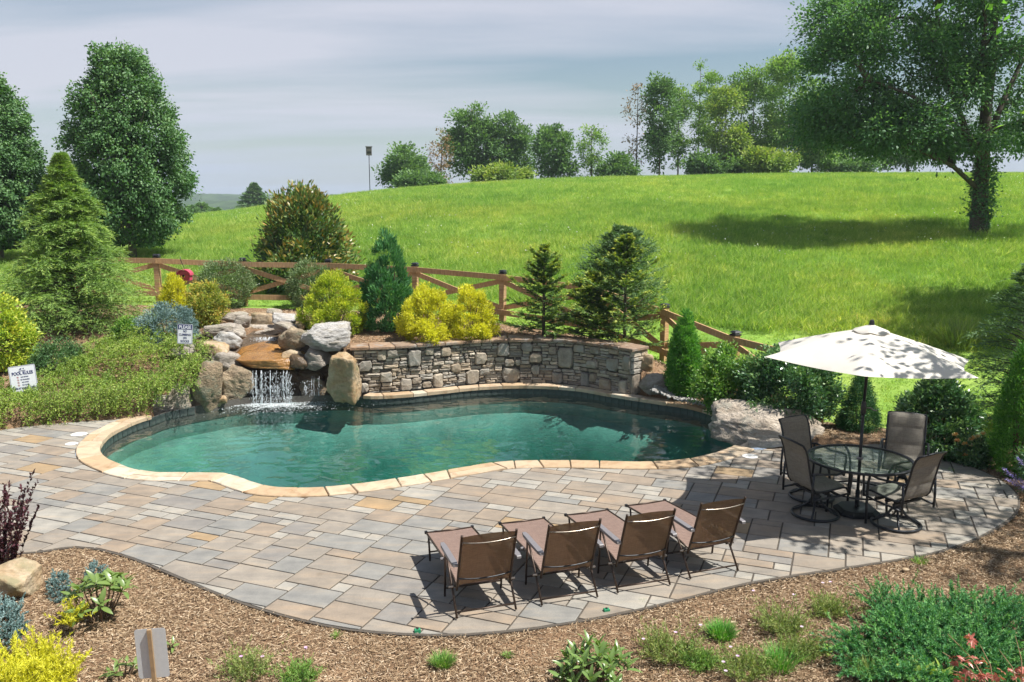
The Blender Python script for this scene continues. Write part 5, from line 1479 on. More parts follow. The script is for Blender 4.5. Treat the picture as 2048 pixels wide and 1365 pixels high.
def meadow_mat():
    # blades vary over the field: lush, dry and seeding patches
    m = MATS['grass_blade']; nt = m.node_tree; p_ = [n for n in nt.nodes if n.type == 'BSDF_PRINCIPLED'][0]; t_ = [n for n in nt.nodes if n.type == 'BSDF_TRANSLUCENT'][0]
    g = N(nt, 'ShaderNodeNewGeometry'); n1 = noise_tex(nt, .16, 4, .6, g.outputs['Position']); n2 = noise_tex(nt, 1.1, 4, .65, g.outputs['Position']); oi = N(nt, 'ShaderNodeObjectInfo')
    for sock in (p_.inputs['Base Color'], t_.inputs['Color']):
        src_ = sock.links[0].from_socket
        c = mixc(nt, .85, src_, ramp(nt, n1, [(.34, (.72, .86, .8)), (.5, (1, 1, 1)), (.66, (1.35, 1.12, 1.15))]), 'MULTIPLY')
        c = mixc(nt, .8, c, ramp(nt, n2, [(.3, (.72, .78, .7)), (.5, (1, 1, 1)), (.72, (1.35, 1.15, 1.25))]), 'MULTIPLY')
        c = mixc(nt, .8, c, ramp(nt, oi.outputs['Random'], [(0, (.75, .8, .75)), (.8, (1.1, 1.05, 1)), (.93, (1.5, 1.2, 1.4)), (1, (1.9, 1.4, 2.2))]), 'MULTIPLY')
        nt.links.new(c, sock)
meadow_mat()
def big_leaf_mat(name, a, b, rib):
    m, nt, out = new_mat(name)
    oi = N(nt, 'ShaderNodeObjectInfo'); v = coords(nt)
    c = ramp(nt, oi.outputs['Random'], [(0, a), (1, b)])
    n = noise_tex(nt, 25, 3, .6, v); c = mixc(nt, .5, c, ramp(nt, n, [(.3, (.75, .75, .75)), (.7, (1.2, 1.2, 1.2))]), 'MULTIPLY')
    sx = N(nt, 'ShaderNodeSeparateXYZ'); nt.links.new(v, sx.inputs[0]); ab = N(nt, 'ShaderNodeMath', operation='ABSOLUTE'); nt.links.new(sx.outputs[0], ab.inputs[0])
    f = ramp(nt, ab.outputs[0], [(.0, (.75, .75, .75)), (.05, (0, 0, 0))]); c = mixc(nt, f, c, rib)
    p = N(nt, 'ShaderNodeBsdfPrincipled', {'Roughness': .33, 'Specular IOR Level': .5}); nt.links.new(c, p.inputs['Base Color'])
    tr = N(nt, 'ShaderNodeBsdfTranslucent'); nt.links.new(mixc(nt, 1.0, c, (1.2, 1.3, .5), 'MULTIPLY'), tr.inputs['Color'])
    ms = N(nt, 'ShaderNodeMixShader', {'Fac': .28}); nt.links.new(p.outputs[0], ms.inputs[1]); nt.links.new(tr.outputs[0], ms.inputs[2]); nt.links.new(ms.outputs[0], out.inputs['Surface'])
big_leaf_mat('rhodo_leaf', (.05, .12, .025), (.12, .22, .045), (.2, .3, .09))
big_leaf_mat('peony_leaf', (.06, .13, .025), (.14, .23, .045), (.2, .28, .08))
big_leaf_mat('hosta_leaf', (.18, .32, .03), (.30, .44, .06), (.36, .46, .12))

UPV = np.array([0, 0, 1.0])
def prof_ball(t): return np.sqrt(np.clip(1 - ((t - .48) / .53) ** 2, 0.02, 1))
def prof_cone(t): return np.clip((1 - t) ** .85, 0, 1) * np.clip(.72 + t * 3, 0, 1)
def prof_col(t): return np.clip(1 - t ** 2.6, 0.03, 1) * np.clip(.72 + t * 1.6, 0, 1)
def prof_pear(t): return np.interp(t, [0, .06, .18, .35, .55, .75, .9, 1.0], [.35, .72, .96, 1.0, .91, .71, .50, .30])
def prof_egg(t): return np.interp(t, [0, .1, .3, .5, .75, .92, 1.0], [.7, .92, 1.0, .93, .62, .3, .05])
def prof_wide(t): return np.interp(t, [0, .15, .4, .7, .9, 1.0], [.85, 1.0, .95, .72, .42, .1])
def prof_mound(t): return np.sqrt(np.clip(1 - t ** 2, .02, 1))
def shell(n, H, Rr, prof, M, sd, depth, seed, lob=.13):
    r = np.random.default_rng(seed)
    t = r.random(M * 8); t = t[r.random(M * 8) < prof(t) + .06][:M]; M = len(t)
    ph = r.uniform(0, 2 * np.pi, M); k = r.uniform(0, 6.28, 4)
    lobe = 1 + lob * (np.sin(2 * ph + k[0] + 4 * t) * .5 + np.sin(3 * ph + k[1] - 5 * t) * .35 + np.sin(5 * ph + 7 * t + k[2]) * .3)
    rad = prof(t) * Rr * lobe * (1 - depth * r.random(M) ** 1.4)
    C = np.c_[rad * np.cos(ph), rad * np.sin(ph), t * H]
    ci = r.integers(0, M, n); g = np.clip(r.normal(0, 1, (n, 3)), -1.7, 1.7); s = sd * Rr * r.uniform(.6, 1.35, M)[ci][:, None]
    pos = C[ci] + g * s
    out = nrmz(np.c_[C[ci][:, :2] / max(Rr, 1e-3), (C[ci][:, 2:] / H - .42) * .9] * 1.0 + g * .35)
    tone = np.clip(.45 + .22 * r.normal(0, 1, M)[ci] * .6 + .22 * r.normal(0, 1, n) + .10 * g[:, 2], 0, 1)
    pos[:, 2] = np.maximum(pos[:, 2], .02)
    return pos, out, tone
def rdir(n, seed=None): return rng.normal(0, 1, (n, 3))
def base_stems(e, H, Rr, n=6, mat='twig', r0=.014):
    ls = []
    for k in range(n):
        a = random.uniform(0, 6.28); q = random.uniform(.25, .6) * Rr; h = H * random.uniform(.55, .8)
        ls.append(([Vector((q * .15 * math.cos(a), q * .15 * math.sin(a), -.05)), Vector((q * .6 * math.cos(a), q * .6 * math.sin(a), h * .5)), Vector((q * math.cos(a), q * math.sin(a), h))], [r0, r0 * .7, r0 * .35]))
    merge_tubes(ls).build('stem', mat, e, smooth=True)
def sz(px, pyb, pyt, hw):
    loc = hit(px, pyb); dep = loc.y * math.cos(PITCH) + (CH - loc.z) * math.sin(PITCH); k = dep / F
    return loc, (pyb - pyt) * k * 1.03, hw * k
def shrub(name, label, px, pyb, pyt, hw, prof, mat, n, L, W, M=120, sd=.14, depth=.35, up=.4, jit=.6, seed=1, lob=.13, group=None, cat='shrub', loc=None, dims=None, stems=True, tone_gain=1.0, tipcol=0.0):
    if loc is None: loc, H, Rr = sz(px, pyb, pyt, hw)
    else: H, Rr = dims
    e = empty(name, loc, 0, label, cat, group)
    pos, out, tone = shell(n, H, Rr, prof, M, sd, depth, seed, lob)
    d = out + UPV * up + rdir(n) * jit
    nv = rdir(n) * .6 + UPV * .6 + out * .4
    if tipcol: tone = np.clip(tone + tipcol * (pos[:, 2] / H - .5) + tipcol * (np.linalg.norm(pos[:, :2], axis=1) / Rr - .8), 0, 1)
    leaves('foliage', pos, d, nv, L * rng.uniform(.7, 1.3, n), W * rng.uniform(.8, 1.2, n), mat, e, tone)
    if stems: base_stems(e, H, Rr)
    return e
def conifer(name, label, loc, H, Rr, prof, mat, nb=90, k=14, m=7, L=.09, W=.02, droop=.35, el0=.25, el1=.7, seed=1, trunk=.05, t0=.02, spray=.42, cat='conifer', tip=.8, ragged_=.25, group=None, bark='bark', lat=.75):
    r = np.random.default_rng(seed); e = empty(name, loc, 0, label, cat, group)
    t = t0 + (1 - t0) * (np.arange(nb) + r.random(nb)) / nb; ph = np.arange(nb) * 2.39996 + r.normal(0, .3, nb)
    ln = np.maximum(prof(t) * Rr * (1 + r.uniform(-ragged_, ragged_ * .6, nb)), .06 * Rr); el = el0 + (el1 - el0) * t + r.normal(0, .08, nb)
    dirs = np.c_[np.cos(ph) * np.cos(el), np.sin(ph) * np.cos(el), np.sin(el)]
    base = np.c_[np.zeros((nb, 2)), t * H * .97]
    def at(s): return base[:, None, :] + dirs[:, None, :] * (ln[:, None] * s)[..., None] - np.array([0, 0, 1.0]) * (droop * ln[:, None] * s ** 2)[..., None]
    s = np.sort(r.uniform(.12, 1.0, (nb, k)), axis=1); pk = at(s)
    tang = dirs[:, None, :] - np.array([0, 0, 1.0]) * (2 * droop * s)[..., None]; tang /= np.linalg.norm(tang, axis=2, keepdims=True)
    sidev = np.cross(tang, UPV); sidev /= np.maximum(np.linalg.norm(sidev, axis=2, keepdims=True), 1e-6)
    sgn = np.where(r.random((nb, k)) < .5, -1, 1)[..., None]
    sd = tang * .75 + sidev * sgn * r.uniform(.3, 1.0, (nb, k, 1)) + r.normal(0, .22, (nb, k, 3)); sd /= np.linalg.norm(sd, axis=2, keepdims=True)
    sl_ = spray * ln[:, None] * (1.05 - .6 * s) * r.uniform(.5, 1.1, (nb, k)) + .03
    u = (np.arange(m) + r.random((nb, k, m))) / m
    pm = pk[:, :, None, :] + sd[:, :, None, :] * (sl_[..., None] * u)[..., None] - np.array([0, 0, 1.0]) * (.22 * droop * sl_[..., None] * u ** 2)[..., None]
    sg2 = np.where(r.random((nb, k, m)) < .5, -1, 1)[..., None]
    lv = np.cross(sd, UPV)[:, :, None, :] * sg2 * lat
    dm = sd[:, :, None, :] + lv + r.normal(0, .3, (nb, k, m, 3))
    pos = pm.reshape(-1, 3); d = dm.reshape(-1, 3); n = len(pos)
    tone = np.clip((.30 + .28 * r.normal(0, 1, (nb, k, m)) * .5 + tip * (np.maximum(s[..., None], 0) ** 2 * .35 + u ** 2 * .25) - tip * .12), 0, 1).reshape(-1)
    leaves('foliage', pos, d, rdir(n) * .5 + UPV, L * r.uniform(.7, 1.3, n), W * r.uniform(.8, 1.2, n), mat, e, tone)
    MB().tube([(0, 0, -.2), (0, 0, H * .5), (0, 0, H * .98)], [trunk, trunk * .6, trunk * .1], 8).build('trunk', bark, e, smooth=True)
    ls = []
    ss = np.tile(np.array([0, .3, .6, .92]), (nb, 1)); bp_ = at(ss)
    for b in range(nb): ls.append(([Vector(q) for q in bp_[b]], [max(.004, trunk * .22 * (ln[b] / Rr)), trunk * .16 * (ln[b] / Rr) + .002, .005, .002]))
    merge_tubes(ls, 4).build('branches', bark, e, smooth=True)
    return e
def skeleton(trunk, targets, seed, r0):
    """grow branches from the trunk to the targets; returns lines"""
    r = random.Random(seed); nodes = [(Vector(p), 0) for p in trunk]
    lines = []; rad = {i: None for i in range(len(nodes))}
    order = sorted(targets, key=lambda q: min((Vector(q) - Vector(p)).length for p in trunk))
    for q in order:
        q = Vector(q)
        best = min(range(len(nodes)), key=lambda i: (nodes[i][0] - q).length + .9 * max(0, nodes[i][0].z - q.z + .15) + nodes[i][1] * .05)
        a, lv = nodes[best]; d = q - a; L = d.length
        if L < .05: continue
        m = 4; pts = [a]
        for k in range(1, m + 1):
            t = k / m; w = math.sin(math.pi * t) * L * .09
            pts.append(a + d * t + Vector((r.gauss(0, w * .6), r.gauss(0, w * .6), w * .9 * r.random())) * (1 if k < m else 0))
        ra = max(.012 * r0 * 8, r0 * .42 / (1 + lv * 1.1)); lines.append((pts, [ra * (1 - .62 * k / m) for k in range(m + 1)]))
        for k in range(1, m + 1): nodes.append((pts[k], lv + 1))
    return lines
def ell_targets(n, c, rr, seed, shellk=.55):
    r = np.random.default_rng(seed); d = nrmz(r.normal(0, 1, (n, 3))); q = (shellk + (1 - shellk) * r.random(n) ** .5)[:, None]
    return np.array(c) + d * np.array(rr) * q
def tree(name, label, loc, trunk, blobs, mat, n, L, W, sd=.35, seed=1, r0=.2, bark='bark', group=None, cat='tree', hang=0.0, extra=None):
    e = empty(name, loc, 0, label, cat, group); T = []
    for i, (c, rr, m) in enumerate(blobs): T.append(ell_targets(m, c, rr, seed * 10 + i))
    T = np.vstack(T); r = np.random.default_rng(seed)
    tr = [Vector(p) for p in trunk]; m = len(tr)
    MB().tube([tr[0] - Vector((0, 0, .3))] + tr, [r0 * 1.35, r0 * 1.15] + [r0 * (1 - .75 * k / (m - 1)) for k in range(1, m)], 10).build('trunk', bark, e, smooth=True)
    fine = []
    for a, b in zip(tr[:-1], tr[1:]):
        for q in range(6): fine.append(a.lerp(b, q / 6))
    fine.append(tr[-1])
    start = [p for p in fine[len(fine) // 4:]]
    for pts_, ra, rb in (extra or []):
        ps = [Vector(q) for q in pts_]; MB().tube(ps, [.72 * (ra + (rb - ra) * k / (len(ps) - 1)) for k in range(len(ps))], 8).build('main_limb', bark, e, smooth=True)
        for a, b in zip(ps[:-1], ps[1:]):
            for q in range(1, 5): start.append(a.lerp(b, q / 4))
    lines = skeleton(start, [tuple(q) for q in T], seed, r0)
    merge_tubes(lines, 5).build('limbs', bark, e, smooth=True)
    # leaves cluster at the branch ends and along the outer half
    tips = [l[0][-1] for l in lines] + [l[0][2] for l in lines] + [l[0][3] for l in lines]
    C = np.array([list(p) for p in tips]); wts = np.r_[np.full(len(lines), 1.0), np.full(len(lines), .35), np.full(len(lines), .6)]; wts /= wts.sum()
    ci = r.choice(len(C), n, p=wts); g = np.clip(r.normal(0, 1, (n, 3)), -1.75, 1.75); s = sd * r.uniform(.5, 1.4, len(C))[ci][:, None]
    pos = C[ci] + g * s * np.array([1, 1, .7]) ; pos[:, 2] -= hang * np.abs(g[:, 0]) * s[:, 0]
    cen = np.average(C, axis=0)
    d = g * .6 + nrmz(pos - cen) * .5 + r.normal(0, .5, (n, 3)) - UPV * hang
    tone = np.clip(.42 + .16 * r.normal(0, 1, len(C))[ci] + .2 * r.normal(0, 1, n) + .12 * g[:, 2], 0, 1)
    leaves('crown', pos, d, r.normal(0, .7, (n, 3)) + UPV, L * r.uniform(.65, 1.3, n), W * r.uniform(.8, 1.2, n), mat, e, tone)
    return e

# --- pear trees
for px, pyb, pyt, hw, sd_, lb in ((268, 532, 122, 108, 21, 'tall dense egg-shaped green tree with clear sky round its crown, behind the feathery conifer'), (2, 530, 170, 94, 22, 'tall dense egg-shaped green tree partly hidden by the feathery conifer')):
    loc = ground(px, 31.0); k = 31.3 / F; H = (pyb - pyt) * k; Rr = hw * k
    loc.z = PD(px, pyb, 31.0).z
    e = empty('pear_tree', loc, 0, lb, 'tree', 'egg-shaped trees along the fence')
    n = 56000; z0 = H * .10
    pos, out, tone = shell(n, H - z0, Rr, prof_pear, 460, .075, .34, sd_, .12)
    pos[:, 2] += z0
    leaves('crown', pos, out * .8 + rdir(n) * .55 - UPV * .35, rdir(n) * .5 + out, .105 * rng.uniform(.7, 1.25, n), .068 * rng.uniform(.8, 1.2, n), 'pear_leaf', e, tone)
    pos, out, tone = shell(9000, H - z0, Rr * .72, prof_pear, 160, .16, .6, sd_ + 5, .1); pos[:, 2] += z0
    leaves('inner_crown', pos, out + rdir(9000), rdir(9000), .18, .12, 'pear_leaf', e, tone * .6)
    MB().tube([(0, 0, -.4), (0, 0, H * .25), (.05, 0, H * .5), (0, 0, H * .85)], [.17, .13, .09, .02], 8).build('trunk', 'bark_grey', e, smooth=True)
    ls = []
    for q in range(26):
        a = random.uniform(0, 6.28); zb = H * random.uniform(.12, .55); rr_ = Rr * random.uniform(.5, .8)
        ls.append(([Vector((0, 0, zb)), Vector((rr_ * .5 * math.cos(a), rr_ * .5 * math.sin(a), zb + H * .12)), Vector((rr_ * math.cos(a), rr_ * math.sin(a), zb + H * .3))], [.05, .03, .01]))
    merge_tubes(ls, 5).build('limbs', 'bark_grey', e, smooth=True)

# --- big conifers
l = ground(140, 19.6); dep = 19.8 / F
conifer('hemlock_tree', 'large feathery light green conifer with drooping branch tips in front of the egg-shaped trees', l, 346 * dep, 170 * dep, lambda t: np.interp(t, [0, .12, .3, .5, .7, .85, 1], [1.0, 1.0, .80, .55, .36, .2, .03]), 'hemlock_leaf', 250, 36, 13, .10, .017, .50, .34, .9, 3, .09, .02, .50, tip=.95, ragged_=.38)
l = ground(1243, 22.3); dep = 22.5 / F
conifer('wild_cedar', 'loose grey-green cedar standing in the tall grass behind the fence', l, 178 * dep, 100 * dep, lambda t: np.interp(t, [0, .15, .4, .7, 1], [.85, 1.0, .9, .6, .12]), 'cedar_leaf', 170, 28, 9, .08, .022, .12, .35, .95, 4, .05, .02, .5, tip=.5, ragged_=.35)
for px, pyb, Y, pyt, hw, s, lb in ((1088, 668, 18.9, 490, 62, 5, 'dark spruce with yellow tips beside the golden shrubs'), (1183, 672, 18.9, 545, 48, 6, 'smaller dark spruce with yellow tips between two taller ones'), (1252, 676, 18.6, 470, 72, 7, 'tallest dark spruce with yellow tips near the end of the stone wall')):
    l = ground(px, Y); dep = (Y + .2) / F
    H = (PD(px, pyt, Y).z - l.z)
    conifer('golden_tip_spruce', lb, l, H, hw * dep * 1.4, lambda t: np.interp(t, [0, .15, .4, .7, .9, 1], [1.0, .95, .72, .46, .22, .05]), 'hinoki_leaf', 62, 26, 13, .062, .026, -.10, .02, .8, s, .045, .02, .40, tip=1.25, ragged_=.55, group='golden-tipped spruces above the stone wall', lat=.9)
l = ground(2075, 14.6)
conifer('shade_hemlock', 'dark soft-needled conifer behind the narrow columnar arborvitae', l, 3.1, 1.25, lambda t: np.interp(t, [0, .2, .5, .8, 1], [1.0, 1.0, .8, .45, .05]), 'cedar_leaf', 120, 20, 8, .08, .018, .35, .25, .8, 8, .06, .02, .5, tip=.5, ragged_=.25)

# --- clipped and rounded shrubs round the pool
G1 = 'grey-green round bushes by the fence'
shrub('round_bush', 'round grey-green bush against the fence beside the golden cone shrub', 452, 616, 528, 51, prof_ball, 'bush_leaf', 15000, .055, .022, 260, .10, .25, .5, .5, 31, .06, G1)
shrub('round_bush', 'round grey-green bush against the fence beside the chartreuse shrub', 623, 618, 526, 43, prof_ball, 'bush_leaf', 13000, .055, .022, 230, .10, .25, .5, .5, 32, .06, G1)
shrub('golden_cypress', 'bright golden cone-shaped shrub under the red bird feeder', 352, 640, 552, 44, prof_cone, 'gold_leaf', 14000, .07, .02, 100, .10, .38, .6, .5, 33, .26)
shrub('nandina_bush', 'yellow-green bush with orange tips beside the golden cone shrub', 414, 652, 572, 36, prof_ball, 'nandina_leaf', 9000, .07, .022, 110, .15, .4, .3, .7, 34, .15)
shrub('chartreuse_cypress', 'wide chartreuse feathery shrub beside the waterfall', 672, 664, 552, 58, prof_wide, 'chartreuse_leaf', 20000, .07, .018, 110, .095, .42, .7, .5, 35, .28)
shrub('upright_juniper', 'tall pointed deep green juniper behind the stone wall', 776, 662, 474, 46, prof_egg, 'juniper_green', 22000, .10, .020, 240, .09, .35, 1.3, .4, 36, .10)
shrub('golden_shrub', 'bright yellow feathery shrub next to the tall pointed juniper', 858, 680, 578, 54, prof_wide, 'gold_leaf', 18000, .07, .02, 105, .095, .4, .6, .5, 37, .28)
shrub('golden_shrub', 'bright yellow feathery shrub next to the dark spruce with yellow tips', 940, 676, 582, 52, prof_wide, 'gold_leaf', 17000, .07, .02, 105, .095, .4, .6, .5, 38, .28)
shrub('blue_spruce', 'low spreading silvery blue dwarf spruce behind the climbing sign', 338, 684, 614, 60, prof_mound, 'blue_needle', 16000, .055, .014, 130, .08, .4, .4, .5, 39, .22)
shrub('columnar_arborvitae', 'narrow bright green arborvitae column near the end of the stone wall', 1366, 792, 626, 31, prof_col, 'arbor_leaf', 32000, .055, .02, 420, .13, .30, .8, .5, 40, .07)
shrub('columnar_arborvitae', 'narrow deep green arborvitae column beside the violet flower spikes', 2030, 950, 690, 42, prof_col, 'arbor_leaf', 24000, .05, .018, 360, .13, .22, .8, .5, 41, .07)
shrub('dwarf_spruce', 'small smooth cone-shaped dwarf spruce behind the umbrella pole', 1716, 862, 746, 42, prof_cone, 'spruce_dwarf', 22000, .035, .012, 420, .12, .16, .4, .6, 42, .03)
shrub('privet_bush', 'light green glossy bush beside the columnar arborvitae by the pool', 1456, 822, 706, 56, prof_ball, 'privet_leaf', 15000, .065, .03, 90, .15, .45, .35, .7, 43, .28)
shrub('broadleaf_bush', 'large dark glossy evergreen bush behind the flat boulder', 1574, 848, 712, 86, prof_ball, 'broad_leaf', 24000, .07, .032, 120, .13, .45, .35, .7, 44, .28)
shrub('broadleaf_bush', 'dark glossy evergreen bush behind the rose bush', 1872, 908, 748, 64, prof_egg, 'broad_leaf', 18000, .07, .03, 110, .14, .45, .4, .7, 45, .28)
shrub('yellow_green_shrub', 'yellow-green leafy shrub at the foot of the feathery conifer', 8, 735, 596, 52, prof_egg, 'yellow_shrub', 12000, .08, .036, 110, .17, .45, .3, .7, 46, .2)
shrub('low_bush', 'low dark green ground bush between the blue spruce and the conifer', 258, 680, 640, 28, prof_mound, 'privet_leaf', 4500, .05, .025, 70, .17, .4, .4, .7, 47, .2)
shrub('low_bush', 'dark mat of creeping evergreen beside the trailing shrub', 122, 738, 688, 46, prof_mound, 'dark_ground', 8000, .05, .018, 90, .16, .4, .4, .7, 48, .2)
shrub('magnolia_tree', 'pyramidal magnolia with bronze-backed glossy leaves behind the fence', 610, 0, 0, 0, lambda t: np.interp(t, [0, .08, .25, .45, .7, .88, 1], [.72, 1.0, .96, .80, .60, .46, .22]), 'magnolia_leaf', 15000, .17, .062, 190, .115, .5, .75, .55, 49, .16, None, 'tree', ground(607, 26.5), ((PD(607, 388, 26.5).z - ground(607, 26.5).z), 94 * 26.7 / F), True, 1, .35)

# --- trailing cotoneaster over the bank
def cotoneaster():
    pp = [(-60,868),(10,858),(70,853),(130,845),(190,839),(250,831),(300,824),(345,800),(385,790),(405,760),(420,720),(415,698),(350,692),(300,684),(250,688),(200,700),(165,726),(120,752),(60,784),(-60,790)]
    w = [hit(*q) for q in pp]; poly = [(q.x, q.y) for q in w]
    c = np.mean([[q.x, q.y] for q in w], axis=0); base = Vector((c[0], c[1], hz(*c)))
    e = empty('trailing_cotoneaster', base, 0, 'sprawling olive-green trailing shrub draped over the bank and rocks by the pool', 'shrub')
    r = np.random.default_rng(61); xs = [q[0] for q in poly]; ys = [q[1] for q in poly]
    M = 1500; x = r.uniform(min(xs), max(xs), M * 6); y = r.uniform(min(ys), max(ys), M * 6)
    k = inside(poly, x, y); x, y = x[k][:M], y[k][:M]; M = len(x)
    nn = np.array([mnoise.noise(Vector((a * 1.5, b * 1.5, 1.0))) for a, b in zip(x, y)])
    z = height(x, y) + .16 + .30 * np.clip(nn + .3, 0, 1) + r.uniform(-.08, .08, M)
    # shoots: each origin sends out an arching stem downhill
    m = 34; ang = r.normal(-1.57, .9, M); ln = r.uniform(.16, .42, M)
    ln = ln * (1 + .8 * np.clip(nn, -.4, 1)); u = np.sort(r.random((M, m)), axis=1)
    px_ = x[:, None] + np.cos(ang)[:, None] * ln[:, None] * u; py_ = y[:, None] + np.sin(ang)[:, None] * ln[:, None] * u
    pz = z[:, None] + .10 * np.sin(u * 2.6) * r.uniform(.2, 1.2, (M, 1)) - .16 * u ** 2
    pos = np.stack([px_, py_, pz], -1).reshape(-1, 3) + r.normal(0, .014, (M * m, 3))
    gz = height(pos[:, 0], pos[:, 1]); pos[:, 2] = np.maximum(pos[:, 2], np.minimum(gz, .6) * .9 + .015)
    pos -= np.array(base); n = len(pos)
    tone = np.clip(.42 + .10 * r.normal(0, 1, M)[:, None] + .30 * nn[:, None] + .22 * (u - .4) + .15 * r.normal(0, 1, (M, m)), 0, 1).reshape(-1)
    leaves('foliage', pos, rdir(n) + UPV * .5, rdir(n) * .6 + UPV, .036 * r.uniform(.7, 1.3, n), .02, 'coton_leaf', e, tone)
    # curtains hanging over the rocks at the front
    fr = [hit(*q) for q in ((-20,862),(20,856),(90,848),(150,842),(215,834),(265,828),(310,818),(350,800),(395,770),(412,735))]
    lines = []; P2 = []; T2 = []
    for i in range(260):
        q = random.random() * (len(fr) - 1); a = fr[int(q)].lerp(fr[int(q) + 1], q % 1)
        nz_ = .5 + 1.3 * mnoise.noise(Vector((a.x * 2.1, a.y * 2.1, 8)))
        if nz_ < .25: continue
        top = Vector((a.x + random.gauss(0, .08), a.y + random.uniform(-.12, .25), hz(a.x, a.y + .35) + random.uniform(.22, .46)))
        L_ = random.uniform(.12, .6) * min(1.2, .4 + nz_)
        pts = [top + Vector((random.gauss(0, .02), -.26 * (t ** .6), -.05 * t - L_ * t * t)) for t in (0, .35, .7, 1)]
        lines.append(([p - base for p in pts], [.004, .003, .002, .001]))
        for k_ in range(60):
            t = random.random() * 2.99; p = pts[int(t)].lerp(pts[int(t) + 1], t % 1)
            P2.append([p.x + random.gauss(0, .022), p.y + random.gauss(0, .022), max(p.z + random.gauss(0, .02), .012)])
    P2 = np.array(P2) - np.array(base); n = len(P2)
    leaves('hanging_foliage', P2, rdir(n) - UPV * .1, rdir(n) + np.array([0, -.6, .4]), .036 * rng.uniform(.7, 1.3, n), .02, 'coton_leaf', e, np.clip(.5 + .2 * rng.normal(0, 1, n), 0, 1))
    for i in range(140):
        k_ = random.randrange(M); a = ang[k_]
        p0 = Vector((x[k_], y[k_], z[k_] - .05)); lines.append(([p0 - base, p0 + Vector((math.cos(a) * ln[k_] * .6, math.sin(a) * ln[k_] * .6, .12)) - base, p0 + Vector((math.cos(a) * ln[k_] * 1.2, math.sin(a) * ln[k_] * 1.2, .05)) - base], [.005, .003, .0015]))
    merge_tubes(lines, 4).build('stems', 'twig', e, smooth=True)
cotoneaster()

# --- shoots: upright or spreading stems carrying small leaves
def shoots(name, label, loc, orig, dirs, ln, m, L, W, mat, cat='shrub', stem_r=.003, curl=.15, jit=.9, up=.3, tipt=.3, group=None, u0=.1, stem_mat='twig', seed=1):
    """orig, dirs (N,3) local; each shoot curves and carries m leaves"""
    r = np.random.default_rng(seed); e = empty(name, loc, 0, label, cat, group); Nn = len(orig)
    ln = np.broadcast_to(np.asarray(ln, float), (Nn,)); d = nrmz(dirs)
    u = u0 + (1 - u0) * np.sort(r.random((Nn, m)), axis=1); cv = r.normal(0, curl, (Nn, 3))
    pos = orig[:, None, :] + d[:, None, :] * (ln[:, None] * u)[..., None] + cv[:, None, :] * (ln[:, None] * u ** 2)[..., None]
    dd = d[:, None, :] * .7 + r.normal(0, jit * .6, (Nn, m, 3)) + UPV * up
    n = Nn * m; tone = np.clip(.38 + .15 * r.normal(0, 1, (Nn, 1)) + tipt * (u - .4) + .15 * r.normal(0, 1, (Nn, m)), 0, 1).reshape(-1)
    leaves('foliage', pos.reshape(-1, 3), dd.reshape(-1, 3), rdir(n) * .6 + UPV, L * r.uniform(.7, 1.3, n), W, mat, e, tone)
    if stem_r:
        ls = []
        for i in range(min(Nn, 160)):
            ls.append(([Vector(orig[i] + d[i] * ln[i] * t + cv[i] * ln[i] * t * t) for t in (0, .35, .7, 1)], [stem_r, stem_r * .8, stem_r * .6, stem_r * .3]))
        merge_tubes(ls, 4).build('stems', stem_mat, e, smooth=True)
    return e
def clump_dirs(n, spread, rad, seed, zmin=.25):
    r = np.random.default_rng(seed); a = r.uniform(0, 6.28, n); q = np.sqrt(r.random(n))
    o = np.c_[np.cos(a) * q * rad, np.sin(a) * q * rad, np.zeros(n)]
    d = np.c_[np.cos(a) * q * spread + r.normal(0, .12, n), np.sin(a) * q * spread + r.normal(0, .12, n), np.maximum(r.normal(1, .15, n), zmin)]
    return o, d
# purple-leaved shrub at the paving corner
l = P(2, 1140, -.04); o_, d_ = clump_dirs(46, .38, .16, 71)
shoots('purple_ninebark', 'dark purple-leaved upright shrub at the paving edge above the flat tan boulder', l, o_, d_, rng.uniform(.6, 1.15, 46), 75, .05, .026, 'purple_leaf', curl=.12, tipt=.4, seed=71)
l = hit(92, 720); o_, d_ = clump_dirs(26, .5, .08, 72)
shoots('burgundy_plant', 'small burgundy plant in mulch above the pool rules sign', l, o_, d_, rng.uniform(.25, .55, 26), 26, .05, .028, 'purple_leaf', curl=.2, seed=72)
# junipers and conifers in the near bed
def spreading(name, label, polypx, n, mat, L, W, ln, m, seed, hmul=1.0, cat='juniper', group=None, lift=.55):
    w = [P(*q, 0) for q in polypx]; poly = [(q.x, q.y) for q in w]; r = np.random.default_rng(seed)
    xs = [q[0] for q in poly]; ys = [q[1] for q in poly]; x = r.uniform(min(xs), max(xs), n * 8); y = r.uniform(min(ys), max(ys), n * 8)
    k = inside(poly, x, y); x, y = x[k][:n], y[k][:n]; n = len(x)
    c = np.array([np.mean(xs), np.mean(ys)]); ext = max(np.ptp(xs), np.ptp(ys)) / 2
    dx_ = np.c_[x - c[0], y - c[1]] / ext
    nn = np.array([mnoise.noise(Vector((a * 2.3, b * 2.3, seed))) for a, b in zip(x, y)])
    orig = np.c_[x - c[0], y - c[1], np.clip(.04 + .16 * hmul * (nn + .35), .0, 1)]
    d = np.c_[dx_ * .9 + r.normal(0, .45, (n, 2)), np.full(n, lift) + r.normal(0, .15, n)]
    return shoots(name, label, Vector((c[0], c[1], -.04)), orig, d, r.uniform(.6, 1.25, n) * ln, m, L, W, mat, cat, .003, .2, .8, .2, .45, group, .0, seed=seed)
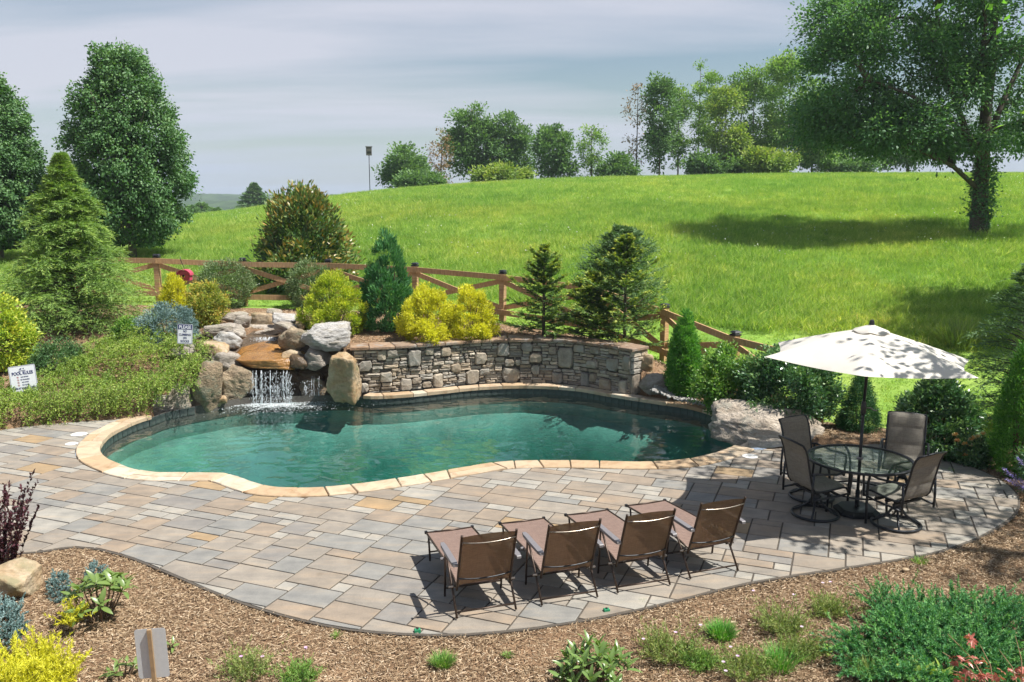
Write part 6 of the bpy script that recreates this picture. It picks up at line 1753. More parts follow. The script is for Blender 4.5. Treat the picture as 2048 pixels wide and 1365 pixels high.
spreading('creeping_juniper', 'broad feathery green creeping juniper filling the mulch bed beside the red maple twigs', [(1690,1285),(1730,1290),(1790,1250),(1830,1225),(1870,1228),(1910,1215),(1960,1240),(2020,1255),(2048,1270),(2110,1300),(2110,1385),(1990,1392),(1830,1392),(1730,1365),(1690,1330)], 1250, 'juniper_fresh', .034, .0085, .22, 80, 81, 1.2, lift=.5)
spreading('creeping_juniper', 'small feathery juniper sprig spreading beside the broad creeping juniper', [(1745,1228),(1790,1215),(1800,1240),(1770,1255)], 60, 'juniper_fresh', .034, .0075, .3, 90, 82)
spreading('blue_juniper', 'low blue-green juniper mound at the corner below the flat tan boulder', [(-60,1250),(0,1222),(44,1232),(46,1280),(20,1305),(-60,1310)], 260, 'blue_needle', .026, .008, .13, 70, 83)
spreading('blue_juniper', 'tiny blue-green juniper tuft beside the leafy peony plant', [(92,1185),(110,1165),(138,1170),(140,1195),(112,1203)], 130, 'blue_needle', .02, .007, .05, 50, 84, .8, lift=1.0)
spreading('blue_juniper', 'tiny blue-green juniper tuft tucked behind the leafy peony plant', [(170,1160),(190,1142),(210,1150),(205,1172),(180,1178)], 130, 'blue_needle', .02, .007, .05, 50, 85, .8, lift=1.0)
spreading('golden_thread_cypress', 'bright yellow thread-leaf cypress in the near mulch bed below the blue juniper', [(-60,1375),(0,1335),(60,1318),(105,1325),(130,1345),(140,1380),(140,1430),(-60,1430)], 420, 'gold_leaf', .036, .0075, .2, 85, 86, 1.3, 'shrub', None, .9)
spreading('golden_sprig', 'slim yellow cypress sprig reaching over the mulch near the leafy peony plant', [(132,1262),(160,1248),(166,1256),(140,1270)], 18, 'gold_leaf', .038, .0075, .26, 80, 87, 1, 'shrub', None, .9)

# --- grassy and wispy plants in the near bed
def tuft(name, label, px, py, hw, H, n, mat, W=.006, cat='plant', flowers=0, lean=.6, seed=1, group=None, fmat='flower_pink', zz_=-.04):
    loc = P(px, py, zz_); k = loc.y / F * 1.1; rad = hw * k
    r = np.random.default_rng(seed); e = empty(name, loc, 0, label, cat, group)
    a = r.uniform(0, 6.28, n); q = np.sqrt(r.random(n)); h = H * r.uniform(.5, 1.1, n)
    o = np.c_[np.cos(a) * q * rad * .55, np.sin(a) * q * rad * .55, np.zeros(n)]
    d = np.c_[np.cos(a) * q * lean + r.normal(0, .25, n), np.sin(a) * q * lean + r.normal(0, .25, n), np.ones(n)]; d = nrmz(d)
    sdv = nrmz(np.cross(d, UPV + r.normal(0, .1, (n, 3)))); bend = np.c_[d[:, :2] * .5, -np.full(n, .12)]
    v = np.empty((n, 5, 3)); hh = h[:, None]
    v[:, 0] = o - sdv * W * .5; v[:, 1] = o + sdv * W * .5
    mid = o + d * hh * .55
    v[:, 2] = mid + sdv * W * .45; v[:, 3] = mid - sdv * W * .45
    v[:, 4] = o + d * hh + bend * hh * .35
    b = np.arange(n)[:, None] * 5
    quads = np.vstack([b + np.array([[0, 1, 2, 3]]), b + np.array([[3, 2, 4, 4]])])
    me = bpy.data.meshes.new('blades')
    tone = np.clip(.45 + .25 * r.normal(0, 1, n), 0, 1)
    fs = [tuple(x) for x in (b + np.array([[0, 1, 2, 3]])).tolist()] + [tuple(x) for x in (b + np.array([[3, 2, 4]])).tolist()]
    me.from_pydata(v.reshape(-1, 3).tolist(), [], fs); at = me.attributes.new('rnd', 'FLOAT', 'FACE'); at.data.foreach_set('value', np.r_[tone, tone].astype(np.float32)); me.update()
    link('blades', me, mat, e)
    for f in range(flowers):
        i = r.integers(n); p = o[i] + d[i] * h[i] * 1.15 + np.array([0, 0, .03])
        MB().tube([Vector(o[i]), Vector(o[i] + d[i] * h[i] * .6), Vector(p)], .0015, 4).build('flower_stem', 'twig', e)
        k_ = 14; an = np.linspace(0, 6.28, k_, endpoint=False)
        leaves('flower', np.tile(p, (k_, 1)), np.c_[np.cos(an), np.sin(an), np.full(k_, .45)], np.tile(UPV, (k_, 1)), .022, .014, fmat, e)
    return e
TF = [('scabiosa_plant', 'wispy dry flowering plant with tiny lilac heads beside the glossy rhododendron', 1335, 1312, 58, .30, 520, 'wispy_leaf', 3),
 ('scabiosa_plant', 'wispy green plant with seed stems close to the paving behind the end of the loungers', 1565, 1262, 50, .30, 460, 'wispy_leaf', 2),
 ('scabiosa_plant', 'small wispy plant with seed stems next to the small juniper sprig', 1658, 1228, 40, .24, 340, 'wispy_leaf', 2),
 ('scabiosa_plant', 'wispy plant with a lilac flower between the grass tufts and the dense green cushion', 1490, 1345, 62, .26, 460, 'wispy_leaf', 3),
 ('scabiosa_plant', 'thin flowering weed in open mulch near the sign back', 500, 1352, 48, .30, 300, 'wispy_leaf', 2),
 ('scabiosa_plant', 'low green flowering weed in open mulch beyond the thin weed', 602, 1362, 40, .20, 300, 'tuft_leaf', 2),
 ('green_cushion', 'dense rounded green cushion plant among the wispy plants', 1442, 1276, 34, .17, 700, 'arbor_leaf', 0),
 ('grass_tuft', 'low fine-leaved grass tuft alone in open mulch below the loungers', 886, 1332, 30, .13, 420, 'tuft_leaf', 0),
 ('grass_tuft', 'very small moss-like tuft in open mulch next to the grass tuft', 1016, 1316, 13, .06, 160, 'tuft_leaf', 0),
 ('grass_tuft', 'tiny green weed in mulch close to the curved paving edge', 672, 1277, 11, .08, 60, 'tuft_leaf', 0),
 ('scabiosa_plant', 'low wispy plant beside the little leafy seedling', 1600, 1310, 46, .20, 360, 'wispy_leaf', 1),
 ('scabiosa_plant', 'low green wispy plant in front of the dense green cushion', 1400, 1330, 44, .20, 360, 'tuft_leaf', 1),
 ('grass_tuft', 'loose bright grass clump beside the wispy plants', 1560, 1338, 40, .24, 300, 'arbor_leaf', 0),
 ('grass_tuft', 'small grass clump at the paving edge near the small tan stone', 1840, 1128, 20, .10, 130, 'tuft_leaf', 0),
 ('grass_tuft', 'small weed at the paving edge near the end lounger', 1285, 1208, 8, .06, 40, 'tuft_leaf', 0),
 ('grass_tuft', 'reddish wispy weed at the foot of the broad creeping juniper', 1735, 1355, 40, .22, 260, 'wispy_leaf', 0),
 ('grass_tuft', 'tiny weed in mulch near the inner curve of the paving', 285, 1118, 9, .05, 40, 'tuft_leaf', 0),
 ('grass_tuft', 'sparse weed in the mulch strip beside the chair by the rose bush', 1900, 945, 16, .08, 80, 'tuft_leaf', 0)]
def wispy(name, label, px, py, hw, H, n, mat, fl, seed):
    loc = P(px, py, -.04); rad = hw * loc.y / F * 1.1; ns = n // 3; o_, d_ = clump_dirs(ns, 1.0, rad * .6, seed)
    r = np.random.default_rng(seed); ln = H * r.uniform(.35, 1.05, ns)
    e = shoots(name, label, loc, o_, d_, ln, 26, .036, .0065, mat, 'plant', .0012, .35, 1.0, .35, .3, None, 0, 'twig', seed)
    for f in range(fl):
        i = r.integers(ns); p = o_[i] + nrmz(d_[i:i + 1])[0] * H * 1.15
        MB().tube([Vector(o_[i]), Vector((o_[i] + p) / 2), Vector(p)], .0015, 4).build('flower_stem', 'twig', e)
        an = np.linspace(0, 6.28, 14, endpoint=False)
        leaves('flower', np.tile(p, (14, 1)), np.c_[np.cos(an), np.sin(an), np.full(14, .45)], np.tile(UPV, (14, 1)), .02, .013, 'flower_pink', e)
for i, (nm, lb, px, py, hw, H, n, mt, fl) in enumerate(TF):
    if nm == 'scabiosa_plant': wispy(nm, lb, px, py, hw, H, n, mt, fl, 100 + i)
    else: tuft(nm, lb, px, py, hw, H, n, mt, .0055, 'plant', fl, .75, 100 + i)
tuft('grass_tuft', 'long blond grass clump at the mown edge behind the umbrella', 1915, 690, 60, .75, 500, 'wispy_leaf', .012, 'grass', 0, .9, 140, zz_=hit(1915, 690).z)

# --- broad-leaved plants: every leaf an object
def leaf_blade(Lf, Wf, cup=.15, arch=.25, shape=1.0):
    mb = MB(); rows = 7; vs_ = []
    for i in range(rows):
        t = i / (rows - 1); w = Wf * .5 * math.sin(math.pi * min(1, t ** (.8 * shape)) * .98 + .02) ** .8 if 0 < i < rows - 1 else Wf * .02
        z = arch * Lf * (t - t * t * 1.3); y = Lf * t
        vs_ += [(-w, y, z + cup * w), (0, y, z), (w, y, z + cup * w)]
    fs = []
    for i in range(rows - 1):
        for k in range(2): q = i * 3 + k; fs.append((q, q + 1, q + 4, q + 3))
    return mb.add(vs_, fs).mesh('leaf', True)
def whorl_plant(name, label, loc, whorls, per, Lf, Wf, mat, seed, tiltr=(.2, 1.0), cat='shrub', arch=.2, shape=1.0):
    r = random.Random(seed); e = empty(name, loc, 0, label, cat); me = leaf_blade(Lf, Wf, .25, arch, shape); ls = []
    for (x, y, z, vz) in whorls:
        ls.append(([Vector((x * .25, y * .25, -.03)), Vector((x * .75, y * .75, z * .6)), Vector((x, y, z))], [.008, .006, .004]))
        a0 = r.random() * 6.28
        for k in range(per):
            a = a0 + 2.4 * k; el = tiltr[0] + (tiltr[1] - tiltr[0]) * (k / per) + r.uniform(-.15, .15)
            o = link('leaf', me, mat, e); s = r.uniform(.7, 1.15); o.scale = (s, s, s)
            o.location = (x, y, z - .015 * (per - k) * .5)
            o.rotation_euler = (Matrix.Rotation(a, 3, 'Z') @ Matrix.Rotation(el, 3, 'X') @ Matrix.Rotation(r.uniform(-.3, .3), 3, 'Y')).to_euler()
            o.rotation_euler.rotate(Euler((vz[1] * -.4, vz[0] * .4, 0)))
    merge_tubes(ls, 5).build('stem', 'twig', e, smooth=True)
    return e
def ws(n, rad, h, seed, flat_=.5):
    r = random.Random(seed); o = []
    for k in range(n):
        a = 2.4 * k + r.uniform(-.3, .3); q = math.sqrt((k + .5) / n) * rad
        o.append((q * math.cos(a), q * math.sin(a), h * (1 - flat_ * (q / rad) ** 2) * r.uniform(.75, 1.1), (math.cos(a) * q / rad, math.sin(a) * q / rad)))
    return o
whorl_plant('rhododendron', 'glossy broad-leaved rhododendron in the near mulch bed below the loungers', P(1188, 1372, -.04), ws(26, .30, .33, 91), 9, .13, .038, 'rhodo_leaf', 91, (.1, 1.15))
whorl_plant('peony_plant', 'leafy green peony-like plant in mulch inside the curved paving edge', P(203, 1240, -.04), ws(18, .29, .42, 92, .3), 7, .14, .05, 'peony_leaf', 92, (-.1, .9))
whorl_plant('young_peony', 'small leafy plant half hidden behind the grey sign panel', P(246, 1358, -.04), ws(5, .12, .18, 93), 5, .10, .036, 'peony_leaf', 93, (-.1, .9))
whorl_plant('young_peony', 'few-leaved sprig beside the edge of the grey sign panel by its stake', P(342, 1305, -.04), ws(2, .04, .12, 94), 5, .09, .03, 'peony_leaf', 94, (0, .8))
whorl_plant('hosta_plant', 'bright lime broad-leaved clump in front of the broad creeping juniper', P(1862, 1385, -.04), [(0, 0, .05, (0, 0)), (.08, .03, .05, (.3, .1)), (-.09, .02, .05, (-.4, 0))], 8, .24, .085, 'hosta_leaf', 95, (.5, 1.35), 'plant', .25)
whorl_plant('young_weed', 'little bright leafy seedling in mulch beside the small juniper sprig', P(1648, 1306, -.04), ws(4, .07, .07, 96), 4, .06, .04, 'hosta_leaf', 96, (0, .8), 'plant')
# japanese maple twigs with red star leaves
def star_leaf():
    mb = MB()
    for a, s in ((-75, .6), (-38, .85), (0, 1.0), (38, .85), (75, .6)):
        c, q = math.cos(R(a)), math.sin(R(a)); L_ = .075 * s; w = .011
        mb.add([(0, 0, 0), (q * L_ * .45 - c * w, c * L_ * .45 + q * w, .004), (q * L_, c * L_, -.006), (q * L_ * .45 + c * w, c * L_ * .45 - q * w, .004)], [(0, 3, 2, 1)])
    return mb.mesh('leaf')
big_leaf_mat('maple_red', (.30, .045, .03), (.50, .17, .13), (.5, .2, .15))
MJ = PD(2060, 1420, 5.9); e = empty('japanese_maple', MJ, 0, 'sparse red-leaved japanese maple twigs over the creeping juniper', 'tree')
me = star_leaf(); me.materials.append(MATS['maple_red']); rj = random.Random(4); ls = []
for (tx, ty), bx in (((1895, 1268), 1985), ((1885, 1305), 1980), ((1960, 1290), 1990), ((1998, 1300), 2040), ((2030, 1270), 2045), ((1905, 1342), 2000)):
    t = PD(tx, ty, 6.1); b = PD(bx, 1390, 5.95); m_ = t.lerp(b, .5) + Vector((.03, .02, .03)); ls.append(([Vector((0, 0, -.3)), b - MJ, m_ - MJ, t - MJ], [.008, .005, .004, .002]))
merge_tubes(ls, 5).build('branch', 'stake_wood', e, smooth=True)
for cx_, cy_, nl in ((1945, 1278, 9), (1935, 1320, 9), (1955, 1330, 6), (1958, 1352, 10), (1925, 1355, 6), (2035, 1345, 8), (2042, 1360, 6), (1990, 1360, 7), (1895, 1320, 3)):
    for k in range(nl):
        c = PD(cx_ + rj.gauss(0, 9), cy_ + rj.gauss(0, 6), 6.05 + rj.uniform(-.08, .08)); o = link('leaf', me, None, e, c - MJ)
        o.rotation_euler = (rj.gauss(-.4, .4), rj.gauss(0, .4), rj.uniform(0, 6.28)); s = rj.uniform(.6, 1.0); o.scale = (s, s, s)

# --- flowers by the paving
def rosette(p, n, Lf, Wf, mat, parent, name='flower'):
    an = np.arange(n) * 2.4; el = np.linspace(1.2, .1, n)
    leaves(name, np.tile(p, (n, 1)), np.c_[np.cos(an) * np.cos(el), np.sin(an) * np.cos(el), np.sin(el)], np.tile(UPV, (n, 1)) + rdir(n) * .2, Lf, Wf, mat, parent, rng.random(n), mid=.6)
e = shrub('rose_bush', 'rose bush with apricot flowers beside the dark glossy bush at the paving end', 1944, 932, 878, 33, prof_ball, 'broad_leaf', 6500, .055, .026, 90, .16, .4, .35, .7, 51, .15)
er = Vector(e.location)
for px, py in ((1915, 884), (1930, 890), (1942, 882), (1948, 878), (1966, 870), (1941, 893), (1932, 912), (1911, 872), (1955, 876)):
    p = PD(px, py, er.y - .12) - er; rosette(np.array(p), 18, .058, .045, 'flower_orange', e)
    MB().tube([Vector((0, 0, .2)), Vector((p.x * .7, p.y * .6, p.z * .6)), p], .003, 4).build('flower_stem', 'twig', e)
l = P(2085, 990, -.03); e = empty('butterfly_bush', l, 0, 'violet flower spikes leaning over the paving end beside the dark arborvitae', 'shrub')
rb = np.random.default_rng(52)
for tx, ty, bx, by_ in ((2006, 938, 2040, 962), (2012, 958, 2046, 975), (2034, 915, 2062, 950), (2040, 960, 2070, 985), (2044, 972, 2070, 995)):
    a = PD(bx, by_, l.y + .05) - l; b = PD(tx, ty, l.y - .1) - l; n = 150; t = rb.random(n)
    pos = np.array(a)[None] + (np.array(b) - np.array(a))[None] * t[:, None] + rb.normal(0, 1, (n, 3)) * (.022 * (1 - t) + .006)[:, None]
    leaves('flower_spike', pos, rb.normal(0, 1, (n, 3)), rb.normal(0, 1, (n, 3)), .02, .014, 'flower_violet', e)
    MB().tube([Vector((0, 0, 0)), (a + Vector((0, 0, .05))), b], [.006, .004, .002], 5).build('stem', 'twig', e, smooth=True)
pos, out, tone = shell(2600, .6, .34, prof_ball, 50, .2, .5, 53); leaves('foliage', pos, out + rdir(2600) * .6, rdir(2600) + UPV, .08, .02, 'broad_leaf', e, tone)

# --- the big shade tree on the slope and the trees that shade the terrace
YT = 32.0; bt = PD(1957, 478, YT); kk = 32.3 / F
def tp(px, py, dY=0.0):
    q = PD(px, py, YT + dY); return (q.x - bt.x, q.y - bt.y, q.z - bt.z)
tree('shade_tree', 'large spreading shade tree with ivy-clad trunk standing on the grass slope', bt, [(0, 0, 0), tp(1960, 400), tp(1966, 320), tp(1972, 220), tp(1985, 120), tp(1990, 20), tp(1995, -60)],
     [(tp(1755, 265), (2.5, 2.6, .75), 40), (tp(1700, 215), (1.8, 2.2, 1.1), 28), (tp(1750, 110), (2.4, 2.6, 1.4), 36), (tp(1840, 5), (2.6, 2.8, 1.4), 30), (tp(1700, 30), (1.3, 2.0, .8), 16), (tp(1870, 190), (1.7, 2.4, 1.3), 22), (tp(1950, 70), (1.6, 2.4, 1.4), 20), (tp(2060, 60), (2.4, 2.8, 2.0), 22), (tp(2085, 240), (2.0, 2.8, 1.2), 20), (tp(1960, -120), (4.0, 4.0, 1.4), 34), (tp(1895, 292), (1.7, 1.8, .4), 9)],
     'oak_leaf', 112000, .135, .078, .40, 5, .31, 'bark', hang=.10, extra=[([tp(1968, 330), tp(1932, 262, -.5), tp(1902, 180, -.8), tp(1882, 80, -1), tp(1872, 10, -1)], .20, .06), ([tp(1972, 290), tp(2005, 205, .4), tp(2045, 120, .6), tp(2080, 40, .8)], .18, .06), ([tp(1974, 240), tp(1958, 140, -.9), tp(1972, 50, -1.2), tp(1960, -40, -1.4)], .17, .06), ([tp(1963, 385), tp(1905, 332, -.6), tp(1835, 300, -1), tp(1760, 288, -1.1)], .14, .04), ([tp(1970, 300), tp(1890, 235, -1.2), tp(1820, 190, -1.5), tp(1740, 160, -1.6)], .15, .04), ([tp(1975, 260), tp(2030, 250, -.6), tp(2090, 215, -.8)], .12, .04)])
e = bpy.data.objects['shade_tree']; n = 2600     # ivy and epicormic leaves on the trunk
an = rng.uniform(0, 6.28, n); t = rng.random(n) ** 1.2; rr_ = .28 + rng.exponential(.10, n) * (t > .25); pos = np.c_[np.cos(an) * rr_, np.sin(an) * rr_, t * 2.9 + .1]
leaves('trunk_ivy', pos, rdir(n) + np.c_[np.cos(an), np.sin(an), -np.full(n, .4)], np.c_[np.cos(an), np.sin(an), np.full(n, .6)], .12, .08, 'oak_leaf', e)
tree('terrace_maple', 'bright green maple overhanging the terrace and shading the glass table', Vector((10.6, 7.9, -.05)), [(0, 0, 0), (-.1, 0, 2.5), (-.3, .2, 4.6), (-.6, .3, 7), (-.9, .4, 8.8)],
     [((-1.7, 1.9, 7.2), (1.9, 1.9, .8), 18), ((-.4, 3.3, 6.6), (2.2, 2.4, 1.4), 34), ((0.4, -1.2, 7), (2.4, 2.2, 1.5), 26), ((1.2, 5.6, 5.4), (1.8, 2.0, 1.6), 24), ((-2.9, 3.9, 7.6), (1.4, 1.4, .7), 14), ((-4.15, 1.25, 4.9), (.15, .4, .5), 5)],
     'maple_bright', 7000, .12, .09, .36, 6, .24, 'bark_grey')
tree('neighbour_oak', 'oak at the yard edge shading the grass beside the dark soft conifer', Vector((18.5, 19.0, hz(18.5, 19))), [(0, 0, 0), (0, 0, 3), (.2, 0, 6), (.2, 0, 9)],
     [((-2.2, 1.0, 6.4), (2.6, 3.2, 2.0), 50), ((.5, 0, 9), (3.2, 3.2, 2), 40), ((1.5, 2, 6), (3, 3, 2), 40)], 'oak_leaf', 20000, .24, .15, .5, 7, .3, 'bark')

# ------------------------------------------------------------------ trees along the crest
TL = [ # px, top, base, halfwidth, Y, material, leaves, kind, label
 (812, 300, 380, 40, 78, 'far_leaf', 5200, 'round', 'small round oak at the low end of the crest tree line'),
 (850, 345, 384, 48, 74, 'far_leaf', 3600, 'bush', 'low scrub bush between the small oak and the big crest oak'),
 (884, 266, 382, 26, 80, 'far_dry', 700, 'airy', 'half-dead small tree with reddish leaves beside the big crest oak'),
 (948, 216, 384, 52, 82, 'far_leaf', 9000, 'round', 'taller half of the twin-crowned big oak on the crest'),
 (1018, 234, 384, 42, 82.5, 'far_leaf', 7000, 'round', 'shorter half of the twin-crowned big oak on the crest'),
 (1005, 332, 380, 54, 73, 'far_yellow', 4200, 'bush', 'yellow-green scrub bush at the foot of the big crest oak'),
 (1102, 256, 376, 44, 78, 'far_leaf', 5600, 'young', 'bushy young tree next to the big crest oak'),
 (1180, 252, 374, 30, 78, 'airy_leaf', 1500, 'airy', 'thin airy see-through tree alone in the crest gap'),
 (1234, 306, 372, 34, 76, 'far_leaf', 4200, 'bush', 'dark rounded bush in the crest gap beside the thin airy tree'),
 (1268, 198, 372, 30, 79, 'far_dry', 520, 'airy', 'almost leafless slender tree at the start of the tall crest row'),
 (1313, 184, 370, 40, 78, 'far_leaf', 5200, 'young', 'slender dark green tree beside the almost leafless tree'),
 (1388, 164, 366, 44, 80, 'airy_leaf', 3400, 'airy', 'tall twin-stemmed airy tree in the crest row'),
 (1440, 200, 364, 40, 77, 'far_yellow', 4000, 'young', 'olive-brown tree between two taller airy trees on the crest'),
 (1495, 168, 362, 44, 80, 'airy_leaf', 4000, 'young', 'tall light green tree in the crest row beside the tallest one'),
 (1566, 126, 362, 58, 78, 'airy_leaf', 6200, 'young', 'tallest yellow-green tree in the crest row'),
 (1530, 290, 362, 50, 74, 'far_yellow', 5200, 'bush', 'bright scrub bush under the tallest crest tree'),
 (1612, 235, 364, 48, 77, 'airy_leaf', 5200, 'young', 'light green tree half behind the shade tree crown'),
 (1430, 296, 366, 62, 76, 'far_leaf', 4600, 'bush', 'dark undergrowth bush among the tall crest stems'),
 (1350, 196, 368, 30, 83, 'airy_leaf', 2600, 'airy', 'slim airy tree just behind the slender dark green crest tree'),
 (1418, 176, 366, 34, 84, 'airy_leaf', 3000, 'airy', 'slim airy tree just behind the olive-brown crest tree'),
 (1466, 182, 364, 34, 84, 'far_leaf', 3600, 'young', 'leafy tree filling the gap beside the olive-brown crest tree'),
 (1532, 158, 364, 40, 84, 'airy_leaf', 4200, 'young', 'leafy tree close behind the tallest crest tree'),
 (1640, 205, 364, 44, 83, 'far_leaf', 4600, 'young', 'dark leafy tree touching the edge of the shade tree crown'),
 (1690, 300, 364, 60, 78, 'far_leaf', 4600, 'bush', 'dark undergrowth bush seen beneath the shade tree limbs'),
 (1800, 270, 366, 70, 80, 'far_leaf', 5200, 'round', 'round tree seen through the shade tree limbs'),
]
for i, (px, pt, pb, hw, Y, mt, n, kind, lb) in enumerate(TL):
    k = (Y + .3) / F; l = ground(px, Y); zt = PD(px, pt, Y).z; H = (zt - l.z) * ((1.2 if px > 1240 else 1.06) if kind != 'bush' else 1.0); Rr = hw * k * 1.12; n = int(n * 1.5); r = random.Random(i)
    if kind == 'round': bl = [((0, 0, H * .62), (Rr * .8, Rr * .8, H * .34), 26), ((-Rr * .35, .2, H * .45), (Rr * .55, Rr * .6, H * .25), 14), ((Rr * .4, -.2, H * .5), (Rr * .5, Rr * .6, H * .28), 14)]; sd = .42
    elif kind == 'bush': bl = [((0, 0, H * .45), (Rr * .85, Rr * .7, H * .42), 30), ((-Rr * .4, 0, H * .3), (Rr * .5, Rr * .5, H * .3), 12)]; sd = .38
    elif kind == 'airy': bl = [((0, 0, H * .62), (Rr * .75, Rr * .7, H * .36), 34), ((0, 0, H * .3), (Rr * .6, Rr * .6, H * .2), 10)]; sd = .26
    else: bl = [((0, 0, H * .58), (Rr * .72, Rr * .7, H * .40), 34), ((Rr * .2, 0, H * .3), (Rr * .75, Rr * .6, H * .24), 18), ((-Rr * .2, 0, H * .82), (Rr * .4, Rr * .4, H * .16), 8)]; sd = .36
    lean = r.uniform(-.03, .03) * H
    tree({'round': 'oak_tree', 'bush': 'scrub_bush', 'airy': 'airy_tree', 'young': 'young_tree'}[kind], lb, l, [(0, 0, 0), (lean * .3, 0, H * .3), (lean * .7, 0, H * .6), (lean, 0, H * .93)], bl, mt, n, .27 if kind != 'airy' else .24, .16 if kind != 'airy' else .11, sd, 200 + i, .075 if kind != 'round' else .16, 'bark', 'trees along the field crest', 'tree' if kind != 'bush' else 'bush')
# far beyond the crest
def far_tree(name, lb, px, pt, pb, hw, Y, n, mat, cone):
    k = Y / F; q = PD(px, pb, Y); H = (pb - pt) * k; Rr = hw * k; zb = -9.0
    loc = Vector((q.x, q.y, q.z - .5)); r = np.random.default_rng(int(px))
    e = empty(name, loc, 0, lb, 'tree')
    t = r.random(n) ** 1.1; pr = (1 - t) ** .8 if cone else np.sqrt(np.clip(1 - (2 * t - 1) ** 2, .05, 1)); an = r.uniform(0, 6.28, n)
    lobe = 1 + .28 * np.sin(t * 40 + an * 2); q_ = np.sqrt(r.random(n)) * Rr * pr * lobe
    pos = np.c_[np.cos(an) * q_, np.sin(an) * q_, t * H]
    leaves('crown', pos, np.c_[np.cos(an), np.sin(an), r.normal(.2, .4, n)], r.normal(0, .6, (n, 3)) + UPV, .55, .3, mat, e, np.clip(.4 + .25 * r.normal(0, 1, n), 0, 1))
    MB().tube([(0, 0, min(-.5, zb - loc.z)), (0, 0, H * .9)], [.25, .05], 6).build('trunk', 'bark', e, smooth=True)
far_tree('pine_tree', 'pale grey-green pine standing alone below the distant hills', 510, 364, 420, 34, 150, 5200, 'cedar_leaf', True)
far_tree('distant_tree', 'small distant tree closest to the foot of the egg-shaped tree crown', 405, 402, 440, 15, 140, 1500, 'far_leaf', False)
far_tree('distant_tree', 'small olive distant tree between the pine and the egg-shaped tree', 431, 412, 440, 16, 135, 1500, 'far_leaf', False)
far_tree('distant_tree', 'small distant tree half behind the egg-shaped tree crown', 385, 408, 440, 16, 138, 1500, 'far_leaf', False)
def hills():
    m, nt, out = new_mat('hill_wood')
    v = coords(nt); n1 = noise_tex(nt, .05, 5, .65, v); n2 = noise_tex(nt, .35, 3, .6, v)
    c = ramp(nt, n1, [(.35, (.022, .05, .022)), (.65, (.06, .105, .042))]); c = mixc(nt, .5, c, ramp(nt, n2, [(.3, (.6, .6, .6)), (.7, (1.3, 1.3, 1.3))]), 'MULTIPLY')
    principled(nt, out, c, .9, 0, None, .1)
    for Y, pyl, amp, seed in ((620, 398, 5.0, 1), (900, 390, 7.0, 2)):
        xs = np.linspace(-1.1 * Y, 1.1 * Y, 520); rows = 14; V = []; base = CH + (YH - pyl) / F * Y
        for j in range(rows):
            t = j / (rows - 1)
            for x in xs:
                tree_b = (mnoise.noise(Vector((x * .09, t * 14 + seed, 0))) * .55 + mnoise.noise(Vector((x * .2, t * 22 + seed, 4))) * .35) * amp * .75
                roll = mnoise.noise(Vector((x * .006, seed * 9, 2))) * amp * 1.4 + mnoise.noise(Vector((x * .02, seed * 5, 7))) * amp * .7
                z = -9 + (base + roll + 9) * math.sin(math.pi / 2 * min(1, t * 1.4)) + tree_b * (t > 0)
                V.append((x, Y - 90 + 180 * t, z))
        nx = len(xs); q = np.array([(j * nx + i, j * nx + i + 1, (j + 1) * nx + i + 1, (j + 1) * nx + i) for j in range(rows - 1) for i in range(nx - 1)])
        tag(link('hills', fast_mesh('hills', np.array(V), q, None, True), 'hill_wood'), kind='structure')
hills()

# ------------------------------------------------------------------ grass and mulch chips
def blade_clump(n, H, rad, W, lean, seed):
    r = np.random.default_rng(seed); a = r.uniform(0, 6.28, n); q = np.sqrt(r.random(n)); h = H * r.uniform(.55, 1.1, n)
    o = np.c_[np.cos(a) * q * rad, np.sin(a) * q * rad, np.zeros(n)]; d = nrmz(np.c_[r.normal(0, lean, (n, 2)), np.ones(n)])
    sd = nrmz(np.cross(d, r.normal(0, 1, (n, 3)))); v = np.empty((n, 4, 3)); hh = h[:, None]
    bend = np.c_[d[:, :2] * 1.4 + r.normal(0, .2, (n, 2)), np.full(n, -.25)]
    v[:, 0] = o; v[:, 1] = o + d * hh * .5 + sd * W * .5; v[:, 2] = o + d * hh + bend * hh * .3; v[:, 3] = o + d * hh * .5 - sd * W * .5
    me = fast_mesh('grass_clump', v.reshape(-1, 3), np.arange(n * 4).reshape(n, 4), np.clip(.45 + .25 * r.normal(0, 1, n), 0, 1))
    return me
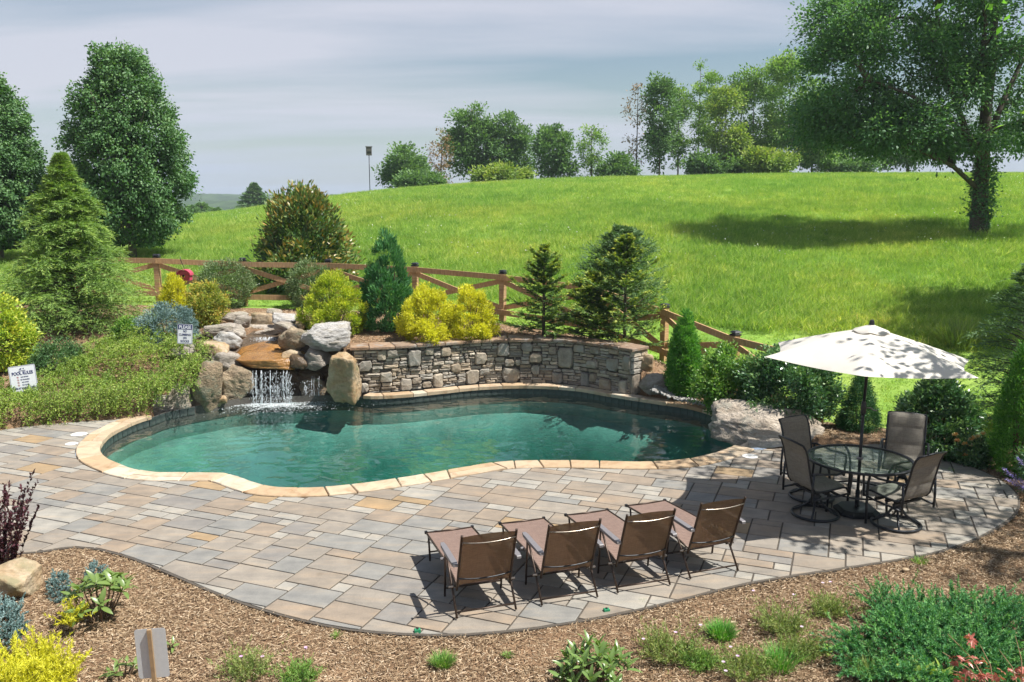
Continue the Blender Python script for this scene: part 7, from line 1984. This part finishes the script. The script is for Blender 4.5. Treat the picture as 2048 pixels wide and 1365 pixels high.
def scatter(name, pts, rot, scl, kinds, sources, kind='stuff', label=None):
    me = bpy.data.meshes.new(name); n = len(pts)
    me.vertices.add(n); me.vertices.foreach_set('co', np.ascontiguousarray(pts, dtype=np.float32).ravel())
    for nm, tp_, dat in (('rot', 'FLOAT_VECTOR', rot), ('scl', 'FLOAT', scl), ('knd', 'INT', kinds)):
        a = me.attributes.new(nm, tp_, 'POINT'); a.data.foreach_set('vector' if tp_ == 'FLOAT_VECTOR' else 'value', np.ascontiguousarray(dat, dtype=np.int32 if tp_ == 'INT' else np.float32).ravel())
    me.update(); o = link(name, me); tag(o, kind=kind)
    ng = bpy.data.node_groups.new(name, 'GeometryNodeTree')
    ng.interface.new_socket('Geometry', in_out='INPUT', socket_type='NodeSocketGeometry'); ng.interface.new_socket('Geometry', in_out='OUTPUT', socket_type='NodeSocketGeometry')
    gi = ng.nodes.new('NodeGroupInput'); go = ng.nodes.new('NodeGroupOutput'); jn = ng.nodes.new('GeometryNodeJoinGeometry')
    def attr(nm, t):
        a = ng.nodes.new('GeometryNodeInputNamedAttribute'); a.data_type = t; a.inputs['Name'].default_value = nm; return a.outputs['Attribute']
    for i, so_ in enumerate(sources):
        ip = ng.nodes.new('GeometryNodeInstanceOnPoints'); oi = ng.nodes.new('GeometryNodeObjectInfo'); oi.inputs['Object'].default_value = so_
        cp = ng.nodes.new('FunctionNodeCompare'); cp.data_type = 'INT'; cp.operation = 'EQUAL'
        ks = [s for s in cp.inputs if s.type == 'INT']; ng.links.new(attr('knd', 'INT'), ks[0]); ks[1].default_value = i
        ng.links.new(gi.outputs[0], ip.inputs['Points']); ng.links.new(cp.outputs['Result'], ip.inputs['Selection'])
        ng.links.new(oi.outputs['Geometry'], ip.inputs['Instance']); ng.links.new(attr('rot', 'FLOAT_VECTOR'), ip.inputs['Rotation']); ng.links.new(attr('scl', 'FLOAT'), ip.inputs['Scale'])
        ng.links.new(ip.outputs[0], jn.inputs[0])
    ng.links.new(jn.outputs[0], go.inputs[0])
    md = o.modifiers.new('scatter', 'NODES'); md.node_group = ng
    return o
def src(name, me, mat):
    me.materials.append(MATS[mat]); return bpy.data.objects.new(name, me)
tall = [src('tall_grass_clump', blade_clump(34, .31, .24, .013, .40, s), 'grass_blade') for s in (1, 2, 3)]
short = [src('short_grass_clump', blade_clump(26, .075, .13, .010, .5, s), 'grass_blade') for s in (4, 5)]
def edge_mown(x): return np.interp(x, [-40, -10, -4, 0, 2, 4, 6, 7.5, 9.5, 12, 16, 40], [25.6, 25.4, 25.4, 24.6, 23.4, 22.4, 21.6, 21.2, 19.6, 18.6, 18.0, 16])
def field_points(n, y0, y1, power):
    r = rng; y = y0 + (y1 - y0) * r.random(n) ** power; x = (r.random(n) * 2 - 1) * .68 * y
    return x, y
x1, y1_ = field_points(30000, 19, 42, 1.0); x2, y2 = field_points(34000, 38, 76, 1.0)
x = np.r_[x1, x2]; y = np.r_[y1_, y2]; k = (y > edge_mown(x) + rng.normal(0, .15, len(x))); x, y = x[k], y[k]; n = len(x)
patch = np.array([mnoise.noise(Vector((a * .12, b * .12, 5))) for a, b in zip(x, y)])
scatter('field_grass', np.c_[x, y, height(x, y) - .02], np.c_[rng.normal(0, .12, n), rng.normal(0, .12, n), rng.uniform(0, 6.28, n)], rng.uniform(.7, 1.25, n) * (1 + .35 * patch), rng.integers(0, 3, n), tall)
n0 = 15000; y = rng.uniform(11, 27, n0); x = rng.uniform(-14, 17, n0); k = (~is_mulch(x, y)) & (y < edge_mown(x) + .4) & (np.abs(x / y) < .72) & ~inside(hole, x, y); x, y = x[k], y[k]; n = len(x)
scatter('lawn_grass', np.c_[x, y, height(x, y) - .01], np.c_[rng.normal(0, .1, n), rng.normal(0, .1, n), rng.uniform(0, 6.28, n)], rng.uniform(.7, 1.3, n), rng.integers(0, 2, n), short)
# white clover-like flower specks in the tall grass
n = 1800; y = 27 + 40 * rng.random(n); x = (rng.random(n) * 1.5 - .62) * y * .7; nn = np.array([mnoise.noise(Vector((a * .09, b * .14, 9))) for a, b in zip(x, y)]); k = nn > .05; x, y = x[k], y[k]; n = len(x)
o = leaves('field_flowers', np.c_[x, y, height(x, y) + rng.uniform(.25, .45, n)], rdir(n), rdir(n) + UPV, .05, .045, 'flower_white'); tag(o, kind='stuff')
# mulch chips
def chip_mat():
    m, nt, out = new_mat('chip')
    oi = N(nt, 'ShaderNodeObjectInfo')
    c = ramp(nt, oi.outputs['Random'], [(0, (.08, .05, .028)), (.3, (.20, .135, .078)), (.6, (.33, .23, .138)), (.85, (.46, .345, .22)), (1, (.60, .48, .34))])
    principled(nt, out, c, .85, 0, None, .15)
chip_mat()
chips = []
for s, (a, b, c) in enumerate(((.075, .012, .006), (.05, .016, .005), (.10, .009, .006))):
    q = MB().add([(-a / 2, -b / 3, 0), (a / 2, -b / 2, .002), (a / 2 * .9, b / 2, .002), (-a / 2 * .8, b / 2, 0), (-a / 2 * .9, 0, c), (a / 2 * .85, 0, c)], [(0, 1, 5, 4), (2, 3, 4, 5), (1, 2, 5), (3, 0, 4)]); chips.append(src('mulch_chip', q.mesh('mulch_chip'), 'chip'))
def mulch_points(n, x0, x1, y0, y1):
    x = rng.uniform(x0, x1, n); y = rng.uniform(y0, y1, n); k = is_mulch(x, y) & ~inside(hole, x, y) & (np.abs(x / y) < .66); return x[k], y[k]
A1 = mulch_points(190000, -6, 7, 5.6, 10); A2 = mulch_points(34000, 4.5, 9, 9, 15.5); A3 = mulch_points(40000, -11, 5, 15, 23)
x = np.r_[A1[0], A2[0], A3[0]]; y = np.r_[A1[1], A2[1], A3[1]]; n = len(x); sc_ = rng.uniform(.3, .72, n) * np.where(y > 14, 1.7, 1)
scatter('mulch_chips', np.c_[x, y, height(x, y) + rng.uniform(.004, .022, n)], np.c_[rng.normal(0, .25, n), rng.normal(0, .25, n), rng.uniform(0, 6.28, n)], sc_, rng.integers(0, 3, n), chips)
# white pebbles at the wall end
peb = [src('pebble', boulder_mesh((.05, .042, .03), 300 + s, 10, 8, 1, .02), 'boulder_white') for s in range(2)]
pp = [P(*q, .05) for q in ((1300, 800), (1322, 782), (1350, 785), (1395, 802), (1412, 815), (1360, 806))]; xs = rng.uniform(2.6, 4.2, 6000); ys = rng.uniform(16, 18, 6000); k = inside([(p.x, p.y) for p in pp], xs, ys); xs, ys = xs[k][:420], ys[k][:420]; n = len(xs)
if n: scatter('white_pebbles', np.c_[xs, ys, height(xs, ys) + .02], rng.uniform(0, 6.28, (n, 3)), rng.uniform(.6, 1.4, n), rng.integers(0, 2, n), peb)

# ------------------------------------------------------------------ haze
m, nt, out = new_mat('haze')
pv_ = N(nt, 'ShaderNodeVolumePrincipled', {'Color': (.74, .82, .92, 1), 'Density': .00042, 'Anisotropy': 0.1}); nt.links.new(pv_.outputs[0], out.inputs['Volume'])
hzb = MB().box((0, 500, 5), (2600, 1300, 31)).build('haze', 'haze'); tag(hzb, kind='stuff')
